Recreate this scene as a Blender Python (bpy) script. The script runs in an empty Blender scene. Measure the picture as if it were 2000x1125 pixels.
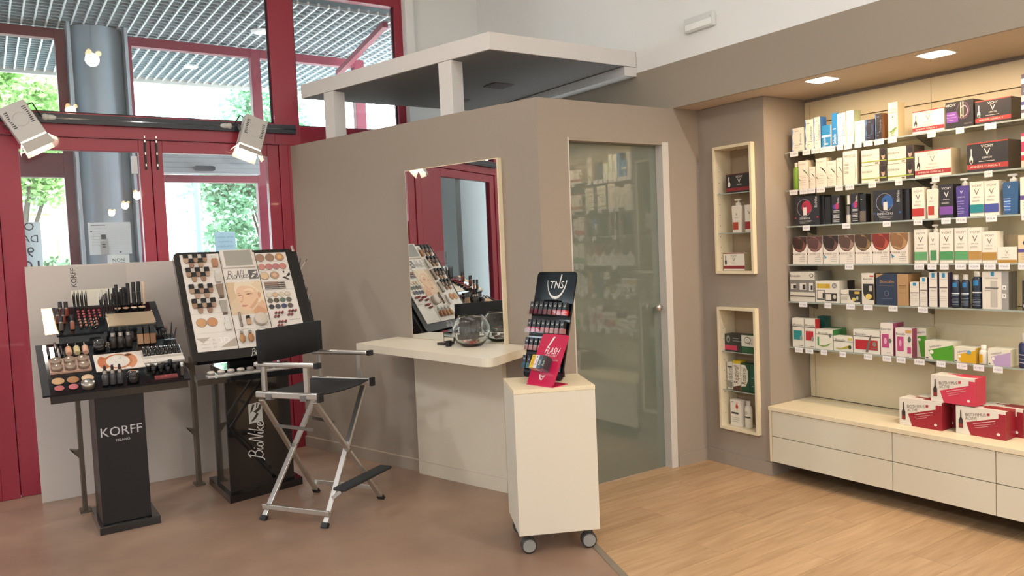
import bpy, math, random
from mathutils import Matrix, Vector
random.seed(7)
SC = bpy.context.scene
COL = SC.collection
PI = math.pi
# ------------------------------------------------------------------ camera
cam = bpy.data.cameras.new('camera'); camo = bpy.data.objects.new('camera', cam); COL.objects.link(camo)
cam.sensor_width = 36.0; cam.lens = 1530.0 / 2000 * 36; cam.clip_start = .05; cam.clip_end = 200
def camera_axes(pitch, roll, yaw):
    c, s = math.cos(pitch), math.sin(pitch)
    fw = Vector((0, c, -s)); u0 = Vector((0, s, c)); r0 = Vector((1, 0, 0))
    r = r0 * math.cos(roll) + u0 * math.sin(roll); u = -r0 * math.sin(roll) + u0 * math.cos(roll)
    rot = Matrix.Rotation(-yaw, 3, 'Z')
    return rot @ r, rot @ u, rot @ fw
R_, U_, F_ = camera_axes(math.radians(3.02), math.radians(-2.45), math.radians(33.85))
camo.matrix_world = Matrix(((R_.x, U_.x, -F_.x, 0), (R_.y, U_.y, -F_.y, 0), (R_.z, U_.z, -F_.z, 1.5), (0, 0, 0, 1)))
SC.camera = camo
# ------------------------------------------------------------------ sky, sun, exposure
w = bpy.data.worlds.new('world'); SC.world = w; w.use_nodes = True
bg = w.node_tree.nodes['Background']; bg.inputs[0].default_value = (.86, .94, 1.0, 1); bg.inputs[1].default_value = 11.5
sun = bpy.data.lights.new('sun', 'SUN'); sun.energy = 4.5; sun.angle = .02; sun.color = (1, .95, .86)
suno = bpy.data.objects.new('sun', sun); COL.objects.link(suno); suno.rotation_euler = (math.radians(48), 0, math.radians(35))
SC.view_settings.view_transform = 'Standard'; SC.view_settings.look = 'None'
SC.view_settings.exposure = 0.05; SC.view_settings.gamma = 1.0; SC.view_settings.use_curve_mapping = False
WARM = (1.0, .72, .45); NEUT = (.97, .98, 1.0)
HALL_W = 46.0      # each ceiling panel of the hall
PEND_W = 18.0      # each pendant lamp
SOFFIT_W = 5.2     # each recessed soffit lamp
FLOOD_W = 24.0     # each stage floodlight
# ------------------------------------------------------------------ materials
def lin(h):
    h = h.lstrip('#'); out = []
    for i in (0, 2, 4):
        c = int(h[i:i+2], 16) / 255
        out.append(c / 12.92 if c <= .04045 else ((c + .055) / 1.055) ** 2.4)
    return out
MATS = {}
def mat(name, col, rough=.5, metal=0, spec=.5, var=.04, scale=8.0, bump=0, coat=0, emit=None, estr=0):
    if name in MATS: return MATS[name]
    m = bpy.data.materials.new(name); m.use_nodes = True; nt = m.node_tree; b = nt.nodes['Principled BSDF']
    c = lin(col) if isinstance(col, str) else list(col)
    tc = nt.nodes.new('ShaderNodeTexCoord'); n = nt.nodes.new('ShaderNodeTexNoise'); n.inputs['Scale'].default_value = scale; n.inputs['Detail'].default_value = 4
    mx = nt.nodes.new('ShaderNodeMix'); mx.data_type = 'RGBA'
    mx.inputs[6].default_value = [x * (1 - var) for x in c] + [1]; mx.inputs[7].default_value = [min(1, x * (1 + var)) for x in c] + [1]
    nt.links.new(tc.outputs['Object'], n.inputs['Vector']); nt.links.new(n.outputs['Fac'], mx.inputs[0]); nt.links.new(mx.outputs[2], b.inputs['Base Color'])
    b.inputs['Roughness'].default_value = rough; b.inputs['Metallic'].default_value = metal; b.inputs['Specular IOR Level'].default_value = spec
    if coat: b.inputs['Coat Weight'].default_value = coat; b.inputs['Coat Roughness'].default_value = .03
    if bump:
        bp = nt.nodes.new('ShaderNodeBump'); bp.inputs['Strength'].default_value = bump; bp.inputs['Distance'].default_value = .002
        nt.links.new(n.outputs['Fac'], bp.inputs['Height']); nt.links.new(bp.outputs[0], b.inputs['Normal'])
    if emit: b.inputs['Emission Color'].default_value = (*emit, 1); b.inputs['Emission Strength'].default_value = estr
    MATS[name] = m; return m
def cm(h, rough=.45):                      # plain printed or moulded colour
    return mat('paint_%s_%d' % (h.lstrip('#'), int(rough * 100)), h, rough, var=.025, scale=30)
def thin_glass(name, tint=(1, 1, 1), ior=1.45, rough=0.0):
    m = bpy.data.materials.new(name); m.use_nodes = True; nt = m.node_tree; nt.nodes.clear()
    o = nt.nodes.new('ShaderNodeOutputMaterial'); t = nt.nodes.new('ShaderNodeBsdfTransparent'); g = nt.nodes.new('ShaderNodeBsdfGlossy')
    lw = nt.nodes.new('ShaderNodeLayerWeight'); lw.inputs[0].default_value = .5; pw = nt.nodes.new('ShaderNodeMath'); pw.operation = 'POWER'; pw.inputs[1].default_value = 5; fr = nt.nodes.new('ShaderNodeMath'); fr.operation = 'MULTIPLY_ADD'; mx = nt.nodes.new('ShaderNodeMixShader')
    t.inputs[0].default_value = (*tint, 1); g.inputs['Roughness'].default_value = rough; f0 = ((ior - 1) / (ior + 1)) ** 2; fr.inputs[1].default_value = 1 - f0; fr.inputs[2].default_value = f0; nt.links.new(lw.outputs['Facing'], pw.inputs[0]); nt.links.new(pw.outputs[0], fr.inputs[0])
    nt.links.new(fr.outputs[0], mx.inputs[0]); nt.links.new(t.outputs[0], mx.inputs[1]); nt.links.new(g.outputs[0], mx.inputs[2]); nt.links.new(mx.outputs[0], o.inputs[0])
    MATS[name] = m; return m
GL = thin_glass('window_glass', (.94, .97, .97)); GSH = thin_glass('shelf_glass', (.93, .965, .955)); PLEXI = thin_glass('clear_plexi', (.96, .97, .97), 1.22)
def clear_glass(name):
    m = bpy.data.materials.new(name); m.use_nodes = True; b = m.node_tree.nodes['Principled BSDF']
    b.inputs['Base Color'].default_value = (.97, .99, .98, 1); b.inputs['Roughness'].default_value = 0; b.inputs['Transmission Weight'].default_value = 1; b.inputs['IOR'].default_value = 1.45
    return m
BOWL = clear_glass('bowl_glass')
def satin_door():
    m = mat('satin_green_glass', '#69736a', .4, spec=.5, var=.05, scale=1.5, coat=1.0); m.node_tree.nodes['Principled BSDF'].inputs['Coat IOR'].default_value = 2.1; return m
def planks_mat(name, a, b_, dark):
    m = bpy.data.materials.new(name); m.use_nodes = True; nt = m.node_tree; b = nt.nodes['Principled BSDF']
    tc = nt.nodes.new('ShaderNodeTexCoord'); oi = nt.nodes.new('ShaderNodeObjectInfo'); ad = nt.nodes.new('ShaderNodeVectorMath'); ad.operation = 'ADD'
    mu = nt.nodes.new('ShaderNodeMath'); mu.operation = 'MULTIPLY'; mu.inputs[1].default_value = 37
    mp = nt.nodes.new('ShaderNodeMapping'); mp.inputs['Scale'].default_value = (1.6, 14, 1)
    n = nt.nodes.new('ShaderNodeTexNoise'); n.inputs['Scale'].default_value = 2.2; n.inputs['Detail'].default_value = 6; n.inputs['Distortion'].default_value = .4
    r = nt.nodes.new('ShaderNodeValToRGB'); r.color_ramp.elements[0].position = .3; r.color_ramp.elements[0].color = (*lin(dark), 1); r.color_ramp.elements[1].position = .62; r.color_ramp.elements[1].color = (*lin(a), 1)
    e = r.color_ramp.elements.new(.8); e.color = (*lin(b_), 1)
    hs = nt.nodes.new('ShaderNodeHueSaturation'); mr = nt.nodes.new('ShaderNodeMapRange'); mr.inputs[3].default_value = .88; mr.inputs[4].default_value = 1.1
    L = nt.links.new
    L(oi.outputs['Random'], mu.inputs[0]); L(tc.outputs['Object'], ad.inputs[0]); L(mu.outputs[0], ad.inputs[1]); L(ad.outputs[0], mp.inputs[0]); L(mp.outputs[0], n.inputs['Vector']); L(n.outputs['Fac'], r.inputs[0])
    L(oi.outputs['Random'], mr.inputs[0]); L(mr.outputs[0], hs.inputs['Value']); L(r.outputs[0], hs.inputs['Color']); L(hs.outputs[0], b.inputs['Base Color'])
    b.inputs['Roughness'].default_value = .38
    return m
def mottled(name, a, b_, rough, sc):
    m = bpy.data.materials.new(name); m.use_nodes = True; nt = m.node_tree; b = nt.nodes['Principled BSDF']
    tc = nt.nodes.new('ShaderNodeTexCoord'); n = nt.nodes.new('ShaderNodeTexNoise'); n.inputs['Scale'].default_value = sc; n.inputs['Detail'].default_value = 7; n.inputs['Roughness'].default_value = .6
    r = nt.nodes.new('ShaderNodeValToRGB'); r.color_ramp.elements[0].position = .34; r.color_ramp.elements[0].color = (*lin(a), 1); r.color_ramp.elements[1].position = .68; r.color_ramp.elements[1].color = (*lin(b_), 1)
    L = nt.links.new; L(tc.outputs['Object'], n.inputs['Vector']); L(n.outputs['Fac'], r.inputs[0]); L(r.outputs[0], b.inputs['Base Color'])
    b.inputs['Roughness'].default_value = rough
    return m
# ------------------------------------------------------------------ mesh builder
TXT = {}
def text_geo(s, shear=0):
    k = s
    if k not in TXT:
        cu = bpy.data.curves.new('t', 'FONT'); cu.body = s; cu.size = 1; cu.resolution_u = 2; cu.align_x = 'LEFT'
        o = bpy.data.objects.new('t', cu); me = bpy.data.meshes.new_from_object(o)
        vs = [tuple(v.co) for v in me.vertices]; fs = [tuple(p.vertices) for p in me.polygons]
        bpy.data.objects.remove(o); bpy.data.curves.remove(cu); bpy.data.meshes.remove(me)
        if vs:
            x0 = min(v[0] for v in vs); x1 = max(v[0] for v in vs); y0 = min(v[1] for v in vs); y1 = max(v[1] for v in vs)
        else: x0 = x1 = y0 = y1 = 0
        TXT[k] = (vs, fs, x0, x1, y0, y1)
    return TXT[k]
ID = Matrix.Identity(4)
def TR(x=0, y=0, z=0, rz=0, rx=0, ry=0):
    return Matrix.Translation((x, y, z)) @ Matrix.Rotation(rz, 4, 'Z') @ Matrix.Rotation(ry, 4, 'Y') @ Matrix.Rotation(rx, 4, 'X')
class MB:
    def __init__(s): s.v = []; s.f = []; s.mi = []; s.sm = []; s.mats = []; s.lay = 0
    def add(s, vs, fs, m, smooth=False, M=None):
        if m not in s.mats: s.mats.append(m)
        i = s.mats.index(m); o = len(s.v)
        if M is None: s.v += [tuple(p) for p in vs]
        else: s.v += [tuple(M @ Vector(p)) for p in vs]
        for f in fs: s.f.append(tuple(o + k for k in f)); s.mi.append(i); s.sm.append(smooth)
        return s
    def box(s, x0, y0, z0, x1, y1, z1, m, M=None):
        vs = [(x0, y0, z0), (x1, y0, z0), (x1, y1, z0), (x0, y1, z0), (x0, y0, z1), (x1, y0, z1), (x1, y1, z1), (x0, y1, z1)]
        return s.add(vs, [(0, 3, 2, 1), (4, 5, 6, 7), (0, 1, 5, 4), (1, 2, 6, 5), (2, 3, 7, 6), (3, 0, 4, 7)], m, False, M)
    def prism(s, pts, z0, z1, m, M=None, smooth=False):          # CCW polygon in XY, extruded in Z
        n = len(pts); vs = [(x, y, z0) for x, y in pts] + [(x, y, z1) for x, y in pts]
        fs = [tuple(range(n - 1, -1, -1)), tuple(range(n, 2 * n))]
        s.add(vs, fs, m, False, M)
        return s.add(vs, [(i, (i + 1) % n, n + (i + 1) % n, n + i) for i in range(n)], m, smooth, M)
    def slab(s, pts, y0, y1, m, M=None, smooth=False):           # polygon in XZ, extruded in Y (front at y0)
        n = len(pts); vs = [(x, y0, z) for x, z in pts] + [(x, y1, z) for x, z in pts]
        s.add(vs, [tuple(range(n)), tuple(range(2 * n - 1, n - 1, -1))], m, False, M)
        return s.add(vs, [((i + 1) % n, i, n + i, n + (i + 1) % n) for i in range(n)], m, smooth, M)
    def lathe(s, prof, m, n=20, M=None, smooth=True, sx=1, sy=1):
        vs = []; fs = []
        for r, z in prof:
            for k in range(n):
                a = 2 * PI * k / n; vs.append((r * math.cos(a) * sx, r * math.sin(a) * sy, z))
        for j in range(len(prof) - 1):
            for k in range(n): fs.append((j * n + k, j * n + (k + 1) % n, (j + 1) * n + (k + 1) % n, (j + 1) * n + k))
        s.add(vs, fs, m, smooth, M)
        caps = []
        if prof[0][0] > 1e-5: caps.append(tuple(range(n - 1, -1, -1)))
        if prof[-1][0] > 1e-5: caps.append(tuple((len(prof) - 1) * n + k for k in range(n)))
        if caps: s.add(vs, caps, m, False, M)
        return s
    def cyl(s, p0, p1, r0, m, r1=None, n=12, M=None, smooth=True):
        p0 = Vector(p0); p1 = Vector(p1); d = p1 - p0; q = d.to_track_quat('Z', 'Y').to_matrix().to_4x4()
        T = Matrix.Translation(p0) @ q
        if M is not None: T = M @ T
        return s.lathe([(r0, 0), (r0 if r1 is None else r1, d.length)], m, n, T, smooth)
    def bar(s, p0, p1, w, h, m, up=(0, 0, 1), M=None):           # rectangular bar between two points
        p0 = Vector(p0); p1 = Vector(p1); d = (p1 - p0); L = d.length; d.normalize(); sd = d.cross(Vector(up)); sd.normalize(); u = sd.cross(d)
        vs = []
        for p in (p0, p1):
            for a, b in ((-1, -1), (1, -1), (1, 1), (-1, 1)): vs.append(p + sd * (a * w / 2) + u * (b * h / 2))
        return s.add(vs, [(0, 1, 2, 3), (7, 6, 5, 4), (0, 4, 5, 1), (1, 5, 6, 2), (2, 6, 7, 3), (3, 7, 4, 0)], m, False, M)
    def tube(s, path, r, m, n=8, M=None):
        for a, b in zip(path, path[1:]): s.cyl(a, b, r, m, n=n, M=M)
        return s
    def ball(s, c, r, m, n=12, M=None, sx=1, sy=1, sz=1):
        prof = [(max(1e-6, r * math.sin(PI * k / 8)) , -r * math.cos(PI * k / 8) * sz) for k in range(9)]
        T = Matrix.Translation(c)
        if M is not None: T = M @ T
        return s.lathe(prof, m, n, T, True, sx, sy)
    # flat print on a face whose plane is XZ (facing -Y)
    def _y(s): s.lay += 1; return -.0003 * s.lay
    def poly(s, pts, m, y=None, M=None):
        y = s._y() if y is None else y
        return s.add([(a, y, b) for a, b in pts], [tuple(range(len(pts)))], m, False, M)
    def rect(s, x0, z0, x1, z1, m, y=None, M=None): return s.poly([(x0, z0), (x1, z0), (x1, z1), (x0, z1)], m, y, M)
    def ell(s, cx, cz, rx, rz, m, y=None, M=None, n=20): return s.poly([(cx + rx * math.cos(2 * PI * k / n), cz + rz * math.sin(2 * PI * k / n)) for k in range(n)], m, y, M)
    def text(s, t, cx, cz, h, m, y=None, rot=0, mw=None, shear=0, M=None, flip=False, align='c'):
        vs, fs, x0, x1, y0, y1 = text_geo(t)
        if not vs: return s
        y = s._y() if y is None else y
        k = h / .72; kx = k
        if mw and (x1 - x0) * kx > mw: kx = mw / (x1 - x0)
        if kx < k * .6: k = kx / .6
        c, sn = math.cos(rot), math.sin(rot); out = []
        for px, py, _ in vs:
            a = (px - (x0 + x1) / 2) * kx if align == 'c' else (px - x0) * kx; b = (py - .36) * k
            a += b * shear
            if flip: a = -a
            out.append((cx + a * c - b * sn, y, cz + a * sn + b * c))
        return s.add(out, fs, m, False, M)
    def script(s, cx, cz, h, m, y, rot=0, M=None, wd=.07):        # flowing brush lettering 'BioNike' from stroke paths
        S = [[(-.12, -.14), (0, -.06), (.09, .2), (.16, .6), (.23, .96)], [(.08, .84), (.24, 1.0), (.46, .95), (.49, .75), (.37, .58), (.22, .53), (.38, .52), (.52, .38), (.47, .12), (.28, 0), (.1, .05)], [(.64, .42), (.6, .2), (.63, .03), (.7, .03), (.76, .15)], [(.66, .6), (.69, .65)],
             [(.97, .42), (.86, .38), (.8, .2), (.86, .02), (.98, .03), (1.04, .2), (.99, .4), (.93, .42)], [(1.08, 0), (1.15, .4), (1.24, .95), (1.3, .93), (1.37, .4), (1.44, .02), (1.52, .5), (1.64, 1.12)], [(1.68, .42), (1.65, .2), (1.68, .03), (1.76, .06)], [(1.71, .6), (1.74, .65)],
             [(1.9, 1.05), (1.85, .6), (1.82, 0)], [(2.06, .46), (1.86, .24), (1.97, .1), (2.08, .02)], [(2.14, .2), (2.32, .28), (2.33, .42), (2.22, .44), (2.14, .25), (2.18, .05), (2.32, .02), (2.46, .16)]]
        c, sn = math.cos(rot), math.sin(rot)
        for st in S:
            P = [st[0]] + st + [st[-1]]; pts = []
            for i in range(1, len(P) - 2):
                p0, p1, p2, p3 = [Vector(q) for q in P[i - 1:i + 3]]
                for k in range(5):
                    t = k / 5; pts.append(.5 * (2 * p1 + (p2 - p0) * t + (2 * p0 - 5 * p1 + 4 * p2 - p3) * t * t + (3 * p1 - p0 - 3 * p2 + p3) * t ** 3))
            pts.append(Vector(st[-1])); vs = []
            for i, q in enumerate(pts):
                d = (pts[min(i + 1, len(pts) - 1)] - pts[max(i - 1, 0)]).normalized(); n = Vector((-d.y, d.x)) * wd / 2
                for r in (q + n, q - n):
                    a, b = (r.x - 1.17 + (r.y - .4) * .12) * h, (r.y - .45) * h; vs.append((cx + a * c - b * sn, y, cz + a * sn + b * c))
            s.add(vs, [(2 * i, 2 * i + 1, 2 * i + 3, 2 * i + 2) for i in range(len(pts) - 1)], m, False, M)
        return s
    def build(s, name, parent=None, loc=None, rz=0, bevel=0, label=None, cat=None, group=None, kind=None, segs=2):
        me = bpy.data.meshes.new(name); me.from_pydata(s.v, [], s.f)
        for m in s.mats: me.materials.append(m)
        me.polygons.foreach_set('material_index', s.mi); me.polygons.foreach_set('use_smooth', s.sm); me.update()
        o = bpy.data.objects.new(name, me); COL.objects.link(o)
        if parent is not None: o.parent = parent
        if loc is not None: o.location = loc
        if rz: o.rotation_euler = (0, 0, rz)
        if bevel:
            b = o.modifiers.new('bevel', 'BEVEL'); b.width = bevel; b.segments = segs; b.limit_method = 'ANGLE'
        tag(o, label, cat, group, kind); return o
def tag(o, label=None, cat=None, group=None, kind=None):
    if label: o['label'] = label
    if cat: o['category'] = cat
    if group: o['group'] = group
    if kind: o['kind'] = kind
    return o
def thing(name, label, cat, loc=(0, 0, 0), rz=0, group=None, kind=None):
    o = bpy.data.objects.new(name, None); COL.objects.link(o); o.location = loc; o.rotation_euler = (0, 0, rz); o.empty_display_size = .05
    return tag(o, label, cat, group, kind)
def dup(o, loc=None, rz=None, label=None, parent=None):
    c = o.copy(); COL.objects.link(c)
    if parent is not None: c.parent = parent
    if loc is not None: c.location = loc
    if rz is not None: c.rotation_euler = (0, 0, rz)
    if label: c['label'] = label
    for ch in list(o.children): dup(ch, parent=c)
    return c
def struct(name, mb, parent=None, **k): return mb.build(name, parent, kind='structure', **k)
def rrect(x0, z0, x1, z1, r, n=5):
    pts = []
    for cx, cz, a0 in ((x1 - r, z0 + r, -PI / 2), (x1 - r, z1 - r, 0), (x0 + r, z1 - r, PI / 2), (x0 + r, z0 + r, PI)):
        for k in range(n + 1): a = a0 + PI / 2 * k / n; pts.append((cx + r * math.cos(a), cz + r * math.sin(a)))
    return pts
ORD = ['first', 'second', 'third', 'fourth', 'fifth', 'sixth', 'seventh', 'eighth', 'ninth', 'tenth']
# ------------------------------------------------------------------ colours of the place
TAUPE = mat('taupe_paint', '#9d9184', .75, var=.02, scale=3)
TAUPE2 = mat('taupe_soffit_paint', '#9a8f80', .8, var=.02, scale=3)
WHITE = mat('white_paint', '#e9ebea', .8, var=.015, scale=3)
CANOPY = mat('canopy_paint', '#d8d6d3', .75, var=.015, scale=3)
CREAM = mat('cream_laminate', '#e2d8c4', .42, var=.02, scale=4)
CREAMW = mat('cream_wood_edge', '#e6d8b8', .45, var=.05, scale=20)
PANEL = mat('cream_wall_panel', '#d9cbaa', .5, var=.03, scale=5)
RED = mat('red_aluminium', '#932438', .38, var=.04, scale=6, coat=.15)
REDX = mat('dark_red_aluminium', '#7e2a3c', .45, var=.05, scale=6)
BLACK = mat('black_gloss', '#101114', .10, var=.1, scale=12, coat=.4)
BLACKM = mat('black_matte', '#17181b', .55, var=.1, scale=20)
SPECK = mat('black_speckle', '#24262b', .5, spec=.2, var=.7, scale=260)
ALU = mat('brushed_aluminium', '#cdc9c2', .3, metal=.9, var=.04, scale=40)
STEEL = mat('grey_steel', '#8c8c8a', .35, metal=1, var=.05, scale=30)
DARK = mat('dark_void', '#3a352f', .8)
MIRROR = mat('mirror_silver', '#dfe2df', .01, metal=1, var=.0)
GREYLAMP = mat('grey_lamp_paint', '#c2c1bd', .5, var=.03)
VM = thing('floor', None, None, kind='structure')          # floor of the whole shop: brown vinyl, oak planks, joint strip
# brown vinyl side, bounded by the joint strip
strip_a = Vector((2.66, 3.63)); strip_d = Vector((-.34, -.94)).normalized(); strip_b = strip_a + strip_d * 10.4
mb = MB(); mb.prism([(-4.2, -6.2), (strip_b.x, -6.2), (strip_a.x, strip_a.y), (2.66, 3.8), (3.9, 3.8), (3.9, 6.03), (-4.2, 6.03)], -.05, 0, mottled('brown_vinyl', '#876d5d', '#a58974', .33, 1.2))
mb.build('vinyl_sheet', VM)
mb = MB(); p0 = strip_a; p1 = strip_b
mb.bar((p0.x, p0.y, .0005), (p1.x, p1.y, .0005), .035, .006, mat('joint_strip_metal', '#a59a8c', .4, metal=.6)); mb.build('joint_strip', VM)
OAK = planks_mat('oak_plank', '#bf9e79', '#ccae8b', '#ab8a67')
def cut_x(y): return strip_a.x + strip_d.x / strip_d.y * (y - strip_a.y) + .012
PW = .185; yy = 3.80; rowi = 0
while yy > -2.2:
    y1 = yy; y0 = yy - PW + .0012; off = (rowi * .47) % 1.25; x = 4.62
    edges = [4.62]; xx = 4.62 - (.2 + off)
    lim0 = cut_x(min(y0, 3.63)); lim1 = cut_x(min(y1, 3.63))
    while xx > max(lim0, lim1) + .15: edges.append(xx); xx -= 1.28
    edges.append(None)
    for a, b in zip(edges, edges[1:]):
        if b is None: pts = [(lim0, y0), (a, y0), (a, y1), (lim1, y1)]
        else: pts = [(b + .0012, y0), (a, y0), (a, y1), (b + .0012, y1)]
        MB().prism(pts, -.02, .0, OAK).build('plank', VM)
    yy -= PW; rowi += 1
mb = MB(); mb.box(-.5, -6.2, -.06, 4.7, 3.8, -.021, DARK); mb.build('subfloor', VM)
# ---- mirror partition (local frame: x to the right along the wall, -y towards the room)
MR = math.radians(-74.35); MC = (2.675, 3.66, 0)
mb = MB(); mb.box(-2.46, 0, 0, 0, .1, 2.348, TAUPE); WM = struct('wall_center', mb, loc=MC, rz=MR)
mb = MB(); mb.box(-2.46, -.012, 0, 0.004, 0, .082, TAUPE); mb.box(-2.46, -.013, .079, .004, 0, .084, mat('skirting_line', '#bfae9c', .5)); struct('baseboard_center', mb, loc=MC, rz=MR)
# ---- door partition
mb = MB(); mb.prism([(2.675, 3.66), (2.892, 3.66), (2.892, 3.77), (2.705, 3.77)], 0, 2.348, TAUPE); mb.box(2.892, 3.66, 2.13, 3.72, 3.77, 2.348, TAUPE); mb.box(3.72, 3.66, 0, 4.0, 3.77, 2.3525, TAUPE); struct('wall_back', mb)
mb = MB(); mb.box(3.722, 3.65, 0, 3.99, 3.66, .078, TAUPE); struct('baseboard_back', mb)
DOOR = thing('door_1', None, None, (2.892, 3.66, 0), kind='structure')
mb = MB(); mb.box(.772, .001, 0, .828, .075, 2.13, mat('white_jamb', '#cfcac2', .5)); mb.build('jamb', DOOR)
mb = MB(); mb.box(0, .001, 0, .010, .075, 2.13, MATS['white_jamb']); mb.build('jamb', DOOR)
mb = MB(); mb.box(.01, .001, 2.112, .772, .075, 2.13, TAUPE); mb.build('lintel', DOOR)
mb = MB(); mb.box(.0105, .062, .001, .7715, .072, 2.1115, satin_door()); mb.build('glass_leaf', DOOR)
mb = MB(); mb.lathe([(.006, 0), (.006, .025), (.02, .03), (.024, .045), (.02, .058), (.001, .062)], ALU, 16, TR(.715, .062, 1.065, rx=PI / 2)); mb.build('knob', DOOR)
mb = MB(); mb.box(.012, .05, 1.86, .03, .062, 1.965, CANOPY); mb.build('hinge', DOOR)
# ---- niche wall with two openings, plus the pillar return
NIC = [(1.266, 2.085), (.245, 1.048)]; NY0, NY1 = 3.205, 3.512
mb = MB()
def wbox(y0, z0, y1, z1): mb.box(4.0, y0, z0, 4.14, y1, z1, TAUPE)
wbox(3.13, 0, NY0, 2.35); wbox(NY1, 0, 3.77, 2.35); wbox(NY0, 0, NY1, NIC[1][0]); wbox(NY0, NIC[1][1], NY1, NIC[0][0]); wbox(NY0, NIC[0][1], NY1, 2.35)
mb.box(4.14, 3.13, 0, 4.42, 3.25, 2.35, TAUPE); struct('wall_pillar', mb)
mb = MB(); mb.box(3.99, 3.1305, 0, 3.9995, 3.65, .085, TAUPE); mb.box(3.99, 3.1255, 0, 4.36, 3.1298, .085, TAUPE); struct('baseboard_pillar', mb)
# ---- shelf wall
mb = MB(); mb.box(4.42, -6.2, 0, 4.55, 3.25, 2.36, TAUPE); struct('wall_right', mb)
WR = thing('wall_panels', None, None, (4.40, 0, 0), kind='structure'); WR.name = 'trim_1'
zs = [.447, .795, 1.081, 1.314, 1.552, 1.775, 2.010, 2.196, 2.335]; ys = [3.127, 3.089, 2.32, 1.55, .78, .0, -.78, -1.6]
for ya, yb in zip(ys, ys[1:]):
    for za, zb in zip(zs, zs[1:]):
        MB().box(0, yb + .002, za + .003, .02, ya - .0015, zb - .003, PANEL).build('panel', WR)
# ---- soffit, upper wall and ceiling
mb = MB(); mb.box(3.77, -6.2, 2.352, 3.79, 6.03, 2.643, TAUPE2); mb.box(3.79, -6.2, 2.352, 4.55, 3.78, 2.40, mat('soffit_underside_lit', '#c4b3a0', .8)); struct('ceiling_soffit', mb)  # underside is the taupe with warm lamp light put into its colour
mb = MB(); mb.box(3.772, -6.2, 2.643, 3.9, 6.03, 4.25, WHITE); struct('wall_right_upper', mb)
mb = MB(); mb.box(3.03, 6.0, 0, 3.9, 6.1, 4.25, WHITE); mb.box(3.03, 5.93, 2.3, 3.105, 6.0, 4.25, WHITE); struct('wall_facade_end', mb)
mb = MB(); mb.box(-4.3, -6.3, 4.25, 4.6, 6.2, 4.35, WHITE); struct('ceiling', mb)
mb = MB(); mb.box(-4.3, -6.3, 0, -4.2, 6.2, 4.25, WHITE); struct('wall_left', mb)
mb = MB(); mb.box(-4.2, -6.3, 0, 4.55, -6.2, 4.25, WHITE); struct('wall_behind', mb)
mb = MB(); mb.box(-4.2, 6.03, 3.68, 3.03, 6.12, 4.25, WHITE); struct('wall_over_facade', mb)
mb = MB(); mb.box(2.0, 6.0, 0, 3.03, 6.06, 2.36, RED); struct('wall_store_back', mb)
mb = MB(); mb.prism([(2.12, 5.99), (2.75, 3.78), (3.76, 3.78), (3.76, 5.99)], 2.24, 2.28, mat('light_stop_grey', '#6d6762', .8)); struct('ceiling_light_stop', mb)  # unseen dark slab added to keep daylight off the canopy underside
# ---- canopy over the partition, on posts
t = Vector((-.2698, .9629)); Cc = Vector((2.675, 3.66))
def mw(s, d): p = Cc + t * s + Vector((.9629, .2698)) * d; return (p.x, p.y)
ca = (2.585, 3.985); cb = (2.068, 5.83)
CAN = thing('ceiling_canopy', None, None, kind='structure')
mb = MB(); mb.prism([cb, ca, (3.768, 3.985), (3.768, 5.83)], 2.684, 2.787, CANOPY); mb.build('slab', CAN, bevel=.003)
mb = MB(); mb.prism([(cb[0] + .012, cb[1] - .012), (ca[0] + .012, ca[1] + .012), (3.768, 3.997), (3.768, 5.818)], 2.6805, 2.6838, mat('canopy_underside_grey', '#75706c', .8)); mb.build('underside_sheet', CAN)  # thin separate sheet, darker grey than the slab
for s0 in (.66, 1.86):
    q = [mw(s0, 0.0), mw(s0, .10), mw(s0 + .115, .10), mw(s0 + .115, 0.0)]
    MB().prism(q, 2.349, 2.6798, CANOPY).build('post', CAN)
for x, y in ((3.2, 4.83), (3.2, 5.45)):
    mb = MB(); mb.box(x - .08, y - .08, 2.672, x + .08, y + .08, 2.6798, mat('vent_grey', '#6a6663', .6))
    v = mb.build('vent', CAN)
    for k in range(5): MB().box(x - .07, y - .065 + k * .03, 2.667, x + .07, y - .055 + k * .03, 2.672, MATS['vent_grey']).build('vent_slat', v)
mb = MB(); mb.box(3.66, 3.985, 2.62, 3.769, 5.83, 2.6798, CANOPY); mb.build('beam', CAN)
# ------------------------------------------------------------------ glazed facade (inner)
FY = 6.03
def frame_bars(lst, name, par, m=RED, y0=FY - .03, y1=FY + .05, bev=.003):
    out = []
    for x0, z0, x1, z1 in lst: out.append(MB().box(x0, y0, z0, x1, y1, z1, m).build(name, par, bevel=bev))
    return out
FAC = thing('wall_facade', None, None, kind='structure')
frame_bars([(-.30, 0, .0, 3.7), (.0, 0, .10, 2.36), (1.93, 0, 2.0, 2.36), (1.904, 2.36, 2.097, 3.7), (2.96, 2.36, 3.03, 3.7), (-1.95, 0, -1.7, 3.7), (-4.2, 0, -3.9, 3.7)], 'mullion', FAC)
frame_bars([(.0, 2.36, 1.904, 2.517), (2.097, 2.36, 2.96, 2.505), (-1.7, 2.36, -.30, 2.517), (-3.9, 2.36, -1.95, 2.517), (0, 3.53, 1.904, 3.68), (2.097, 3.53, 2.96, 3.68), (-1.7, 3.53, -.3, 3.68), (-3.9, 3.53, -1.95, 3.68)], 'transom', FAC)
mb = MB(); mb.box(-.302, FY - .034, 2.355, 2.0, FY - .03, 2.363, REDX); mb.build('groove_trim', FAC)
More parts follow.
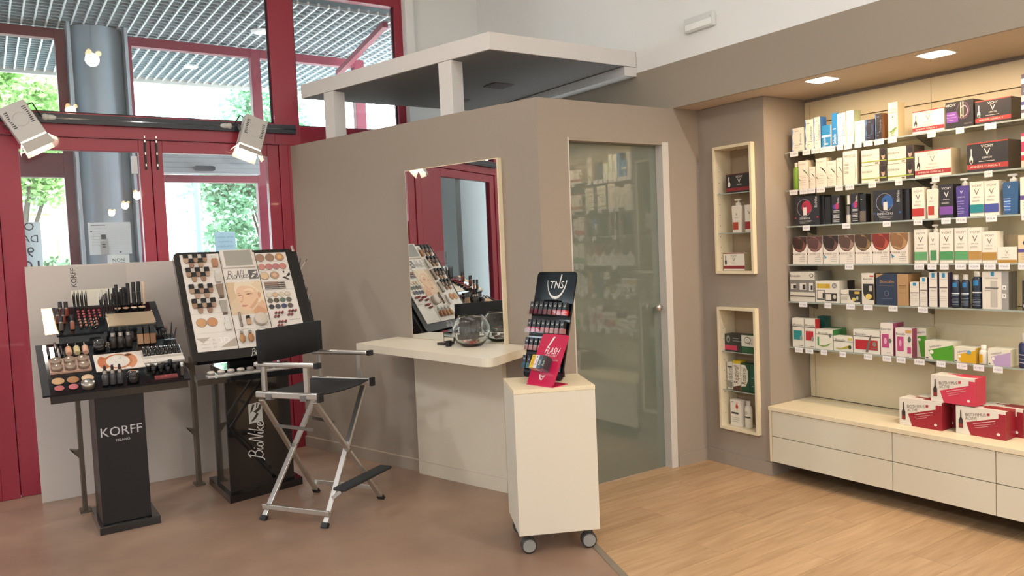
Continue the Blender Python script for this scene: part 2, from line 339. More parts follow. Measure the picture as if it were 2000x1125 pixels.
def window(n, x0, z0, x1, z1):
    wd = thing('window_%d' % n, None, None, kind='structure')
    MB().box(x0, FY + .005, z0, x1, FY + .011, z1, GL).build('pane', wd)
    mb = MB(); g = mat('black_gasket', '#20222a', .6)
    mb.box(x0, FY - .004, z0, x0 + .012, FY + .004, z1, g); mb.box(x1 - .012, FY - .004, z0, x1, FY + .004, z1, g); mb.box(x0, FY - .004, z0, x1, FY + .004, z0 + .01, g); mb.build('gasket', wd)
    return wd
window(1, 0, 2.517, 1.904, 3.53); window(2, 2.097, 2.505, 2.96, 3.53); window(3, -1.7, 2.517, -.3, 3.53); window(4, -3.9, 2.517, -1.95, 3.53)
def leaf(n, x0, x1, z0, z1, st, s2=None):
    s2 = s2 or st
    d = thing('door_%d' % n, None, None, kind='structure')
    for b in ((x0, z0, x0 + st, z1), (x1 - s2, z0, x1, z1)): MB().box(b[0], FY - .02, b[1], b[2], FY + .04, b[3], RED).build('stile', d, bevel=.003)
    MB().box(x0 + st, FY - .02, z1 - .085, x1 - s2, FY + .04, z1, RED).build('rail', d, bevel=.003)
    MB().box(x0 + st, FY - .02, z0, x1 - s2, FY + .04, z0 + .22, RED).build('rail', d, bevel=.003)
    MB().box(x0 + st, FY + .005, z0 + .22, x1 - s2, FY + .011, z1 - .085, GL).build('pane', d)
    return d
mb = MB()
for x0, x1 in ((.08, .13), (1.0, 1.045), (1.905, 1.95), (-.32, -.28), (-1.73, -1.67), (-1.98, -1.93), (-3.92, -3.87)): mb.box(x0, FY + .041, 0, x1, FY + .055, 2.37, BLACKM)
mb.box(-3.9, FY + .041, 0, 1.95, FY + .055, .03, BLACKM); mb.box(-3.9, FY + .041, 2.345, 1.95, FY + .055, 2.37, BLACKM); mb.build('door_rebate', FAC)
D2 = leaf(2, .103, 1.019, .002, 2.355, .130, .075); D3 = leaf(3, 1.024, 1.927, .002, 2.355, .075, .087)
leaf(4, -1.697, -.303, .01, 2.355, .12); leaf(5, -3.897, -1.953, .01, 2.355, .12)
for d, x in ((D2, .985), (D3, 1.060)):
    mb = MB(); mb.box(x - .006, FY - .032, 2.15, x + .006, FY - .02, 2.38, BLACKM)
    for z in (2.375, 2.345, 2.26, 2.18): mb.box(x - .004, FY - .036, z - .008, x + .004, FY - .032, z + .008, ALU)
    mb.build('bolt', d)
mb = MB(); mb.cyl((.985, FY - .03, 2.355), (1.06, FY - .03, 2.352), .003, BLACKM); mb.build('bolt_link', D2)
mb = MB(); mb.box(.893, FY - .028, 2.12, .93, FY + .003, 2.24, mat('white_plastic', '#c9cdd2', .4)); mb.build('door_contact', D2)
# ------------------------------------------------------------------ vestibule and outer glazing
OY = 7.6
OUT = thing('wall_outer_facade', None, None, kind='structure')
for x0, z0, x1, z1 in ((.605, 0, .69, 3.47), (1.125, 0, 1.185, 3.47), (2.21, 0, 2.30, 3.47), (3.25, 0, 3.36, 3.47)):
    MB().box(x0, OY - .04, z0, x1, OY + .04, z1, REDX).build('post', OUT, bevel=.003)
for x0, z0, x1, z1 in ((-.85, 3.39, .605, 3.47), (1.185, 3.39, 2.21, 3.47), (2.30, 3.39, 3.25, 3.47), (-.82, 2.24, .605, 2.44), (1.185, 2.21, 2.21, 2.275)):
    MB().box(x0, OY - .04, z0, x1, OY + .04, z1, REDX).build('beam', OUT, bevel=.003)
hd = mat('operator_grey', '#9aa3a6', .4, var=.03); mb = MB(); mb.box(1.187, OY - .13, 2.285, 2.208, OY - .04, 2.46, hd); hdr = mb.build('door_operator', OUT, bevel=.004)
for z in (2.33, 2.375, 2.42): MB().box(1.187, OY - .132, z, 2.208, OY - .129, z + .003, mat('operator_line', '#7c8588', .5)).build('ridge', hdr)
mb = MB(); mb.slab(rrect(-.09, -.022, .09, .022, .02), -.03, 0, mat('sensor_dark', '#2b3440', .25), TR(1.71, OY - .13, 2.325)); mb.build('sensor', hdr)
MB().box(1.187, OY - .135, 2.277, 2.208, OY - .04, 2.285, mat('operator_edge', '#c8d0d4', .3)).build('edge', hdr)
for x0, z0, x1, z1 in ((-.82, .1, .605, 2.24), (1.185, .1, 2.21, 2.21), (-.82, 2.44, .605, 3.39), (1.185, 2.46, 2.21, 3.39), (2.3, .1, 3.25, 3.39)):
    MB().box(x0, OY, z0, x1, OY + .006, z1, GL).build('pane', OUT)
mb = MB(); mb.lathe([(.215, 0), (.215, 3.49)], mat('blue_grey_cladding', '#a9b8c4', .35, metal=.1, var=.04, scale=3), 40, TR(.905, OY, 0))
colu = struct('wall_column', mb)
for sx in (-.213, .213): MB().box(.905 + sx - .012, OY - .235, 0, .905 + sx + .012, OY - .02, 3.49, mat('pale_seam', '#b6c2cb', .35)).build('cover_strip', colu)
mb = MB(); mb.box(-.98, 6.085, 0, -.86, 9.36, 3.48, mat('reflection_screen_grey', '#2f3438', .35)); mb.box(-4.2, 6.95, 0, -.98, 7.05, 2.45, MATS['reflection_screen_grey']); struct('wall_reflection_screen', mb)  # unseen dark walls added to keep bright outdoors out of the mirror
mb = MB(); mb.box(-.86, 6.5, 0, -.83, 6.6, 2.4, REDX); mb.box(-.86, 7.3, 0, -.83, 7.4, 2.4, REDX); mb.box(-.86, 6.6, 2.3, -.83, 7.3, 2.4, REDX); struct('trim_3', mb)
# open cell ceiling outside
CEL = mat('grid_white', '#eef4f6', .5); CELD = mat('grid_blade', '#a4b0b5', .5); mb = MB()
GZ = 3.49
x = -.84
while x < 7.5: mb.box(x, 6.14, GZ, x + .013, 9.36, GZ + .03, CEL); x += .0865
y = 6.16
while y < 9.36: mb.box(-.85, y, GZ + .006, 7.5, y + .008, GZ + .024, CELD); y += .0865
struct('ceiling_grid', mb)
mb = MB(); mb.box(-4.2, 6.12, 3.75, 7.6, 9.4, 3.9, mat('plenum_grey', '#4d565b', .8)); mb.box(-4.2, 9.36, 3.46, 7.6, 9.40, 3.75, mat('portico_edge', '#c9c2bc', .6)); struct('ceiling_portico', mb)
mb = MB(); mb.lathe([(.06, 0), (.085, .012), (.09, .02)], WHITE, 20, TR(2.15, 7.0, GZ - .022)); sp = mb.build('spotlight', label='small round white downlight in the grid ceiling outside', cat='lamp')
mb = MB(); mb.bar((3.02, 6.3, 3.47), (3.05, 7.5, 3.30), .05, .05, REDX); struct('trim_2', mb)
# ground outside
mb = MB(); mb.box(-30, 6.08, -.08, 40, 11.0, -.01, mat('paving_outside', '#b9b4aa', .8, var=.08, scale=2)); struct('floor_pavement', mb)
mb = MB(); mb.box(-60, 11.0, -.16, 80, 60, -.09, mat('asphalt_outside', '#a7a7a5', .9, var=.06, scale=3)); struct('floor_street', mb)
# ------------------------------------------------------------------ outside: trees, houses, poles
def leafm(c): return see_through(mat('leaf_' + c.lstrip('#'), c, .55, var=.15, scale=2), c)
def see_through(m, c):
    nt = m.node_tree
    if 'Translucent BSDF' not in nt.nodes:
        t = nt.nodes.new('ShaderNodeBsdfTranslucent'); t.inputs[0].default_value = (*lin(c), 1); mx = nt.nodes.new('ShaderNodeMixShader'); mx.inputs[0].default_value = .45; o = nt.nodes['Material Output']
        nt.links.new(nt.nodes['Principled BSDF'].outputs[0], mx.inputs[1]); nt.links.new(t.outputs[0], mx.inputs[2]); nt.links.new(mx.outputs[0], o.inputs[0])
    return m
def tree(name, label, x, y, z0, zc, rx, rz, n, cols, seed, trunk=.12, loose=.5):
    rnd = random.Random(seed); t = thing(name, label, 'tree', (x, y, -.09), group='trees across the street')
    bark = mat('bark', '#4f443a', .9, var=.2, scale=10)
    mb = MB(); mb.cyl((0, 0, 0), (.05, 0, zc * .55), trunk, bark, trunk * .7, 9)
    for k in range(6):
        a = k * 1.05 + seed; mb.cyl((.05, 0, zc * (.45 + .05 * (k % 3))), (rx * .7 * math.cos(a), rx * .7 * math.sin(a), zc + rz * .3 * math.sin(k * 2.)), trunk * .4, bark, trunk * .1, 6)
    mb.build('trunk', t)
    mats = [leafm(c) for c in cols]
    mb = MB(); cl = [(rnd.gauss(0, .45) * rx, rnd.gauss(0, .45) * rx, zc + rnd.gauss(0, .45) * rz, rnd.uniform(.25, .55)) for _ in range(46)]
    vs = []; fs = []; groups = {m: ([], []) for m in mats}
    for i in range(n):
        c = cl[rnd.randrange(len(cl))]; r = c[3] * rx * loose
        px, py, pz = c[0] + rnd.gauss(0, r), c[1] + rnd.gauss(0, r), c[2] + rnd.gauss(0, r * .8)
        s = rnd.uniform(.035, .075); ax = Vector((rnd.gauss(0, 1), rnd.gauss(0, 1), rnd.gauss(0, .6))).normalized(); bx = ax.cross(Vector((rnd.gauss(0, 1), rnd.gauss(0, 1), rnd.gauss(0, 1)))).normalized()
        p = Vector((px, py, pz)); V, F = groups[mats[rnd.randrange(len(mats))]]; o = len(V)
        V += [p - ax * s, p + bx * s * .6, p + ax * s, p - bx * s * .6]; F.append((o, o + 1, o + 2, o + 3))
    for m, (V, F) in groups.items(): mb.add(V, F, m)
    mb.build('foliage', t, kind='stuff')
    return t
G1 = ['#8fb36c', '#a9c888', '#7fa35e', '#c0d69c']; G2 = ['#7fa888', '#9cc09e', '#6d9878', '#b4d0b2']
tree('street_tree', 'light green tree at the left edge, beyond the entrance doors', .5, 15.5, 0, 3.7, 1.0, 1.3, 16000, G1, 3)
tree('street_tree', 'tall leafy tree seen through the right entrance door', 4.55, 15.5, 0, 3.4, .8, 1.8, 24000, G2, 5, trunk=.07, loose=.6)
tree('street_tree', 'spreading tree beyond the door seen right of the bluish pole', 7.2, 20, 0, 3.6, 1.2, 1.6, 12000, G2, 8)
tree('street_tree', 'pale distant tree seen in the upper left window', -.8, 20, 0, 4.6, 1.6, 1.6, 8000, G1, 11)
tree('street_tree', 'small pale bough beside the column in the upper window', 2.05, 17, 0, 4.15, .3, .3, 500, G2, 12, trunk=.05)
hg = MB(); rnd = random.Random(4); ml = [mat('leaf_hedge%d' % i, c, .6, var=.15) for i, c in enumerate(['#5d7a58', '#7d9a74'])]
for (x0, x1, yh, h) in ((.35, 1.15, 13.0, 1.55), (2.3, 3.6, 13.3, 1.25)):
    hg = MB(); G = {m: ([], []) for m in ml}
    for i in range(2600):
        p = Vector((rnd.uniform(x0, x1), yh + rnd.uniform(-.3, .3), rnd.uniform(.0, h) + rnd.gauss(0, .06))); s = rnd.uniform(.04, .08)
        ax = Vector((rnd.gauss(0, 1), rnd.gauss(0, 1), rnd.gauss(0, 1))).normalized(); bx = ax.orthogonal().normalized(); V, F = G[ml[i % 2]]; o = len(V)
        V += [p - ax * s, p + bx * s * .6, p + ax * s, p - bx * s * .6]; F.append((o, o + 1, o + 2, o + 3))
    for m, (V, F) in G.items(): hg.add(V, F, m)
    hg.build('hedge', label='dark clipped hedge seen low through the %s entrance door' % ('left' if x0 < 1 else 'right'), cat='hedge', kind='stuff')
def house(name, label, x0, x1, y, h, wall, wins, roof=None):
    b = thing(name, label, 'building', ((x0 + x1) / 2, y, -.09)); wm = mat('plaster_' + wall.lstrip('#'), wall, .85, var=.04, scale=1); w = (x1 - x0) / 2
    mb = MB(); mb.box(-w, 0, 0, w, 6, h, wm); mb.build('wall', b)
    gl = mat('far_window', '#8b9499', .2); fr = mat('far_frame', '#cfc8bc', .6)
    for wx, wz, ww, wh in wins:
        f = MB().box(wx - ww / 2 - .06, -.05, wz - .06, wx + ww / 2 + .06, 0, wz + wh + .06, fr).build('window', b)
        MB().box(wx - ww / 2, -.07, wz, wx + ww / 2, -.05, wz + wh, gl).build('pane', f)
    mb = MB(); mb.box(-w - .4, -.5, h, w + .4, 6.4, h + .2, mat('far_roof', roof or '#a08d80', .8)); mb.build('roof', b)
house('apartment_building', 'beige house beyond the left entrance door', -3.5, 4.0, 27, 5.0, '#a98d70', [(-1.6, 1.0, 1.0, 1.4), (.7, 1.0, 1.0, 1.4), (2.2, 1.0, 1.0, 1.4), (.9, 3.2, 1.0, 1.2), (2.4, 3.2, 1.0, 1.2)])
house('apartment_building', 'pale grey house seen through the right entrance door', 5.0, 10.4, 29, 5.2, '#b4b5b0', [(-1.9, .9, .9, 1.4), (-.4, .9, .9, 1.4), (1.2, .9, .9, 1.4), (-1.9, 3.2, .9, 1.2), (-.2, 3.2, .9, 1.2)], '#8d8f90')
mb = MB(); mb.cyl((2.62, 12, -.09), (2.62, 12, 5.0), .05, mat('blue_pole', '#6f86a8', .5), .04); mb.bar((2.62, 12, 2.5), (2.35, 12, 2.42), .04, .04, MATS['blue_pole']); mb.build('street_pole', label='bluish street pole left of the leafy tree', cat='pole')
mb = MB(); mb.cyl((2.17, 12.4, -.09), (2.17, 12.4, 4.5), .045, mat('white_pole', '#a8acac', .5)); pl = mb.build('street_pole', label='white street pole left of the bluish pole', cat='pole')
for k in range(3): mb = MB(); mb.lathe([(.05, .7 + k * .35), (.05, .88 + k * .35)], cm('#b0484a'), 10, TR(2.17, 12.4, 0)); mb.build('red_band', pl)
PRODUCTS=[
(0, 3.0723, 0.0839, 2.0115, 0.1404, 0, 0.06, 'box', {'c': '#e9e2d3', 'p': [('p', [(0, 1), (0.1, 1), (0.18, 0.85), (0.06, 0.62), (0.16, 0.35), (0.05, 0.1), (0.2, 0), (0, 0)], '#8da6c8'), ('t', 0.74, 0.5, 0.1, 'Deltacrin', '#3f5a80', 90, 0.5), ('r', 0.3, 0.86, 0.6, 0.88, '#3f5a80'), ('r', 0.25, 0.25, 0.6, 0.26, '#3f5a80'), ('r', 0.25, 0.15, 0.55, 0.16, '#3f5a80')]}, 'short white carton with a pale blue wavy edge', 'box'),
(0, 2.9783, 0.0585, 2.0115, 0.179, 0, 0.06, 'box', {'c': '#e9e2d3', 'p': [('p', [(0, 1), (0.1, 1), (0.18, 0.85), (0.06, 0.62), (0.16, 0.35), (0.05, 0.1), (0.2, 0), (0, 0)], '#5c7fb8'), ('t', 0.74, 0.5, 0.1, 'Deltacrin', '#3f5a80', 90, 0.5), ('r', 0.3, 0.86, 0.6, 0.88, '#3f5a80'), ('r', 0.25, 0.25, 0.6, 0.26, '#3f5a80'), ('r', 0.25, 0.15, 0.55, 0.16, '#3f5a80')]}, 'tall white carton with a dark blue wavy edge', 'box'),
(0, 2.916, 0.0452, 2.0115, 0.1852, 0, 0.06, 'box', {'c': '#e9e2d3', 'p': [('p', [(0, 1), (0.1, 1), (0.18, 0.85), (0.06, 0.62), (0.16, 0.35), (0.05, 0.1), (0.2, 0), (0, 0)], '#7f93c0'), ('t', 0.74, 0.5, 0.1, 'Deltacrin', '#3f5a80', 90, 0.5), ('r', 0.3, 0.86, 0.6, 0.88, '#3f5a80'), ('r', 0.25, 0.25, 0.6, 0.26, '#3f5a80'), ('r', 0.25, 0.15, 0.55, 0.16, '#3f5a80')], 's': '#3573b8'}, 'tall white carton with a bright blue side', 'box'),
(0, 2.8636, 0.0579, 2.0115, 0.1264, 0, 0.055, 'box', {'c': '#2f83bb', 'p': [('r', 0, 0.45, 1, 0.55, '#e8ecec'), ('t', 0.3, 0.22, 0.16, 'Deltaclin', '#e8f0f4', 90, 0.4), ('r', 0.45, 0.15, 0.75, 0.17, '#e8f0f4'), ('r', 0.45, 0.1, 0.75, 0.12, '#e8f0f4')], 's': '#d9e2e6'}, 'short bright blue carton crossed by a white stripe', 'box'),
(0, 2.794, 0.0317, 2.0115, 0.1894, 0, 0.06, 'box', {'c': '#2b7cba', 'p': [('r', 0.2, 0.5, 0.8, 0.53, '#dfe9ee'), ('t', 0.5, 0.2, 0.12, 'Deltaclin', '#e8f0f4', 90, 0.3)]}, 'thin tall blue carton beside the pale green ones', 'box'),
(0, 2.7591, 0.0524, 2.0115, 0.182, 0, 0.06, 'box', {'c': '#eceadb', 'p': [('p', [(0, 1), (0.1, 1), (0.18, 0.85), (0.06, 0.62), (0.16, 0.35), (0.05, 0.1), (0.2, 0), (0, 0)], '#8fb8c8'), ('t', 0.74, 0.5, 0.1, 'Deltatar', '#3f5a80', 90, 0.5), ('r', 0.3, 0.86, 0.6, 0.88, '#3f5a80'), ('r', 0.25, 0.25, 0.6, 0.26, '#3f5a80'), ('r', 0.25, 0.15, 0.55, 0.16, '#3f5a80')]}, 'tall cream carton with light blue waves and dark vertical name', 'box'),
(0, 2.7031, 0.0482, 2.0115, 0.1878, 0, 0.07, 'box', {'c': '#e3ead4', 'p': [('p', [(0, 1), (0.1, 1), (0.18, 0.85), (0.06, 0.62), (0.16, 0.35), (0.05, 0.1), (0.2, 0), (0, 0)], '#a9c8a8'), ('t', 0.74, 0.5, 0.1, 'Deltatar', '#9ab09a', 90, 0.5), ('r', 0.3, 0.86, 0.6, 0.88, '#9ab09a'), ('r', 0.25, 0.25, 0.6, 0.26, '#9ab09a'), ('r', 0.25, 0.15, 0.55, 0.16, '#9ab09a')], 's': '#c3d1a8'}, 'tallest pale green carton with faint lettering', 'box'),
(0, 2.6514, 0.0629, 2.0115, 0.1201, 0, 0.06, 'box', {'c': '#e4ead6', 'p': [('p', [(0, 1), (0.1, 1), (0.18, 0.85), (0.06, 0.62), (0.16, 0.35), (0.05, 0.1), (0.2, 0), (0, 0)], '#b4ccb0'), ('t', 0.74, 0.5, 0.1, 'Tricovivax', '#3f5a80', 90, 0.5), ('r', 0.3, 0.86, 0.6, 0.88, '#3f5a80'), ('r', 0.25, 0.25, 0.6, 0.26, '#3f5a80'), ('r', 0.25, 0.15, 0.55, 0.16, '#3f5a80')]}, 'short pale green carton with a vertical name', 'box'),
(0, 2.5833, 0.0534, 2.0115, 0.1189, 0, 0.06, 'box', {'c': '#2c2a36', 'p': [('p', [(0, 1), (0.1, 1), (0.18, 0.85), (0.06, 0.62), (0.16, 0.35), (0.05, 0.1), (0.2, 0), (0, 0)], '#4f74a8'), ('t', 0.74, 0.5, 0.1, 'Tricomin', '#6d7fa8', 90, 0.5), ('r', 0.3, 0.86, 0.6, 0.88, '#6d7fa8'), ('r', 0.25, 0.25, 0.6, 0.26, '#6d7fa8'), ('r', 0.25, 0.15, 0.55, 0.16, '#6d7fa8')]}, 'short dark navy carton with blue waves', 'box'),
(0, 2.5246, 0.0406, 2.0115, 0.1432, 0, 0.06, 'box', {'c': '#302823', 'p': [('p', [(0, 1), (0.1, 1), (0.18, 0.85), (0.06, 0.62), (0.16, 0.35), (0.05, 0.1), (0.2, 0), (0, 0)], '#4f74a8'), ('t', 0.74, 0.5, 0.1, 'Tricomin', '#7d7f98', 90, 0.5), ('r', 0.3, 0.86, 0.6, 0.88, '#7d7f98'), ('r', 0.25, 0.25, 0.6, 0.26, '#7d7f98'), ('r', 0.25, 0.15, 0.55, 0.16, '#7d7f98')], 's': '#8a5a35'}, 'tall dark carton with blue waves and a copper side', 'box'),
(0, 2.4472, 0.0538, 2.0115, 0.1894, 0, 0.07, 'box', {'c': '#e9e2d3', 'p': [('t', 0.5, 0.8, 0.05, 'nutricia', '#6f7a55', 0, 0.9), ('t', 0.5, 0.72, 0.06, 'auxina', '#6f7a55', 0, 0.9), ('e', 0.5, 0.58, 0.09, 0.02, '#54603c'), ('p', [(0.05, 0.15), (0.35, 0.2), (0.7, 0.27), (0.95, 0.28), (0.7, 0.2), (0.35, 0.14)], '#7a9640'), ('p', [(0.15, 0.08), (0.45, 0.14), (0.8, 0.22), (0.5, 0.1)], '#9db564'), ('t', 0.5, 0.06, 0.04, 'biotin', '#55503f', 0, 0.9)], 's': '#d8c9a0'}, 'tallest white carton with green leaves near its foot', 'box'),
(0, 2.3115, 0.1675, 2.0115, 0.1179, 0, 0.06, 'box', {'c': '#e9e2d3', 's': '#cdbf9f', 'p': [('r', 0, 0.09, 1, 0.26, '#a5393b'), ('r', 0, 0.955, 1, 1, '#9e4238'), ('t', 0.5, 0.86, 0.1, 'VICHY', '#9a9086', 0, 0.9), ('t', 0.5, 0.66, 0.24, 'V', '#9a9086', 0, 0.9), ('t', 0.5, 0.47, 0.06, 'DERCOS', '#9a9086', 0, 0.9), ('r', 0.1, 0.42, 0.12, 0.8, '#3a3230'), ('e', 0.11, 0.42, 0.045, 0.14, '#3a3230'), ('e', 0.11, 0.36, 0.02, 0.07, '#e9e2d3'), ('r', 0.3, 0.335, 0.68, 0.35, '#9a9086'), ('t', 0.45, 0.175, 0.07, 'AMINEXIL CLINICAL 5', '#e9e2d3', 0, 0.9)]}, 'wide white carton with a dark red band', 'box'),
(0, 2.1366, 0.1378, 2.0115, 0.1353, 0, 0.12, 'box', {'c': '#2c2827', 's': '#4a3a33', 'p': [('t', 0.2, 0.88, 0.1, 'VICHY', '#e8e0d8', 0, 0.36), ('r', 0.04, 0.22, 0.46, 0.62, '#7a4a9a'), ('r', 0.04, 0.5, 0.35, 0.53, '#a98ac0'), ('r', 0.04, 0.4, 0.4, 0.42, '#a98ac0'), ('r', 0.04, 0.3, 0.3, 0.32, '#a98ac0'), ('e', 0.64, 0.62, 0.24, 0.33, '#5a3f52'), ('e', 0.64, 0.62, 0.2, 0.28, '#2c2827'), ('e', 0.68, 0.6, 0.14, 0.22, '#b48a96'), ('e', 0.68, 0.6, 0.11, 0.18, '#3a2d30'), ('r', 0.55, 0.35, 0.585, 0.95, '#d8b8a0'), ('r', 0.63, 0.35, 0.665, 0.95, '#d8b8a0'), ('t', 0.82, 0.12, 0.05, 'DERCOS', '#9a8f88', 0, 0.3)]}, 'wide black carton with a purple panel and ring picture', 'box'),
(0, 1.9897, 0.1667, 2.0115, 0.1168, 0, 0.13, 'box', {'c': '#2f2a28', 's': '#3b332c', 'p': [('r', 0, 0.09, 1, 0.26, '#a83a34'), ('r', 0, 0.955, 1, 1, '#9e4238'), ('t', 0.5, 0.86, 0.1, 'VICHY', '#e8e0d6', 0, 0.9), ('t', 0.5, 0.66, 0.24, 'V', '#e8e0d6', 0, 0.9), ('t', 0.5, 0.47, 0.06, 'DERCOS', '#e8e0d6', 0, 0.9), ('r', 0.1, 0.42, 0.12, 0.8, '#efe6d6'), ('e', 0.11, 0.42, 0.045, 0.14, '#efe6d6'), ('e', 0.11, 0.36, 0.02, 0.07, '#2f2a28'), ('r', 0.3, 0.335, 0.68, 0.35, '#e8e0d6'), ('t', 0.45, 0.175, 0.07, 'AMINEXIL CLINICAL 5', '#e9e2d3', 0, 0.9)]}, 'wide black carton with a red band on the top shelf', 'box'),
(0, 1.7774, 0.069, 2.0115, 0.2088, 0, 0.1, 'box', {'c': '#5b5464', 'p': [('r', 0, 0.78, 1, 0.9, '#e9e6e2'), ('r', 0, 0.38, 1, 0.52, '#e2d8c8'), ('r', 0, 0, 1, 0.12, '#d8d4cc'), ('r', 0, 0.2, 1, 0.3, '#d9d9dc'), ('t', 0.4, 0.64, 0.12, '88', '#f2f2f2', 0, 0.9), ('t', 0.4, 0.14, 0.1, '88', '#f2f2f2', 0, 0.9), ('r', 0, 0.3, 1, 0.38, '#4b4b86')], 's': '#6a6470'}, 'tall purple and white carton at the end of the top shelf', 'box'),
(1, 3.0742, 0.0403, 1.7765, 0.1656, 0, 0.03, 'bottle', {'c': '#7fa53a', 'cap': '#d9d3c3', 'cf': 0.16}, 'small green bottle with a white cap', 'bottle'),
(1, 3.029, 0.0711, 1.7765, 0.1713, 0, 0.05, 'box', {'c': '#e9e2d3', 's': '#cdbfa5', 'p': [('t', 0.4, 0.88, 0.05, 'DUCRAY', '#8a8072', 0, 0.6), ('p', [(0.35, 0.7), (0.6, 0.66), (0.85, 0.55), (0.97, 0.42), (0.8, 0.52), (0.55, 0.62)], '#4f7a4a'), ('p', [(0, 0.38), (0.1, 0.36), (0.25, 0.28), (0.05, 0.33)], '#4f7a4a'), ('r', 0.1, 0.45, 0.7, 0.46, '#b8ab98'), ('r', 0.1, 0.4, 0.7, 0.41000000000000003, '#b8ab98'), ('r', 0.1, 0.3, 0.7, 0.31, '#b8ab98'), ('r', 0.1, 0.22, 0.7, 0.23, '#b8ab98'), ('r', 0.1, 0.14, 0.7, 0.15000000000000002, '#b8ab98')]}, 'white carton with a green swoosh next to the green bottle', 'box'),
(1, 2.9537, 0.0407, 1.7765, 0.1275, 0, 0.04, 'box', {'c': '#e9e2d3', 's': '#cdbfa5', 'p': [('t', 0.4, 0.88, 0.05, 'DUCRAY', '#8a8072', 0, 0.6), ('p', [(0.35, 0.7), (0.6, 0.66), (0.85, 0.55), (0.97, 0.42), (0.8, 0.52), (0.55, 0.62)], '#3c3a36'), ('p', [(0, 0.38), (0.1, 0.36), (0.25, 0.28), (0.05, 0.33)], '#3c3a36'), ('r', 0.1, 0.45, 0.7, 0.46, '#b8ab98'), ('r', 0.1, 0.4, 0.7, 0.41000000000000003, '#b8ab98'), ('r', 0.1, 0.3, 0.7, 0.31, '#b8ab98'), ('r', 0.1, 0.22, 0.7, 0.23, '#b8ab98'), ('r', 0.1, 0.14, 0.7, 0.15000000000000002, '#b8ab98')]}, 'smallest white carton with a black swoosh', 'box'),
(1, 2.9072, 0.0733, 1.7765, 0.1725, 0, 0.05, 'box', {'c': '#e9e2d3', 's': '#cdbfa5', 'p': [('t', 0.4, 0.88, 0.05, 'DUCRAY', '#8a8072', 0, 0.6), ('p', [(0.35, 0.7), (0.6, 0.66), (0.85, 0.55), (0.97, 0.42), (0.8, 0.52), (0.55, 0.62)], '#3c3432'), ('p', [(0, 0.38), (0.1, 0.36), (0.25, 0.28), (0.05, 0.33)], '#3c3432'), ('r', 0.1, 0.45, 0.7, 0.46, '#b8ab98'), ('r', 0.1, 0.4, 0.7, 0.41000000000000003, '#b8ab98'), ('r', 0.1, 0.3, 0.7, 0.31, '#b8ab98'), ('r', 0.1, 0.22, 0.7, 0.23, '#b8ab98'), ('r', 0.1, 0.14, 0.7, 0.15000000000000002, '#b8ab98')]}, 'white carton with a bold black swoosh', 'box'),
(1, 2.8304, 0.0577, 1.7765, 0.1494, 0, 0.05, 'box', {'c': '#e9e2d3', 's': '#cdbfa5', 'p': [('t', 0.4, 0.88, 0.05, 'DUCRAY', '#8a8072', 0, 0.6), ('p', [(0.35, 0.7), (0.6, 0.66), (0.85, 0.55), (0.97, 0.42), (0.8, 0.52), (0.55, 0.62)], '#4a3c38'), ('p', [(0, 0.38), (0.1, 0.36), (0.25, 0.28), (0.05, 0.33)], '#4a3c38'), ('r', 0.1, 0.45, 0.7, 0.46, '#b8ab98'), ('r', 0.1, 0.4, 0.7, 0.41000000000000003, '#b8ab98'), ('r', 0.1, 0.3, 0.7, 0.31, '#b8ab98'), ('r', 0.1, 0.22, 0.7, 0.23, '#b8ab98'), ('r', 0.1, 0.14, 0.7, 0.15000000000000002, '#b8ab98')]}, 'white carton with a brown swoosh', 'box'),
(1, 2.769, 0.0371, 1.7765, 0.16, 0, 0.05, 'box', {'c': '#e9e2d3', 's': '#cdbfa5', 'p': [('t', 0.4, 0.88, 0.05, 'DUCRAY', '#8a8072', 0, 0.6), ('p', [(0.35, 0.7), (0.6, 0.66), (0.85, 0.55), (0.97, 0.42), (0.8, 0.52), (0.55, 0.62)], '#5a4a42'), ('p', [(0, 0.38), (0.1, 0.36), (0.25, 0.28), (0.05, 0.33)], '#5a4a42'), ('r', 0.1, 0.45, 0.7, 0.46, '#b8ab98'), ('r', 0.1, 0.4, 0.7, 0.41000000000000003, '#b8ab98'), ('r', 0.1, 0.3, 0.7, 0.31, '#b8ab98'), ('r', 0.1, 0.22, 0.7, 0.23, '#b8ab98'), ('r', 0.1, 0.14, 0.7, 0.15000000000000002, '#b8ab98')]}, 'narrow white carton with half a swoosh', 'box'),
(1, 2.7261, 0.0886, 1.7765, 0.1945, 0, 0.08, 'box', {'c': '#e9e2d3', 's': '#b8a68a', 'p': [('t', 0.5, 0.84, 0.08, 'PHYSIOGEL', '#5c5248', 0, 0.8), ('p', [(0.8, 0.7), (0.92, 0.4), (0.8, 0.05), (0.86, 0.4)], '#b7a68f'), ('r', 0.1, 0.64, 0.4, 0.652, '#8a8074'), ('r', 0.1, 0.6, 0.4, 0.612, '#8a8074'), ('r', 0.1, 0.56, 0.4, 0.5720000000000001, '#8a8074'), ('r', 0.1, 0.5, 0.4, 0.512, '#8a8074'), ('r', 0.1, 0.46, 0.4, 0.47200000000000003, '#8a8074'), ('r', 0.1, 0.38, 0.4, 0.392, '#8a8074'), ('r', 0.1, 0.34, 0.4, 0.35200000000000004, '#8a8074')]}, 'tall white carton with a plain black name and grey curve', 'box'),
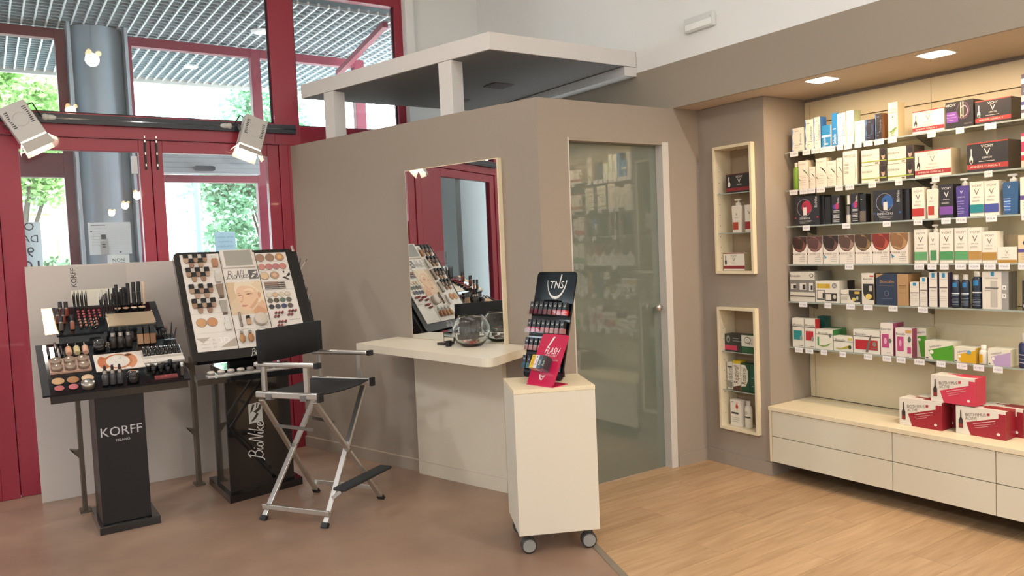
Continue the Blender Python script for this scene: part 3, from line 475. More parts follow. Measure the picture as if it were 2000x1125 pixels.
(1, 2.6124, 0.1498, 1.7765, 0.0933, 0, 0.11, 'box', {'c': '#e8e3cf', 's': '#3c352f', 'p': [('t', 0.25, 0.68, 0.2, 'inneov', '#5b5348', 0, 0.42), ('r', 0.72, 0, 1, 1, '#40352f'), ('e', 0.87, 0.55, 0.07, 0.26, '#c0a48c'), ('e', 0.87, 0.72, 0.1, 0.2, '#2e2520'), ('r', 0, 0.2, 1, 0.26, '#a3b03a'), ('r', 0.55, 0.07, 0.68, 0.14, '#6a5a50')]}, 'white carton with a portrait strip, under the left one of the stacks', 'box'),
(1, 2.6104, 0.1495, 1.8721, 0.0892, 0, 0.11, 'box', {'c': '#e8e3cf', 's': '#3c352f', 'p': [('t', 0.25, 0.68, 0.2, 'inneov', '#5b5348', 0, 0.42), ('r', 0.72, 0, 1, 1, '#40352f'), ('e', 0.87, 0.55, 0.07, 0.26, '#c0a48c'), ('e', 0.87, 0.72, 0.1, 0.2, '#2e2520'), ('r', 0, 0.2, 1, 0.26, '#a3b03a'), ('r', 0.55, 0.07, 0.68, 0.14, '#6a5a50')]}, 'white carton with a portrait strip on top of the left stack', 'box'),
(1, 2.4575, 0.1481, 1.7765, 0.0876, 0, 0.11, 'box', {'c': '#e8e3cf', 's': '#3c352f', 'p': [('t', 0.25, 0.68, 0.2, 'inneov', '#5b5348', 0, 0.42), ('r', 0.72, 0, 1, 1, '#40352f'), ('e', 0.87, 0.55, 0.07, 0.26, '#c0a48c'), ('e', 0.87, 0.72, 0.1, 0.2, '#2e2520'), ('r', 0, 0.2, 1, 0.26, '#a3b03a'), ('r', 0.55, 0.07, 0.68, 0.14, '#6a5a50')]}, 'white carton with a portrait strip, under the right one of the stacks', 'box'),
(1, 2.4558, 0.1479, 1.8664, 0.0894, 0, 0.11, 'box', {'c': '#e8e3cf', 's': '#3c352f', 'p': [('t', 0.25, 0.68, 0.2, 'inneov', '#5b5348', 0, 0.42), ('r', 0.72, 0, 1, 1, '#40352f'), ('e', 0.87, 0.55, 0.07, 0.26, '#c0a48c'), ('e', 0.87, 0.72, 0.1, 0.2, '#2e2520'), ('r', 0, 0.2, 1, 0.26, '#a3b03a'), ('r', 0.55, 0.07, 0.68, 0.14, '#6a5a50')]}, 'white carton with a portrait strip on top of the right stack', 'box'),
(1, 2.3024, 0.1894, 1.7765, 0.1406, 0, 0.1, 'box', {'c': '#e9e2d3', 's': '#cdbf9f', 'p': [('r', 0, 0.09, 1, 0.26, '#a5393b'), ('r', 0, 0.955, 1, 1, '#9e4238'), ('t', 0.5, 0.86, 0.1, 'VICHY', '#9a9086', 0, 0.9), ('t', 0.5, 0.66, 0.24, 'V', '#9a9086', 0, 0.9), ('t', 0.5, 0.47, 0.06, 'DERCOS', '#9a9086', 0, 0.9), ('r', 0.1, 0.42, 0.12, 0.8, '#3a3230'), ('e', 0.11, 0.42, 0.045, 0.14, '#3a3230'), ('e', 0.11, 0.36, 0.02, 0.07, '#e9e2d3'), ('r', 0.3, 0.335, 0.68, 0.35, '#9a9086'), ('t', 0.45, 0.175, 0.07, 'AMINEXIL CLINICAL 5', '#e9e2d3', 0, 0.9)]}, 'large white carton with a dark red band', 'box'),
(1, 2.0318, 0.1944, 1.7765, 0.1468, 0, 0.14, 'box', {'c': '#2f2a28', 's': '#3b332c', 'p': [('r', 0, 0.09, 1, 0.26, '#a83a34'), ('r', 0, 0.955, 1, 1, '#9e4238'), ('t', 0.5, 0.86, 0.1, 'VICHY', '#e8e0d6', 0, 0.9), ('t', 0.5, 0.66, 0.24, 'V', '#e8e0d6', 0, 0.9), ('t', 0.5, 0.47, 0.06, 'DERCOS', '#e8e0d6', 0, 0.9), ('r', 0.1, 0.42, 0.12, 0.8, '#efe6d6'), ('e', 0.11, 0.42, 0.045, 0.14, '#efe6d6'), ('e', 0.11, 0.36, 0.02, 0.07, '#2f2a28'), ('r', 0.3, 0.335, 0.68, 0.35, '#e8e0d6'), ('t', 0.45, 0.175, 0.07, 'AMINEXIL CLINICAL 5', '#e9e2d3', 0, 0.9)]}, 'large black carton with a red band on the second shelf', 'box'),
(1, 1.7796, 0.078, 1.7765, 0.1647, 0, 0.1, 'box', {'c': '#b03c62', 'p': [('r', 0, 0.75, 1, 0.9, '#e4d8d2'), ('r', 0, 0.35, 1, 0.45, '#e4d8d2'), ('r', 0, 0, 1, 0.2, '#d6c2b8'), ('r', 0, 0.2, 1, 0.3, '#c8332e'), ('t', 0.5, 0.58, 0.13, '89', '#f2e8e4', 0, 0.9)], 's': '#b03c62'}, 'pink and white carton at the end of the second shelf', 'box'),
(2, 3.0636, 0.1742, 1.5535, 0.1777, 0, 0.12, 'box', {'c': '#26252a', 's': '#1d1c1e', 'p': [('e', 0.4, 0.6, 0.3, 0.3, '#8f8c94'), ('e', 0.4, 0.6, 0.28, 0.285, '#26252a'), ('e', 0.5, 0.62, 0.2, 0.22, '#b02a44'), ('r', 0.36, 0.35, 0.5, 0.62, '#dcd6cf'), ('r', 0.41, 0.62, 0.45, 0.7, '#1d1c1e'), ('t', 0.42, 0.24, 0.07, 'DEFENCE', '#e8e4e0', 0, 0.7), ('r', 0.18, 0.15, 0.7, 0.16, '#bdb8b4'), ('r', 0.22, 0.11, 0.66, 0.12, '#bdb8b4'), ('r', 0.22, 0.07, 0.6, 0.08, '#bdb8b4'), ('t', 0.87, 0.78, 0.1, 'BioNike', '#d8d4d0', 90, 0.36), ('r', 0.02, 0.23, 0.08, 0.29, '#b02a44'), ('r', 0.9, 0.23, 0.97, 0.29, '#b02a44')]}, 'black carton with a red ring picture', 'box'),
(2, 2.8964, 0.0279, 1.5535, 0.1706, 0.02, 0.1, 'box', {'c': '#201f22', 'p': []}, 'plain black carton edge beside the red ring carton', 'box'),
(2, 2.8635, 0.0361, 1.5535, 0.1646, 0.02, 0.1, 'box', {'c': '#232124', 'p': []}, 'second plain black carton edge', 'box'),
(2, 2.8068, 0.0566, 1.5535, 0.1655, 0, 0.05, 'box', {'c': '#232226', 's': '#2a2826', 'p': [('e', 0.45, 0.6, 0.3, 0.1, '#4a3f9a'), ('e', 0.62, 0.62, 0.22, 0.12, '#b8305a'), ('t', 0.75, 0.82, 0.1, 'BioNike', '#d8d4d0', 90, 0.2), ('r', 0.2, 0.45, 0.9, 0.468, '#d6d2ce'), ('r', 0.2, 0.4, 0.9, 0.41800000000000004, '#d6d2ce'), ('r', 0.2, 0.3, 0.9, 0.318, '#d6d2ce'), ('r', 0.2, 0.25, 0.9, 0.268, '#d6d2ce'), ('r', 0.2, 0.2, 0.9, 0.218, '#d6d2ce'), ('r', 0.2, 0.12, 0.9, 0.13799999999999998, '#d6d2ce'), ('r', 0.2, 0.06, 0.9, 0.078, '#d6d2ce')]}, 'narrow black carton with a violet ring, left of the small bottle', 'box'),
(2, 2.7188, 0.031, 1.5535, 0.1627, 0, 0.02, 'bottle', {'c': '#d5d0c8', 'cap': '#d9d6d2', 'cf': 0.3, 'mid': '#1d1c1e'}, 'slim black and white bottle between black cartons', 'bottle'),
(2, 2.6828, 0.0481, 1.5535, 0.168, 0, 0.05, 'box', {'c': '#232226', 's': '#2a2826', 'p': [('e', 0.45, 0.6, 0.3, 0.1, '#4a3f9a'), ('e', 0.62, 0.62, 0.22, 0.12, '#b8305a'), ('t', 0.75, 0.82, 0.1, 'BioNike', '#d8d4d0', 90, 0.2), ('r', 0.2, 0.45, 0.9, 0.468, '#d6d2ce'), ('r', 0.2, 0.4, 0.9, 0.41800000000000004, '#d6d2ce'), ('r', 0.2, 0.3, 0.9, 0.318, '#d6d2ce'), ('r', 0.2, 0.25, 0.9, 0.268, '#d6d2ce'), ('r', 0.2, 0.2, 0.9, 0.218, '#d6d2ce'), ('r', 0.2, 0.12, 0.9, 0.13799999999999998, '#d6d2ce'), ('r', 0.2, 0.06, 0.9, 0.078, '#d6d2ce')]}, 'narrow black carton with a violet ring, right of the small bottle', 'box'),
(2, 2.6363, 0.041, 1.5535, 0.1617, 0.01, 0.05, 'box', {'c': '#1e1d1f', 'p': [('r', 0.05, 0.02, 0.95, 0.4, '#6d6258'), ('r', 0.2, 0.8, 0.5, 0.82, '#9a9894')]}, 'black carton with a grey lower half', 'box'),
(2, 2.5446, 0.1689, 1.5535, 0.1719, 0, 0.11, 'box', {'c': '#26252a', 's': '#1d1c1e', 'p': [('e', 0.4, 0.6, 0.3, 0.3, '#8f8c94'), ('e', 0.4, 0.6, 0.28, 0.285, '#26252a'), ('e', 0.5, 0.62, 0.2, 0.22, '#2c5a9a'), ('r', 0.36, 0.35, 0.5, 0.62, '#dcd6cf'), ('r', 0.41, 0.62, 0.45, 0.7, '#1d1c1e'), ('t', 0.42, 0.24, 0.07, 'DEFENCE KS', '#e8e4e0', 0, 0.7), ('r', 0.18, 0.15, 0.7, 0.16, '#bdb8b4'), ('r', 0.22, 0.11, 0.66, 0.12, '#bdb8b4'), ('r', 0.22, 0.07, 0.6, 0.08, '#bdb8b4'), ('t', 0.87, 0.78, 0.1, 'BioNike', '#d8d4d0', 90, 0.36), ('r', 0.02, 0.23, 0.08, 0.29, '#2c5a9a'), ('r', 0.9, 0.23, 0.97, 0.29, '#2c5a9a')]}, 'black carton with a blue ring picture', 'box'),
(2, 2.3824, 0.0357, 1.5535, 0.167, 0.02, 0.1, 'box', {'c': '#252326', 'p': []}, 'plain black carton end beside the blue ring carton', 'box'),
(2, 2.3211, 0.0666, 1.5535, 0.1713, 0, 0.06, 'box', {'c': '#e9e2d3', 'p': [('t', 0.5, 0.88, 0.07, 'VICHY', '#6d6660', 0, 0.9), ('t', 0.5, 0.7, 0.17, 'V', '#6d6660', 0, 0.9), ('t', 0.5, 0.55, 0.035, 'DERCOS', '#6d6660', 0, 0.9), ('r', 0.15, 0.46, 0.7, 0.468, '#6d6660'), ('r', 0.15, 0.43, 0.7, 0.438, '#6d6660'), ('r', 0, 0.1, 1, 0.34, '#b5322f')]}, 'white carton with a red band', 'box'),
(2, 2.2414, 0.0632, 1.5535, 0.1957, 0, 0.05, 'pump', {'c': '#e4d9c8', 'p': [('r', 0.12, 0.12, 0.62, 0.42, '#b5402f'), ('t', 0.4, 0.7, 0.1, 'V', '#6d6660', 0, 0.9), ('t', 0.4, 0.58, 0.03, 'DERCOS', '#6d6660', 0, 0.9)], 'pc': '#ded6c8'}, 'white pump bottle with a red label', 'bottle'),
(2, 2.1728, 0.0692, 1.5535, 0.1744, 0, 0.08, 'box', {'c': '#2b272c', 'p': [('t', 0.5, 0.88, 0.07, 'VICHY', '#e8e2dc', 0, 0.9), ('t', 0.5, 0.7, 0.17, 'V', '#e8e2dc', 0, 0.9), ('t', 0.5, 0.55, 0.035, 'DERCOS', '#e8e2dc', 0, 0.9), ('r', 0.15, 0.46, 0.7, 0.468, '#e8e2dc'), ('r', 0.15, 0.43, 0.7, 0.438, '#e8e2dc'), ('r', 0, 0.1, 1, 0.34, '#7a4a9c')]}, 'black carton with a purple band', 'box'),
(2, 2.0884, 0.0654, 1.5535, 0.1995, 0, 0.06, 'pump', {'c': '#4b3585', 'p': [('t', 0.4, 0.8, 0.1, 'V', '#e8e2f0', 0, 0.9), ('t', 0.4, 0.64, 0.04, 'DERCOS', '#d8d0e8', 0, 0.9), ('r', 0.1, 0.5, 0.6, 0.515, '#a494cc'), ('r', 0.1, 0.42, 0.6, 0.435, '#a494cc'), ('r', 0.1, 0.34, 0.6, 0.35500000000000004, '#a494cc'), ('r', 0.1, 0.26, 0.6, 0.275, '#a494cc'), ('r', 0.1, 0.18, 0.6, 0.195, '#a494cc'), ('r', 0.1, 0.12, 0.6, 0.135, '#a494cc')], 'pc': '#e6e2dc'}, 'purple pump bottle with a white pump', 'bottle'),
(2, 2.0204, 0.0662, 1.5535, 0.1751, 0, 0.08, 'box', {'c': '#e9e2d3', 'p': [('t', 0.5, 0.88, 0.07, 'VICHY', '#6d6660', 0, 0.9), ('t', 0.5, 0.7, 0.17, 'V', '#6d6660', 0, 0.9), ('t', 0.5, 0.55, 0.035, 'DERCOS', '#6d6660', 0, 0.9), ('r', 0.15, 0.46, 0.7, 0.468, '#6d6660'), ('r', 0.15, 0.43, 0.7, 0.438, '#6d6660'), ('r', 0, 0.1, 1, 0.34, '#23838c')]}, 'white carton with a teal band', 'box'),
(2, 1.9501, 0.0666, 1.5535, 0.1737, 0, 0.08, 'box', {'c': '#e9e2d3', 'p': [('t', 0.5, 0.88, 0.07, 'VICHY', '#6d6660', 0, 0.9), ('t', 0.5, 0.7, 0.17, 'V', '#6d6660', 0, 0.9), ('t', 0.5, 0.55, 0.035, 'DERCOS', '#6d6660', 0, 0.9), ('r', 0.15, 0.46, 0.7, 0.468, '#6d6660'), ('r', 0.15, 0.43, 0.7, 0.438, '#6d6660'), ('r', 0, 0.1, 1, 0.34, '#45539c')]}, 'white carton with a blue band', 'box'),
(2, 1.8651, 0.0722, 1.5535, 0.1991, 0, 0.07, 'pump', {'c': '#2e5580', 'p': [('t', 0.4, 0.85, 0.1, 'V', '#dfe8f0', 0, 0.9), ('r', 0.08, 0.1, 0.48, 0.45, '#3f6bb0'), ('r', 0.08, 0.48, 0.5, 0.494, '#cfe0f0'), ('r', 0.08, 0.4, 0.5, 0.41400000000000003, '#cfe0f0'), ('r', 0.08, 0.32, 0.5, 0.334, '#cfe0f0'), ('r', 0.08, 0.24, 0.5, 0.254, '#cfe0f0'), ('r', 0.08, 0.14, 0.5, 0.15400000000000003, '#cfe0f0')], 'pc': '#e6e4e0'}, 'large blue pump bottle with a white pump', 'bottle'),
(2, 1.7857, 0.0653, 1.5535, 0.1768, 0, 0.08, 'box', {'c': '#e9e2d3', 'p': [('e', 0.6, 0.72, 0.3, 0.12, '#33318a'), ('t', 0.6, 0.7, 0.06, 'ph', '#e8e8f0', 0, 0.9), ('r', 0, 0.38, 0.9, 0.5, '#5a4a88'), ('r', 0.2, 0.3, 0.9, 0.312, '#9a8a7a'), ('r', 0.2, 0.22, 0.9, 0.232, '#9a8a7a'), ('r', 0.2, 0.14, 0.9, 0.15200000000000002, '#9a8a7a')]}, 'white carton with a dark blue dome on the third shelf', 'box'),
(3, 3.0825, 0.0993, 1.3155, 0.1677, 0, 0.06, 'box', {'c': '#e6ded2', 's': '#cfc2b0', 'p': [('p', [(0, 1), (1, 1), (1, 0.75), (0.93, 0.6), (0.8, 0.5), (0.6, 0.44), (0.4, 0.44), (0.2, 0.5), (0.07, 0.6), (0, 0.75)], '#3c2622'), ('p', [(0.35, 0.98), (0.55, 0.98), (0.95, 0.7), (0.85, 0.55), (0.6, 0.47), (0.75, 0.7)], '#7a4a40'), ('e', 0.5, 0.76, 0.26, 0.17, '#3c2622'), ('p', [(0.1, 0.6), (0.3, 0.5), (0.6, 0.46), (0.85, 0.56), (0.6, 0.52), (0.3, 0.56)], '#7a4a40'), ('t', 0.5, 0.37, 0.07, 'SHINE ON', '#8d8680', 0, 0.8), ('r', 0, 0.34, 0.06, 0.4, '#4a3028'), ('t', 0.75, 0.29, 0.05, '4.3', '#7d7670', 0, 0.9), ('r', 0.5, 0.23, 0.9, 0.24, '#6d6660'), ('r', 0.5, 0.16, 0.9, 0.17, '#6d6660'), ('r', 0.5, 0.09, 0.9, 0.1, '#6d6660')]}, 'white hair colour carton showing darkest brown hair', 'box'),
(3, 2.9786, 0.1048, 1.3155, 0.1687, 0, 0.06, 'box', {'c': '#e6ded2', 's': '#cfc2b0', 'p': [('p', [(0, 1), (1, 1), (1, 0.75), (0.93, 0.6), (0.8, 0.5), (0.6, 0.44), (0.4, 0.44), (0.2, 0.5), (0.07, 0.6), (0, 0.75)], '#5a3c38'), ('p', [(0.35, 0.98), (0.55, 0.98), (0.95, 0.7), (0.85, 0.55), (0.6, 0.47), (0.75, 0.7)], '#8a6058'), ('e', 0.5, 0.76, 0.26, 0.17, '#5a3c38'), ('p', [(0.1, 0.6), (0.3, 0.5), (0.6, 0.46), (0.85, 0.56), (0.6, 0.52), (0.3, 0.56)], '#8a6058'), ('t', 0.5, 0.37, 0.07, 'SHINE ON', '#8d8680', 0, 0.8), ('r', 0, 0.34, 0.06, 0.4, '#4a3028'), ('t', 0.75, 0.29, 0.05, '4.18', '#7d7670', 0, 0.9), ('r', 0.5, 0.23, 0.9, 0.24, '#6d6660'), ('r', 0.5, 0.16, 0.9, 0.17, '#6d6660'), ('r', 0.5, 0.09, 0.9, 0.1, '#6d6660')]}, 'white hair colour carton showing rosy brown hair', 'box'),
(3, 2.8693, 0.1016, 1.3155, 0.1695, 0, 0.06, 'box', {'c': '#e6ded2', 's': '#cfc2b0', 'p': [('p', [(0, 1), (1, 1), (1, 0.75), (0.93, 0.6), (0.8, 0.5), (0.6, 0.44), (0.4, 0.44), (0.2, 0.5), (0.07, 0.6), (0, 0.75)], '#2f201c'), ('p', [(0.35, 0.98), (0.55, 0.98), (0.95, 0.7), (0.85, 0.55), (0.6, 0.47), (0.75, 0.7)], '#6d4a42'), ('e', 0.5, 0.76, 0.26, 0.17, '#2f201c'), ('p', [(0.1, 0.6), (0.3, 0.5), (0.6, 0.46), (0.85, 0.56), (0.6, 0.52), (0.3, 0.56)], '#6d4a42'), ('t', 0.5, 0.37, 0.07, 'SHINE ON', '#8d8680', 0, 0.8), ('r', 0, 0.34, 0.06, 0.4, '#4a3028'), ('t', 0.75, 0.29, 0.05, '5.34', '#7d7670', 0, 0.9), ('r', 0.5, 0.23, 0.9, 0.24, '#6d6660'), ('r', 0.5, 0.16, 0.9, 0.17, '#6d6660'), ('r', 0.5, 0.09, 0.9, 0.1, '#6d6660'), ('p', [(0.05, 0.33), (0.25, 0.24), (0.12, 0.18)], '#3a86a8')]}, 'white hair colour carton showing near black brown hair', 'box'),
(3, 2.7634, 0.0984, 1.3155, 0.1688, 0, 0.06, 'box', {'c': '#e6ded2', 's': '#cfc2b0', 'p': [('p', [(0, 1), (1, 1), (1, 0.75), (0.93, 0.6), (0.8, 0.5), (0.6, 0.44), (0.4, 0.44), (0.2, 0.5), (0.07, 0.6), (0, 0.75)], '#574034'), ('p', [(0.35, 0.98), (0.55, 0.98), (0.95, 0.7), (0.85, 0.55), (0.6, 0.47), (0.75, 0.7)], '#9a7a68'), ('e', 0.5, 0.76, 0.26, 0.17, '#574034'), ('p', [(0.1, 0.6), (0.3, 0.5), (0.6, 0.46), (0.85, 0.56), (0.6, 0.52), (0.3, 0.56)], '#9a7a68'), ('t', 0.5, 0.37, 0.07, 'SHINE ON', '#8d8680', 0, 0.8), ('r', 0, 0.34, 0.06, 0.4, '#4a3028'), ('t', 0.75, 0.29, 0.05, '5.22', '#7d7670', 0, 0.9), ('r', 0.5, 0.23, 0.9, 0.24, '#6d6660'), ('r', 0.5, 0.16, 0.9, 0.17, '#6d6660'), ('r', 0.5, 0.09, 0.9, 0.1, '#6d6660')]}, 'white hair colour carton showing ash brown hair', 'box'),
(3, 2.6607, 0.1026, 1.3155, 0.1694, 0, 0.06, 'box', {'c': '#e6ded2', 's': '#cfc2b0', 'p': [('p', [(0, 1), (1, 1), (1, 0.75), (0.93, 0.6), (0.8, 0.5), (0.6, 0.44), (0.4, 0.44), (0.2, 0.5), (0.07, 0.6), (0, 0.75)], '#4a3626'), ('p', [(0.35, 0.98), (0.55, 0.98), (0.95, 0.7), (0.85, 0.55), (0.6, 0.47), (0.75, 0.7)], '#8a7048'), ('e', 0.5, 0.76, 0.26, 0.17, '#4a3626'), ('p', [(0.1, 0.6), (0.3, 0.5), (0.6, 0.46), (0.85, 0.56), (0.6, 0.52), (0.3, 0.56)], '#8a7048'), ('t', 0.5, 0.37, 0.07, 'SHINE ON', '#8d8680', 0, 0.8), ('r', 0, 0.34, 0.06, 0.4, '#4a3028'), ('t', 0.75, 0.29, 0.05, '7', '#7d7670', 0, 0.9), ('r', 0.5, 0.23, 0.9, 0.24, '#6d6660'), ('r', 0.5, 0.16, 0.9, 0.17, '#6d6660'), ('r', 0.5, 0.09, 0.9, 0.1, '#6d6660')]}, 'white hair colour carton showing olive brown hair', 'box'),
(3, 2.554, 0.1016, 1.3155, 0.1698, 0, 0.06, 'box', {'c': '#e6ded2', 's': '#cfc2b0', 'p': [('p', [(0, 1), (1, 1), (1, 0.75), (0.93, 0.6), (0.8, 0.5), (0.6, 0.44), (0.4, 0.44), (0.2, 0.5), (0.07, 0.6), (0, 0.75)], '#7a2c20'), ('p', [(0.35, 0.98), (0.55, 0.98), (0.95, 0.7), (0.85, 0.55), (0.6, 0.47), (0.75, 0.7)], '#b05038'), ('e', 0.5, 0.76, 0.26, 0.17, '#7a2c20'), ('p', [(0.1, 0.6), (0.3, 0.5), (0.6, 0.46), (0.85, 0.56), (0.6, 0.52), (0.3, 0.56)], '#b05038'), ('t', 0.5, 0.37, 0.07, 'SHINE ON', '#8d8680', 0, 0.8), ('r', 0, 0.34, 0.06, 0.4, '#4a3028'), ('t', 0.75, 0.29, 0.05, '7.4', '#7d7670', 0, 0.9), ('r', 0.5, 0.23, 0.9, 0.24, '#6d6660'), ('r', 0.5, 0.16, 0.9, 0.17, '#6d6660'), ('r', 0.5, 0.09, 0.9, 0.1, '#6d6660')]}, 'white hair colour carton showing copper red hair', 'box'),
(3, 2.4484, 0.1016, 1.3155, 0.1701, 0, 0.06, 'box', {'c': '#e6ded2', 's': '#cfc2b0', 'p': [('p', [(0, 1), (1, 1), (1, 0.75), (0.93, 0.6), (0.8, 0.5), (0.6, 0.44), (0.4, 0.44), (0.2, 0.5), (0.07, 0.6), (0, 0.75)], '#8a6440'), ('p', [(0.35, 0.98), (0.55, 0.98), (0.95, 0.7), (0.85, 0.55), (0.6, 0.47), (0.75, 0.7)], '#b08a60'), ('e', 0.5, 0.76, 0.26, 0.17, '#8a6440'), ('p', [(0.1, 0.6), (0.3, 0.5), (0.6, 0.46), (0.85, 0.56), (0.6, 0.52), (0.3, 0.56)], '#b08a60'), ('t', 0.5, 0.37, 0.07, 'SHINE ON', '#8d8680', 0, 0.8), ('r', 0, 0.34, 0.06, 0.4, '#4a3028'), ('t', 0.75, 0.29, 0.05, '8.77', '#7d7670', 0, 0.9), ('r', 0.5, 0.23, 0.9, 0.24, '#6d6660'), ('r', 0.5, 0.16, 0.9, 0.17, '#6d6660'), ('r', 0.5, 0.09, 0.9, 0.1, '#6d6660'), ('p', [(0.05, 0.33), (0.25, 0.24), (0.12, 0.18)], '#3a86a8')]}, 'white hair colour carton showing golden blond hair', 'box'),
(3, 2.312, 0.0693, 1.3155, 0.1833, 0, 0.06, 'box', {'c': '#e9e2d3', 'p': [('t', 0.5, 0.88, 0.07, 'VICHY', '#6d6660', 0, 0.9), ('t', 0.5, 0.7, 0.17, 'V', '#6d6660', 0, 0.9), ('t', 0.5, 0.55, 0.035, 'DERCOS', '#6d6660', 0, 0.9), ('r', 0.15, 0.46, 0.7, 0.468, '#6d6660'), ('r', 0.15, 0.43, 0.7, 0.438, '#6d6660'), ('r', 0, 0.1, 1, 0.34, '#63a06a')]}, 'white carton with a light green band, leftmost of the green banded', 'box'),
(3, 2.2338, 0.0552, 1.3155, 0.2058, 0, 0.05, 'pump', {'c': '#e2dccd', 'p': [('r', 0.15, 0.1, 0.75, 0.42, '#4b8a58'), ('t', 0.4, 0.75, 0.11, 'V', '#3a3430', 0, 0.9), ('t', 0.4, 0.62, 0.03, 'DERCOS', '#3a3430', 0, 0.9)], 'pc': '#d6d0c2'}, 'white pump bottle with a green label', 'bottle'),
(3, 2.1747, 0.0687, 1.3155, 0.1829, 0, 0.07, 'box', {'c': '#e9e2d3', 'p': [('t', 0.5, 0.88, 0.07, 'VICHY', '#6d6660', 0, 0.9), ('t', 0.5, 0.7, 0.17, 'V', '#6d6660', 0, 0.9), ('t', 0.5, 0.55, 0.035, 'DERCOS', '#6d6660', 0, 0.9), ('r', 0.15, 0.46, 0.7, 0.468, '#6d6660'), ('r', 0.15, 0.43, 0.7, 0.438, '#6d6660'), ('r', 0, 0.1, 1, 0.34, '#4b9458')]}, 'white carton with a green band right of the green pump bottle', 'box'),
(3, 2.0991, 0.0656, 1.3155, 0.1824, 0, 0.07, 'box', {'c': '#e9e2d3', 'p': [('t', 0.5, 0.88, 0.07, 'VICHY', '#6d6660', 0, 0.9), ('t', 0.5, 0.7, 0.17, 'V', '#6d6660', 0, 0.9), ('t', 0.5, 0.55, 0.035, 'DERCOS', '#6d6660', 0, 0.9), ('r', 0.15, 0.46, 0.7, 0.468, '#6d6660'), ('r', 0.15, 0.43, 0.7, 0.438, '#6d6660'), ('r', 0, 0.1, 1, 0.34, '#5aa066')]}, 'white carton with a green band beside the gold banded ones', 'box'),
(3, 2.0306, 0.0643, 1.3155, 0.1807, 0, 0.07, 'box', {'c': '#e9e2d3', 'p': [('t', 0.5, 0.88, 0.07, 'VICHY', '#6d6660', 0, 0.9), ('t', 0.5, 0.7, 0.17, 'V', '#6d6660', 0, 0.9), ('t', 0.5, 0.55, 0.035, 'DERCOS', '#6d6660', 0, 0.9), ('r', 0.15, 0.46, 0.7, 0.468, '#6d6660'), ('r', 0.15, 0.43, 0.7, 0.438, '#6d6660'), ('r', 0, 0.1, 1, 0.34, '#b28a48')]}, 'taller white carton with a gold band', 'box'),
(3, 1.963, 0.0684, 1.3155, 0.1584, 0, 0.07, 'box', {'c': '#e9e2d3', 'p': [('t', 0.5, 0.88, 0.07, 'VICHY', '#6d6660', 0, 0.9), ('t', 0.5, 0.7, 0.17, 'V', '#6d6660', 0, 0.9), ('t', 0.5, 0.55, 0.035, 'DERCOS', '#6d6660', 0, 0.9), ('r', 0.15, 0.46, 0.7, 0.468, '#6d6660'), ('r', 0.15, 0.43, 0.7, 0.438, '#6d6660'), ('r', 0, 0.1, 1, 0.34, '#b0863c')]}, 'shorter white carton with a gold band', 'box'),
(3, 1.9233, 0.0511, 1.3155, 0.1366, 0.1, 0.08, 'box', {'c': '#b3a187', 'p': [('r', 0.3, 0, 0.36, 1, '#8f7f68'), ('r', 0.68, 0, 0.74, 1, '#8f7f68')]}, 'beige carton standing behind the low gold carton', 'box'),
(3, 1.892, 0.0883, 1.3155, 0.0779, 0, 0.08, 'box', {'c': '#e9e2d3', 'p': [('r', 0, 0, 1, 0.2, '#b0863c'), ('t', 0.5, 0.7, 0.24, 'V', '#8d8680', 0, 0.9), ('t', 0.5, 0.5, 0.07, 'DERCOS', '#8d8680', 0, 0.9), ('r', 0.2, 0.32, 0.6, 0.35, '#a59c90')], 's': '#cdbf9f'}, 'low white carton with a gold foot', 'box'),
(3, 1.7971, 0.0704, 1.3155, 0.1344, 0, 0.08, 'box', {'c': '#d8c6a0', 'p': [('e', 0.6, 0.72, 0.3, 0.12, '#33318a'), ('t', 0.6, 0.7, 0.06, 'ph', '#e8e8f0', 0, 0.9), ('r', 0, 0.38, 0.9, 0.5, '#5a4a88'), ('r', 0.2, 0.3, 0.9, 0.312, '#9a8a7a'), ('r', 0.2, 0.22, 0.9, 0.232, '#9a8a7a'), ('r', 0.2, 0.14, 0.9, 0.15200000000000002, '#9a8a7a')]}, 'beige carton with a dark blue dome', 'box'),
(4, 3.1104, 0.1778, 1.0825, 0.1851, 0, 0.17, 'box', {'c': '#d5d0c3', 's': '#8a857a', 'p': [('r', 0, 0.32, 1, 0.74, '#7d7a74'), ('t', 0.22, 0.87, 0.09, 'Bioscalin', '#3a3a38', 0, 0.42), ('e', 0.88, 0.88, 0.08, 0.065, '#4a4a48'), ('e', 0.88, 0.88, 0.055, 0.045, '#d5d0c3'), ('r', 0.04, 0.42, 0.26, 0.6, '#d8d4cc'), ('r', 0.4, 0.4, 0.66, 0.62, '#d8d4cc'), ('r', 0.78, 0.36, 0.94, 0.64, '#d8d4cc'), ('r', 0.16, 0.44, 0.26, 0.56, '#2e2c2a'), ('r', 0.53, 0.42, 0.64, 0.58, '#2e2c2a'), ('r', 0.85, 0.4, 0.93, 0.55, '#2e2c2a'), ('r', 0, 0.165, 1, 0.205, '#4a3830')]}, 'large silver carton with three product pictures', 'box'),
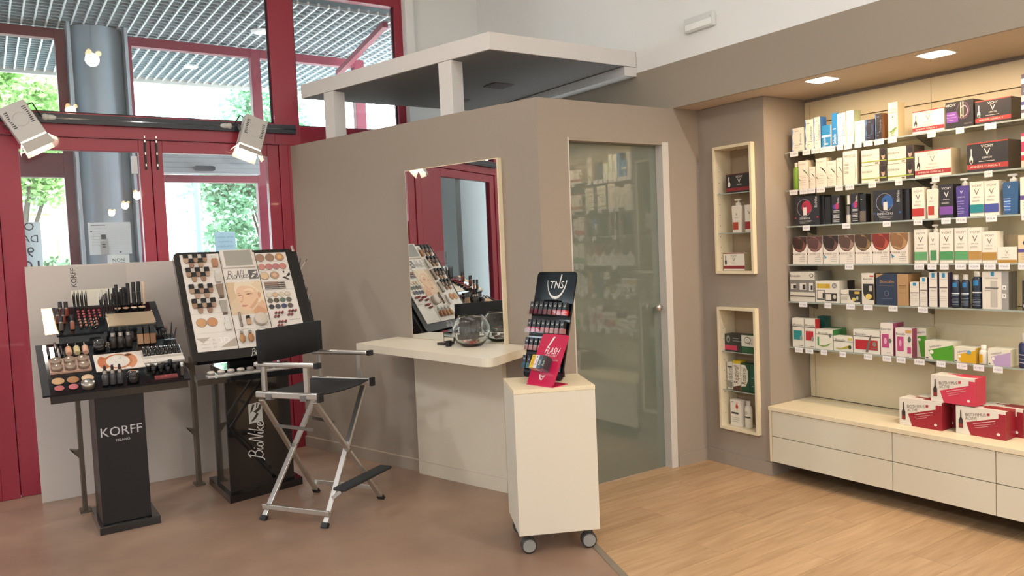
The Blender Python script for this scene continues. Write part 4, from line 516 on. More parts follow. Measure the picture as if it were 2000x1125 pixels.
(4, 2.9278, 0.1612, 1.0825, 0.1301, 0, 0.1, 'box', {'c': '#ddd8ca', 's': '#bdb6a6', 'p': [('r', 0.06, 0.66, 0.62, 0.88, '#c9a838'), ('t', 0.5, 0.78, 0.14, '25', '#b05a30', 0, 0.2), ('r', 0.06, 0.12, 0.4, 0.58, '#56524e'), ('r', 0.08, 0.18, 0.38, 0.55, '#d8d2c4'), ('r', 0.3, 0.2, 0.38, 0.45, '#2e2c2a'), ('r', 0.42, 0.08, 0.9, 0.44, '#35322f'), ('r', 0.44, 0.12, 0.66, 0.4, '#d8d2c4'), ('e', 0.8, 0.28, 0.07, 0.1, '#c0b8a4'), ('e', 0.8, 0.8, 0.1, 0.12, '#8a8a86'), ('t', 0.8, 0.8, 0.1, '25', '#f0f0ec', 0, 0.18)]}, 'white offer carton with a yellow banner and black pictures', 'box'),
(4, 2.8109, 0.0205, 1.0825, 0.129, 0.08, 0.07, 'box', {'c': '#26241f', 'p': [('r', 0.2, 0.1, 0.8, 0.9, '#5a564e'), ('r', 0.3, 0.15, 0.7, 0.85, '#26241f')]}, 'left one of the thin black carton ends', 'box'),
(4, 2.7838, 0.0203, 1.0825, 0.1293, 0.08, 0.07, 'box', {'c': '#26241f', 'p': [('r', 0.2, 0.1, 0.8, 0.9, '#5a564e'), ('r', 0.3, 0.15, 0.7, 0.85, '#26241f')]}, 'right one of the thin black carton ends', 'box'),
(4, 2.7592, 0.124, 1.0825, 0.0795, 0, 0.07, 'box', {'c': '#dcd6c8', 's': '#4a463e', 'p': [('p', [(0.42, 1), (1, 1), (1, 0.12), (0.75, 0.1), (0.52, 0.3), (0.42, 0.7)], '#2a2825'), ('t', 0.22, 0.68, 0.13, 'Bioscalin', '#3a3a38', 0, 0.4), ('e', 0.68, 0.32, 0.1, 0.13, '#d8c060'), ('e', 0.86, 0.42, 0.06, 0.14, '#b8b4a8'), ('r', 0.72, 0.72, 0.98, 0.9, '#c8a23a'), ('r', 0.04, 0.5, 0.36, 0.525, '#8a8478'), ('r', 0.04, 0.42, 0.36, 0.445, '#8a8478'), ('r', 0.04, 0.34, 0.36, 0.36500000000000005, '#8a8478'), ('r', 0.04, 0.26, 0.36, 0.28500000000000003, '#8a8478')]}, 'low white and black carton with a golden splash', 'box'),
(4, 2.6242, 0.0759, 1.0825, 0.1787, 0, 0.06, 'box', {'c': '#d8d2c4', 's': '#5a544a', 'p': [('t', 0.5, 0.82, 0.07, 'Bioscalin', '#3a3a38', 0, 0.85), ('r', 0.65, 0.88, 0.98, 0.93, '#c04a48'), ('p', [(0.1, 0.66), (0.98, 0.66), (0.98, 0.14), (0.6, 0.14), (0.2, 0.25), (0.1, 0.4)], '#2a2825'), ('e', 0.56, 0.25, 0.25, 0.09, '#d8c060'), ('r', 0.6, 0.42, 0.85, 0.6, '#b8b4a8')]}, 'tall white carton with a black panel and golden splash', 'box'),
(4, 2.5356, 0.1869, 1.0825, 0.1753, 0, 0.13, 'box', {'c': '#2e3b52', 's': '#a8845a', 'p': [('r', 0.665, 0, 1, 1, '#b08c62'), ('p', [(0, 1), (0.24, 1), (0, 0.86)], '#b08c62'), ('t', 0.34, 0.76, 0.1, 'Bioscalin', '#b88a5c', 0, 0.46), ('r', 0.1, 0.62, 0.56, 0.63, '#8a765c'), ('e', 0.33, 0.37, 0.075, 0.09, '#8a8a90'), ('e', 0.33, 0.37, 0.065, 0.078, '#2e3b52'), ('r', 0.15, 0.2, 0.52, 0.21, '#7a7c88'), ('t', 0.83, 0.64, 0.05, 'Bioscalin', '#4a3828', 0, 0.25), ('r', 0.72, 0.55, 0.94, 0.56, '#7a5c3c'), ('r', 0.72, 0.4, 0.94, 0.41, '#7a5c3c')]}, 'large navy carton with a tan panel', 'box'),
(4, 2.3393, 0.0494, 1.0825, 0.1312, 0, 0.05, 'box', {'c': '#dfd9cd', 's': '#4a3c58', 'p': [('r', 0.32, 0.85, 0.68, 0.98, '#2f86b0'), ('t', 0.5, 0.8, 0.03, 'LA ROCHE-POSAY', '#8a8a88', 0, 0.8), ('r', 0.05, 0.55, 0.95, 0.575, '#5a4a4a'), ('r', 0.2, 0.46, 0.8, 0.48, '#8a8480'), ('r', 0.1, 0.3, 0.9, 0.31, '#b8b0a4'), ('r', 0.1, 0.24, 0.9, 0.25, '#b8b0a4'), ('r', 0.1, 0.18, 0.9, 0.19, '#b8b0a4')]}, 'shortest white carton with a blue square', 'box'),
(4, 2.2851, 0.0401, 1.0825, 0.1576, 0, 0.05, 'box', {'c': '#dfd9cd', 's': '#4a3c58', 'p': [('r', 0.32, 0.85, 0.68, 0.98, '#2f86b0'), ('t', 0.5, 0.8, 0.03, 'LA ROCHE-POSAY', '#8a8a88', 0, 0.8), ('r', 0.05, 0.55, 0.95, 0.575, '#5a4a4a'), ('r', 0.2, 0.46, 0.8, 0.48, '#8a8480'), ('r', 0.1, 0.3, 0.9, 0.31, '#b8b0a4'), ('r', 0.1, 0.24, 0.9, 0.25, '#b8b0a4'), ('r', 0.1, 0.18, 0.9, 0.19, '#b8b0a4')]}, 'medium white carton with a blue square', 'box'),
(4, 2.2348, 0.043, 1.0825, 0.1846, 0, 0.05, 'box', {'c': '#dfd9cd', 's': '#4a3c58', 'p': [('r', 0.32, 0.85, 0.68, 0.98, '#2f86b0'), ('t', 0.5, 0.8, 0.03, 'LA ROCHE-POSAY', '#8a8a88', 0, 0.8), ('r', 0.05, 0.55, 0.95, 0.575, '#5a4a4a'), ('r', 0.2, 0.46, 0.8, 0.48, '#8a8480'), ('r', 0.1, 0.3, 0.9, 0.31, '#b8b0a4'), ('r', 0.1, 0.24, 0.9, 0.25, '#b8b0a4'), ('r', 0.1, 0.18, 0.9, 0.19, '#b8b0a4')]}, 'left one of the tall slim white cartons with blue squares', 'box'),
(4, 2.1805, 0.0436, 1.0825, 0.1848, 0, 0.05, 'box', {'c': '#dfd9cd', 's': '#4a3c58', 'p': [('r', 0.32, 0.85, 0.68, 0.98, '#2f86b0'), ('t', 0.5, 0.8, 0.03, 'LA ROCHE-POSAY', '#8a8a88', 0, 0.8), ('r', 0.05, 0.55, 0.95, 0.575, '#5a4a4a'), ('r', 0.2, 0.46, 0.8, 0.48, '#8a8480'), ('r', 0.1, 0.3, 0.9, 0.31, '#b8b0a4'), ('r', 0.1, 0.24, 0.9, 0.25, '#b8b0a4'), ('r', 0.1, 0.18, 0.9, 0.19, '#b8b0a4')]}, 'right one of the tall slim white cartons with blue squares', 'box'),
(4, 2.1249, 0.0439, 1.0825, 0.1729, 0, 0.035, 'bottle', {'c': '#26303f', 'cap': '#d8d2c6', 'cf': 0.14, 'lp': [('r', 0.3, 0.72, 0.7, 0.88, '#2f7ab0'), ('r', 0, 0.48, 0.95, 0.52, '#cfd4da'), ('r', 0.1, 0.42, 0.85, 0.435, '#7a8898'), ('r', 0.1, 0.32, 0.85, 0.335, '#7a8898'), ('r', 0.1, 0.27, 0.85, 0.28500000000000003, '#7a8898'), ('r', 0.1, 0.22, 0.85, 0.235, '#7a8898'), ('r', 0.1, 0.17, 0.85, 0.185, '#7a8898'), ('r', 0.1, 0.1, 0.85, 0.115, '#7a8898')]}, 'navy bottle with a white cap, leftmost of the navy bottles', 'bottle'),
(4, 2.0745, 0.0418, 1.0825, 0.1732, 0, 0.035, 'bottle', {'c': '#26303f', 'cap': '#d8d2c6', 'cf': 0.14, 'lp': [('r', 0.3, 0.72, 0.7, 0.88, '#2f7ab0'), ('r', 0, 0.48, 0.95, 0.52, '#cfd4da'), ('r', 0.1, 0.42, 0.85, 0.435, '#7a8898'), ('r', 0.1, 0.32, 0.85, 0.335, '#7a8898'), ('r', 0.1, 0.27, 0.85, 0.28500000000000003, '#7a8898'), ('r', 0.1, 0.22, 0.85, 0.235, '#7a8898'), ('r', 0.1, 0.17, 0.85, 0.185, '#7a8898'), ('r', 0.1, 0.1, 0.85, 0.115, '#7a8898')]}, 'navy bottle with a white cap, middle one of the navy bottles', 'bottle'),
(4, 2.0229, 0.0505, 1.0825, 0.1906, 0, 0.04, 'bottle', {'c': '#26303f', 'cap': '#d8d2c6', 'cf': 0.14, 'lp': [('r', 0.3, 0.72, 0.7, 0.88, '#2f7ab0'), ('r', 0, 0.48, 0.95, 0.52, '#cfd4da'), ('r', 0.1, 0.42, 0.85, 0.435, '#7a8898'), ('r', 0.1, 0.32, 0.85, 0.335, '#7a8898'), ('r', 0.1, 0.27, 0.85, 0.28500000000000003, '#7a8898'), ('r', 0.1, 0.22, 0.85, 0.235, '#7a8898'), ('r', 0.1, 0.17, 0.85, 0.185, '#7a8898'), ('r', 0.1, 0.1, 0.85, 0.115, '#7a8898')]}, 'tallest navy bottle with a white cap', 'bottle'),
(4, 1.9651, 0.1234, 1.0825, 0.1895, 0, 0.09, 'box', {'c': '#ddd6c8', 's': '#55504c', 'p': [('r', 0.74, 0, 1, 1, '#9a9894'), ('r', 0.33, 0.88, 0.46, 1, '#2f86b0'), ('r', 0.32, 0.06, 0.58, 0.76, '#b8b2a6'), ('t', 0.36, 0.83, 0.035, 'LA ROCHE-POSAY', '#7a7874', 0, 0.5), ('r', 0.12, 0.55, 0.62, 0.58, '#5a5450'), ('r', 0.1, 0.49, 0.32, 0.505, '#7a7470'), ('r', 0.77, 0.52, 0.92, 0.64, '#e4e2dc'), ('r', 0.77, 0.3, 0.92, 0.42, '#e4e2dc'), ('e', 0.845, 0.58, 0.03, 0.025, '#55504c'), ('e', 0.845, 0.36, 0.03, 0.025, '#55504c')]}, 'wide white and grey carton with a bottle picture', 'box'),
(4, 1.7806, 0.0612, 1.0825, 0.1464, 0, 0.08, 'box', {'c': '#2b2422', 'p': [('r', 0.1, 0.3, 0.9, 0.32, '#8a8480'), ('r', 0.1, 0.5, 0.9, 0.52, '#8a8480'), ('r', 0.1, 0.1, 0.4, 0.2, '#d8d2c8')]}, 'dark brown carton at the end of the fifth shelf', 'box'),
(5, 3.0998, 0.084, 0.7965, 0.1808, 0, 0.05, 'box', {'c': '#dcd8cc', 's': '#2a8a8c', 'p': [('t', 0.5, 0.78, 0.075, 'Bioscalin', '#3a3a34', 0, 0.8), ('r', 0, 0.7, 1, 0.725, '#4a4640'), ('r', 0.12, 0.26, 0.82, 0.58, '#2a8a8c'), ('e', 0.75, 0.32, 0.12, 0.08, '#8a9488'), ('r', 0.55, 0.05, 0.9, 0.07, '#7a766e')]}, 'white carton with a teal square', 'box'),
(5, 3.0121, 0.0758, 0.7965, 0.1814, 0, 0.05, 'box', {'c': '#dcd8cc', 's': '#b02a30', 'p': [('t', 0.5, 0.78, 0.075, 'Bioscalin', '#3a3a34', 0, 0.8), ('r', 0, 0.7, 1, 0.725, '#4a4640'), ('r', 0.12, 0.26, 0.82, 0.58, '#b02a30'), ('e', 0.75, 0.32, 0.12, 0.08, '#8a9488'), ('r', 0.55, 0.05, 0.9, 0.07, '#7a766e')]}, 'white carton with a red square', 'box'),
(5, 2.9968, 0.0525, 0.7965, 0.1873, 0.11, 0.06, 'box', {'c': '#1f5a50', 'p': [('r', 0.5, 0.2, 0.6, 0.5, '#b8c8c0'), ('r', 0.7, 0.2, 0.8, 0.5, '#b8c8c0')]}, 'dark teal carton standing at the back', 'box'),
(5, 2.9339, 0.1166, 0.7965, 0.1215, 0, 0.1, 'box', {'c': '#dedbcc', 's': '#2f7a40', 'p': [('t', 0.45, 0.82, 0.12, 'Bioscalin', '#3a3a34', 0, 0.6), ('r', 0, 0.74, 1, 0.77, '#6a665c'), ('r', 0.1, 0.2, 0.2, 0.62, '#4a8a4a'), ('p', [(0.1, 0.22), (0.5, 0.2), (0.9, 0.36), (0.98, 0.42), (0.7, 0.18), (0.4, 0.12)], '#7a9a40'), ('e', 0.85, 0.72, 0.08, 0.1, '#6a766c')]}, 'white carton with a green tube picture', 'box'),
(5, 2.9545, 0.1111, 0.7965, 0.1194, 0.13, 0.05, 'box', {'c': '#3f8a50', 'p': [('r', 0.3, 0.1, 0.98, 0.5, '#d8d8c4'), ('r', 0.35, 0.18, 0.9, 0.42, '#8aa648')]}, 'small green and white carton at the back', 'box'),
(5, 2.8133, 0.1258, 0.7965, 0.089, 0, 0.06, 'box', {'c': '#dedbcc', 'p': [('t', 0.35, 0.76, 0.18, 'Bioscalin', '#3a3a34', 0, 0.5), ('r', 0, 0.64, 1, 0.68, '#6a665c'), ('p', [(0.06, 0.2), (0.4, 0.2), (0.8, 0.42), (0.97, 0.5), (0.7, 0.18), (0.3, 0.1)], '#a8a03a'), ('e', 0.85, 0.3, 0.08, 0.13, '#4a4438'), ('r', 0.75, 0.75, 0.98, 0.92, '#c8bc60')]}, 'low white carton with an olive leaf', 'box'),
(5, 2.6828, 0.1634, 0.7965, 0.1362, 0, 0.12, 'box', {'c': '#dedacd', 's': '#a02a30', 'p': [('t', 0.27, 0.82, 0.12, 'Bioscalin', '#3a3a34', 0, 0.4), ('r', 0, 0.71, 1, 0.74, '#4a4640'), ('r', 0.07, 0.16, 0.92, 0.58, '#b02228'), ('p', [(0.46, 0.06), (0.56, 0.06), (0.62, 0.4), (0.7, 0.8), (0.66, 0.8), (0.54, 0.45)], '#6a645e'), ('e', 0.8, 0.42, 0.07, 0.1, '#7a8478'), ('r', 0.68, 0.2, 0.9, 0.27, '#8a5a54')]}, 'wide white carton with a red panel and dropper', 'box'),
(5, 2.5143, 0.0731, 0.7965, 0.1838, 0, 0.11, 'box', {'c': '#e0d8d0', 's': '#a04a68', 'p': [('t', 0.45, 0.82, 0.075, 'Bioscalin', '#3a3a34', 0, 0.8), ('r', 0.1, 0.24, 0.66, 0.66, '#b84a80'), ('e', 0.38, 0.45, 0.12, 0.1, '#d8a0b8'), ('e', 0.76, 0.46, 0.13, 0.07, '#6a766c'), ('r', 0.5, 0.08, 0.85, 0.095, '#7a766e')]}, 'white carton with a magenta square and pink side', 'box'),
(5, 2.4273, 0.0937, 0.7965, 0.161, 0, 0.08, 'box', {'c': '#e0d8d0', 's': '#8a3a54', 'p': [('t', 0.32, 0.8, 0.09, 'Bioscalin', '#3a3a34', 0, 0.55), ('r', 0.1, 0.2, 0.5, 0.7, '#b84a80'), ('e', 0.3, 0.48, 0.08, 0.12, '#d8a0b8'), ('e', 0.85, 0.62, 0.1, 0.1, '#5a665c'), ('r', 0.72, 0.14, 0.95, 0.36, '#b84a80'), ('r', 0.62, 0.84, 0.98, 0.94, '#c8a060')]}, 'white carton with two magenta squares', 'box'),
(5, 2.3396, 0.058, 0.7965, 0.1635, 0.05, 0.1, 'box', {'c': '#dedac8', 's': '#bcb596', 'p': [('p', [(0.5, 0.02), (1, 0.02), (1, 0.74), (0.15, 0.7)], '#4f9a28'), ('e', 0.35, 0.6, 0.14, 0.05, '#eeeade'), ('t', 0.5, 0.84, 0.06, 'DIMAGRA', '#7a6a90', 10, 0.8)]}, 'tall white and green carton', 'box'),
(5, 2.2625, 0.1491, 0.7965, 0.1018, 0, 0.1, 'box', {'c': '#dedac8', 's': '#cdc7ae', 'p': [('p', [(0.3, 0.02), (1, 0.02), (1, 0.86), (0.12, 0.5)], '#4f9a28'), ('e', 0.24, 0.42, 0.07, 0.1, '#eeeade'), ('t', 0.38, 0.74, 0.1, 'DIMAGRA', '#7a6a90', 14, 0.5), ('e', 0.08, 0.1, 0.05, 0.04, '#5a5a6a')]}, 'wide white and green carton', 'box'),
(5, 2.1075, 0.1061, 0.7965, 0.0799, 0, 0.09, 'box', {'c': '#dedac8', 's': '#c9a032', 'p': [('p', [(0.3, 0.02), (1, 0.02), (1, 0.86), (0.12, 0.5)], '#d6a514'), ('e', 0.24, 0.42, 0.07, 0.1, '#eeeade'), ('t', 0.38, 0.74, 0.1, 'DIMAGRA', '#7a6a90', 14, 0.5), ('e', 0.08, 0.1, 0.05, 0.04, '#5a5a6a'), ('e', 0.7, 0.72, 0.1, 0.13, '#5f9ab8')]}, 'white and yellow carton with a blue dot', 'box'),
(5, 1.991, 0.043, 0.7965, 0.0988, 0, 0.04, 'bottle', {'c': '#dcd8cc', 'cap': '#dfdbd0', 'cf': 0.25, 'lp': [('r', 0, 0.1, 0.55, 0.7, '#d6a514')]}, 'white pill bottle with a yellow label', 'bottle'),
(5, 1.9417, 0.1061, 0.7965, 0.086, 0, 0.09, 'box', {'c': '#dedac8', 's': '#cdc7ae', 'p': [('p', [(0.3, 0.02), (1, 0.02), (1, 0.86), (0.12, 0.5)], '#b49ac0'), ('e', 0.24, 0.42, 0.07, 0.1, '#eeeade'), ('t', 0.38, 0.74, 0.1, 'DIMAGRA', '#7a6a90', 14, 0.5), ('e', 0.08, 0.1, 0.05, 0.04, '#5a5a6a')]}, 'white and lilac carton', 'box'),
(5, 1.8078, 0.0599, 0.7965, 0.1711, 0, 0.06, 'bottle', {'c': '#33385a', 'cap': '#b8b4a8', 'cf': 0.25, 'lp': [('r', 0.1, 0.5, 0.9, 0.53, '#c8c8d0'), ('r', 0.1, 0.35, 0.9, 0.37, '#c8c8d0'), ('r', 0.1, 0.2, 0.9, 0.22, '#c8c8d0')]}, 'dark blue jar with a grey lid', 'bottle'),
]
TAGS=[(0, 3.0796, 0.058), (0, 2.9898, 0.054), (0, 2.9278, 0.0515), (0, 2.8728, 0.0526), (0, 2.8188, 0.0502), (0, 2.7584, 0.0404), (0, 2.7113, 0.0496), (0, 2.6453, 0.0433), (0, 2.5892, 0.0537), (0, 2.5243, 0.0555), (0, 2.4464, 0.0509), (0, 2.2262, 0.0423), (0, 2.0798, 0.0399), (0, 1.9412, 0.0546), (1, 3.09, 0.0583), (1, 3.0168, 0.0532), (1, 2.9615, 0.0529), (1, 2.8986, 0.0552), (1, 2.7741, 0.0488), (1, 2.7085, 0.0549), (1, 2.5654, 0.0459), (1, 2.4079, 0.0397), (1, 2.2064, 0.0394), (1, 1.9442, 0.0373), (2, 3.0009, 0.0493), (2, 2.7334, 0.0512), (2, 2.4837, 0.0455), (2, 2.3086, 0.048), (2, 2.16, 0.0473), (2, 2.0849, 0.0513), (2, 1.9394, 0.0511), (2, 1.7761, 0.0394), (3, 2.7214, 0.053), (3, 2.3079, 0.0529), (3, 2.2362, 0.0478), (3, 2.17, 0.044), (3, 2.0919, 0.0531), (3, 2.0245, 0.054), (3, 1.9528, 0.0566), (3, 1.8831, 0.0527), (3, 1.7935, 0.0464), (4, 3.0386, 0.0571), (4, 2.8617, 0.0451), (4, 2.7169, 0.053), (4, 2.6076, 0.0539), (4, 2.4583, 0.0516), (4, 2.2924, 0.0538), (5, 3.077, 0.0558), (5, 3.0018, 0.0551), (5, 2.8947, 0.0443), (5, 2.7682, 0.0405), (5, 2.6122, 0.0511), (5, 2.499, 0.0514), (5, 2.4169, 0.0515), (5, 2.3162, 0.0561), (5, 2.1946, 0.0447), (5, 2.0908, 0.0528), (5, 2.0078, 0.052), (5, 1.9129, 0.0454)]
# ------------------------------------------------------------------ glass shelves, products, price tags
SHZ = [2.011, 1.776, 1.553, 1.315, 1.082, .796]
SHN = ['top glass shelf', 'second glass shelf', 'third glass shelf', 'fourth glass shelf', 'fifth glass shelf', 'lowest glass shelf']
EDGE = mat('shelf_edge_glass', '#9aa39b', .2, var=.05, scale=10)
for i, z in enumerate(SHZ):
    s = thing('glass_shelf', 'long greenish glass shelf, %s' % ['topmost of six', 'second of six from the top', 'third of six from the top', 'fourth of six from the top', 'fifth of six from the top', 'lowest of six'][i], 'shelf', (4.40, 0, z), group='wall shelves')
    mb = MB(); mb.box(-.215, -1.5, -.008, -.002, 3.118, -.0005, GSH); mb.build('glass_plate', s)
    mb = MB(); mb.box(-.219, -1.5, -.0085, -.215, 3.118, 0, EDGE); mb.build('front_edge', s)
    for y in (3.06, 2.32, 1.55, .78, 0):
        mb = MB(); mb.prism([(-.17, -.008), (-.004, -.008), (-.004, -.06), (-.02, -.06)][::-1], -.004, .004, STEEL, TR(0, y, 0, rx=PI / 2)); mb.build('bracket', s)
def do_print(mb, prims, w, h):
    for p in prims:
        k = p[0]
        if k == 'r': mb.rect(p[1] * w, p[2] * h, p[3] * w, p[4] * h, cm(p[5]))
        elif k == 't': mb.text(p[4], p[1] * w, p[2] * h, p[3] * h, cm(p[5]), rot=math.radians(p[6]), mw=p[7] * (h if abs(p[6] - 90) < 1 else w))
        elif k == 'e': mb.ell(p[1] * w, p[2] * h, p[3] * w, p[4] * h, cm(p[5]))
        elif k == 'p': mb.poly([(a * w, b * h) for a, b in p[1]], cm(p[2]))
def carton(name, w, h, d, st, loc, rz, label, group=None, cat='box'):
    mb = MB(); c = cm(st['c'], .4); sc = cm(st.get('s', st['c']), .4)
    vs = [(0, 0, 0), (w, 0, 0), (w, d, 0), (0, d, 0), (0, 0, h), (w, 0, h), (w, d, h), (0, d, h)]
    mb.add(vs, [(0, 3, 2, 1), (4, 5, 6, 7), (0, 1, 5, 4), (2, 3, 7, 6)], c); mb.add(vs, [(1, 2, 6, 5), (3, 0, 4, 7)], sc)
    mb.add([(w + .0002, d * .06, h * .03), (w + .0002, d * .94, h * .03), (w + .0002, d * .94, h * .97), (w + .0002, d * .06, h * .97)], [(0, 1, 2, 3)], sc)
    o = mb.build(name, loc=loc, rz=rz, label=label, cat=cat, group=group)
    pm = MB(); do_print(pm, st.get('p', []), w, h)
    if pm.f: pm.build('front_print', o)
    fl = MB(); fl.box(w * .06, d * .42, h, w * .94, d * .55, h + .0008, c); fl.build('top_flap', o)
    return o
def bottle(w, h, d, st, loc, rz, label, group=None):
    t = thing('cosmetic_bottle', label, 'bottle', loc, rz, group); r = w / 2; fl = min(1, d * 2 / w if d else 1); cf = st.get('cf', .2); M0 = TR(r, r * .8, 0)
    body = cm(st['c'], .25); hb = h * (1 - cf)
    mb = MB(); mb.lathe([(r * .9, 0), (r, h * .02), (r, hb * .86), (r * .82, hb * .96), (r * .5, hb)], body, 20, M0, sy=.8); mb.build('body', t)
    mb = MB(); mb.lathe([(r * .62, hb - .001), (r * .62, h * .985), (r * .55, h)], cm(st['cap'], .35), 18, M0, sy=.8); mb.build('cap', t)
    if 'mid' in st: mb = MB(); mb.lathe([(r * 1.01, hb * .42), (r * 1.01, hb * .95)], cm(st['mid']), 18, M0, sy=.8); mb.build('label_band', t)
    if 'lp' in st:
        pm = MB()
        for p in st['lp']:                                       # wrap label pieces round the front of the body
            a0, a1 = [PI * (1.5 + (u - .5) * .8) for u in (p[1], p[3])]; n = 8; vs = []
            for k in range(n + 1):
                a = a0 + (a1 - a0) * k / n
                for z in (p[2] * hb, p[4] * hb): vs.append((r + r * 1.012 * math.cos(a), r * .8 + r * .8 * 1.012 * math.sin(a), z))
            pm.add(vs, [(2 * k, 2 * k + 2, 2 * k + 3, 2 * k + 1) for k in range(n)], cm(p[5]), True)
        pm.build('label', t)
    return t
def pump(w, h, d, st, loc, rz, label, group=None):
    t = thing('pump_bottle', label, 'bottle', loc, rz, group); hb = h * .80; c = cm(st['c'], .28); pc = cm(st['pc'], .35)
    mb = MB(); prof = [(.08 * w, 0), (.92 * w, 0), (w, hb * .95), (.93 * w, hb), (.07 * w, hb), (0, hb * .95)]
    mb.slab(prof, 0, d, c); mb.build('body', t, bevel=.008, segs=3)
    pm = MB(); do_print(pm, st['p'], w, hb)
    pm.build('front_print', t)
    mb = MB(); M0 = TR(w / 2, d / 2, 0); mb.lathe([(w * .24, hb), (w * .24, hb * 1.1), (w * .1, hb * 1.12), (w * .08, h * .95)], pc, 16, M0); mb.build('collar', t)
    mb = MB(); mb.slab(rrect(-w * .34, h * .945, w * .22, h, h * .02), -w * .1, w * .1, pc, M0); mb.build('pump_head', t)
    return t
for (row, y, w, z, h, dx, dep, kind, st, label, cat) in PRODUCTS:
    loc = (4.19 + dx, y, z); lab = label if 'shelf' in label else label + ', ' + SHN[row]; g = 'products on the ' + SHN[row]
    if kind == 'box': carton('product_carton', w, h, min(dep, .205 - dx), st, loc, -PI / 2, lab, g)
    elif kind == 'bottle': bottle(w, h, dep, st, loc, -PI / 2, lab, g)
    else: pump(w, h, dep, st, loc, -PI / 2, lab, g)
TAGW = cm('#e6e4e4', .5); TAGP = cm('#7a7c88', .5); seen = {}
for row, y, w in TAGS:
    cy = y - w / 2
    near = min((p for p in PRODUCTS if p[0] == row and p[5] < .05), key=lambda p: abs((p[1] - p[2] / 2) - cy))
    short = near[9].split(',')[0]
    for cut in (' with ', ' showing ', ' beside ', ' next to ', ' crossed '):
        if len(short.split()) > 8 and cut in short: short = short.split(cut)[0] + cut + ' '.join(short.split(cut)[1].split()[:4])
    lab = 'price tag under the ' + short + ('' if 'shelf' in short else ', ' + ['top', 'second', 'third', 'fourth', 'fifth', 'lowest'][row] + ' shelf')
    k = seen.get(lab, 0); seen[lab] = k + 1
    if k: lab = lab.replace('price tag under', 'further right price tag under')
    mb = MB(); mb.box(0, 0, -.031, w, .001, .0, TAGW)
    mb.text('€ %d,%02d' % (9 + (row * 7 + int(y * 100)) % 30, 50 + (int(y * 1000) % 5) * 10), w / 2, -.015, .009, TAGP, y=-.0003, mw=w * .7)
    mb.build('price_tag', loc=(4.1795, y, SHZ[row] - (.001 if row > 2 else .0)), rz=-PI / 2, label=lab, cat='price tag', group='price tags on the shelf edges')
# ------------------------------------------------------------------ drawer cabinet under the shelves
CAB = thing('drawer_cabinet', 'long low cream drawer cabinet under the glass shelves', 'cabinet', (3.975, 3.125, 0))
LAM = mat('cream_drawer_laminate', '#d9d2bd', .45, var=.012, scale=3)
MB().box(.012, -4.6, .102, .42, -.002, .418, DARK).build('carcass', CAB)
MB().box(0, -.016, .10, .42, 0, .42, CREAMW).build('side_panel', CAB)
MB().box(.33, -4.6, .0, .42, -.01, .10, mat('plinth_brown', '#6b5a4a', .6)).build('plinth', CAB)
xs = [-.019, -.795, -1.315, -2.09, -2.865, -3.64]
for a, b in zip(xs, xs[1:]):
    for z0, z1 in ((.101, .258), (.262, .417)): MB().box(0, b + .0035, z0, .012, a, z1, LAM).build('drawer_front', CAB, bevel=.0012)
mb = MB(); mb.box(3.968, -1.5, .4205, 4.40, 3.127, .4455, CREAMW); mb.build('cabinet_top', bevel=.0015, label='cream wooden top board lying on the drawer cabinet', cat='worktop')
def biothymus(loc, w, h, d, red, dk, label):
    o = carton('product_carton', w, h, d, dict(c='#e3dcd0', s=dk, p=[('p', [(.3, 0), (1, 0), (1, .80), (.82, .72), (.21, .44)], red), ('r', .86, .0, 1, .9, red), ('t', .40, .755, .115, 'BIOTHYMUS', '#6a5a50', 7, .42), ('t', .315, .605, .115, 'ACTIVE', '#6a5a50', 7, .24), ('p', [(.635, .77), (.69, .78), (.69, .87), (.635, .86)], red),
        ('p', [(.06, .2), (.15, .2), (.15, .5), (.12, .6), (.115, .85), (.095, .85), (.09, .6), (.06, .5)], '#3a302c'), ('r', .065, .22, .145, .36, '#8a2a24'), ('p', [(.36, .42), (.8, .62), (.8, .64), (.36, .44)], '#e8c8c4'), ('p', [(.38, .34), (.8, .53), (.8, .545), (.38, .355)], '#e0b0ac'), ('p', [(.4, .28), (.66, .4), (.66, .415), (.4, .295)], '#e0b0ac'), ('e', .86, .18, .035, .05, '#e8dcd4')]), loc, -PI / 2, label, 'red and white cartons on the cabinet')
    mb = MB(); mb.box(w * .5, d * .3, h, w, d, h + .0012, cm(red)); mb.box(w * .25, d * .55, h + .0005, w * .8, d * .75, h + .0016, cm(dk)); mb.build('top_print', o)
    return o
biothymus((4.075, 2.345, .4465), .228, .146, .10, '#9c1f2e', '#8a1826', 'dark red and white carton at the left on the cabinet top')
biothymus((4.095, 2.056, .4465), .238, .142, .10, '#9c1f2e', '#8a1826', 'dark red and white carton at the right on the cabinet top')
biothymus((4.199, 1.985, .4465), .20, .142, .10, '#8f1c2a', '#7e1522', 'dark red carton behind the right one on the cabinet top')
biothymus((4.185, 2.31, .4465), .22, .142, .10, '#8f1c2a', '#7e1522', 'dark red carton behind the left one on the cabinet top')
biothymus((4.09, 2.18, .5945), .222, .14, .11, '#cf3c55', '#c0324a', 'bright pinkish red and white carton on top of the pile')
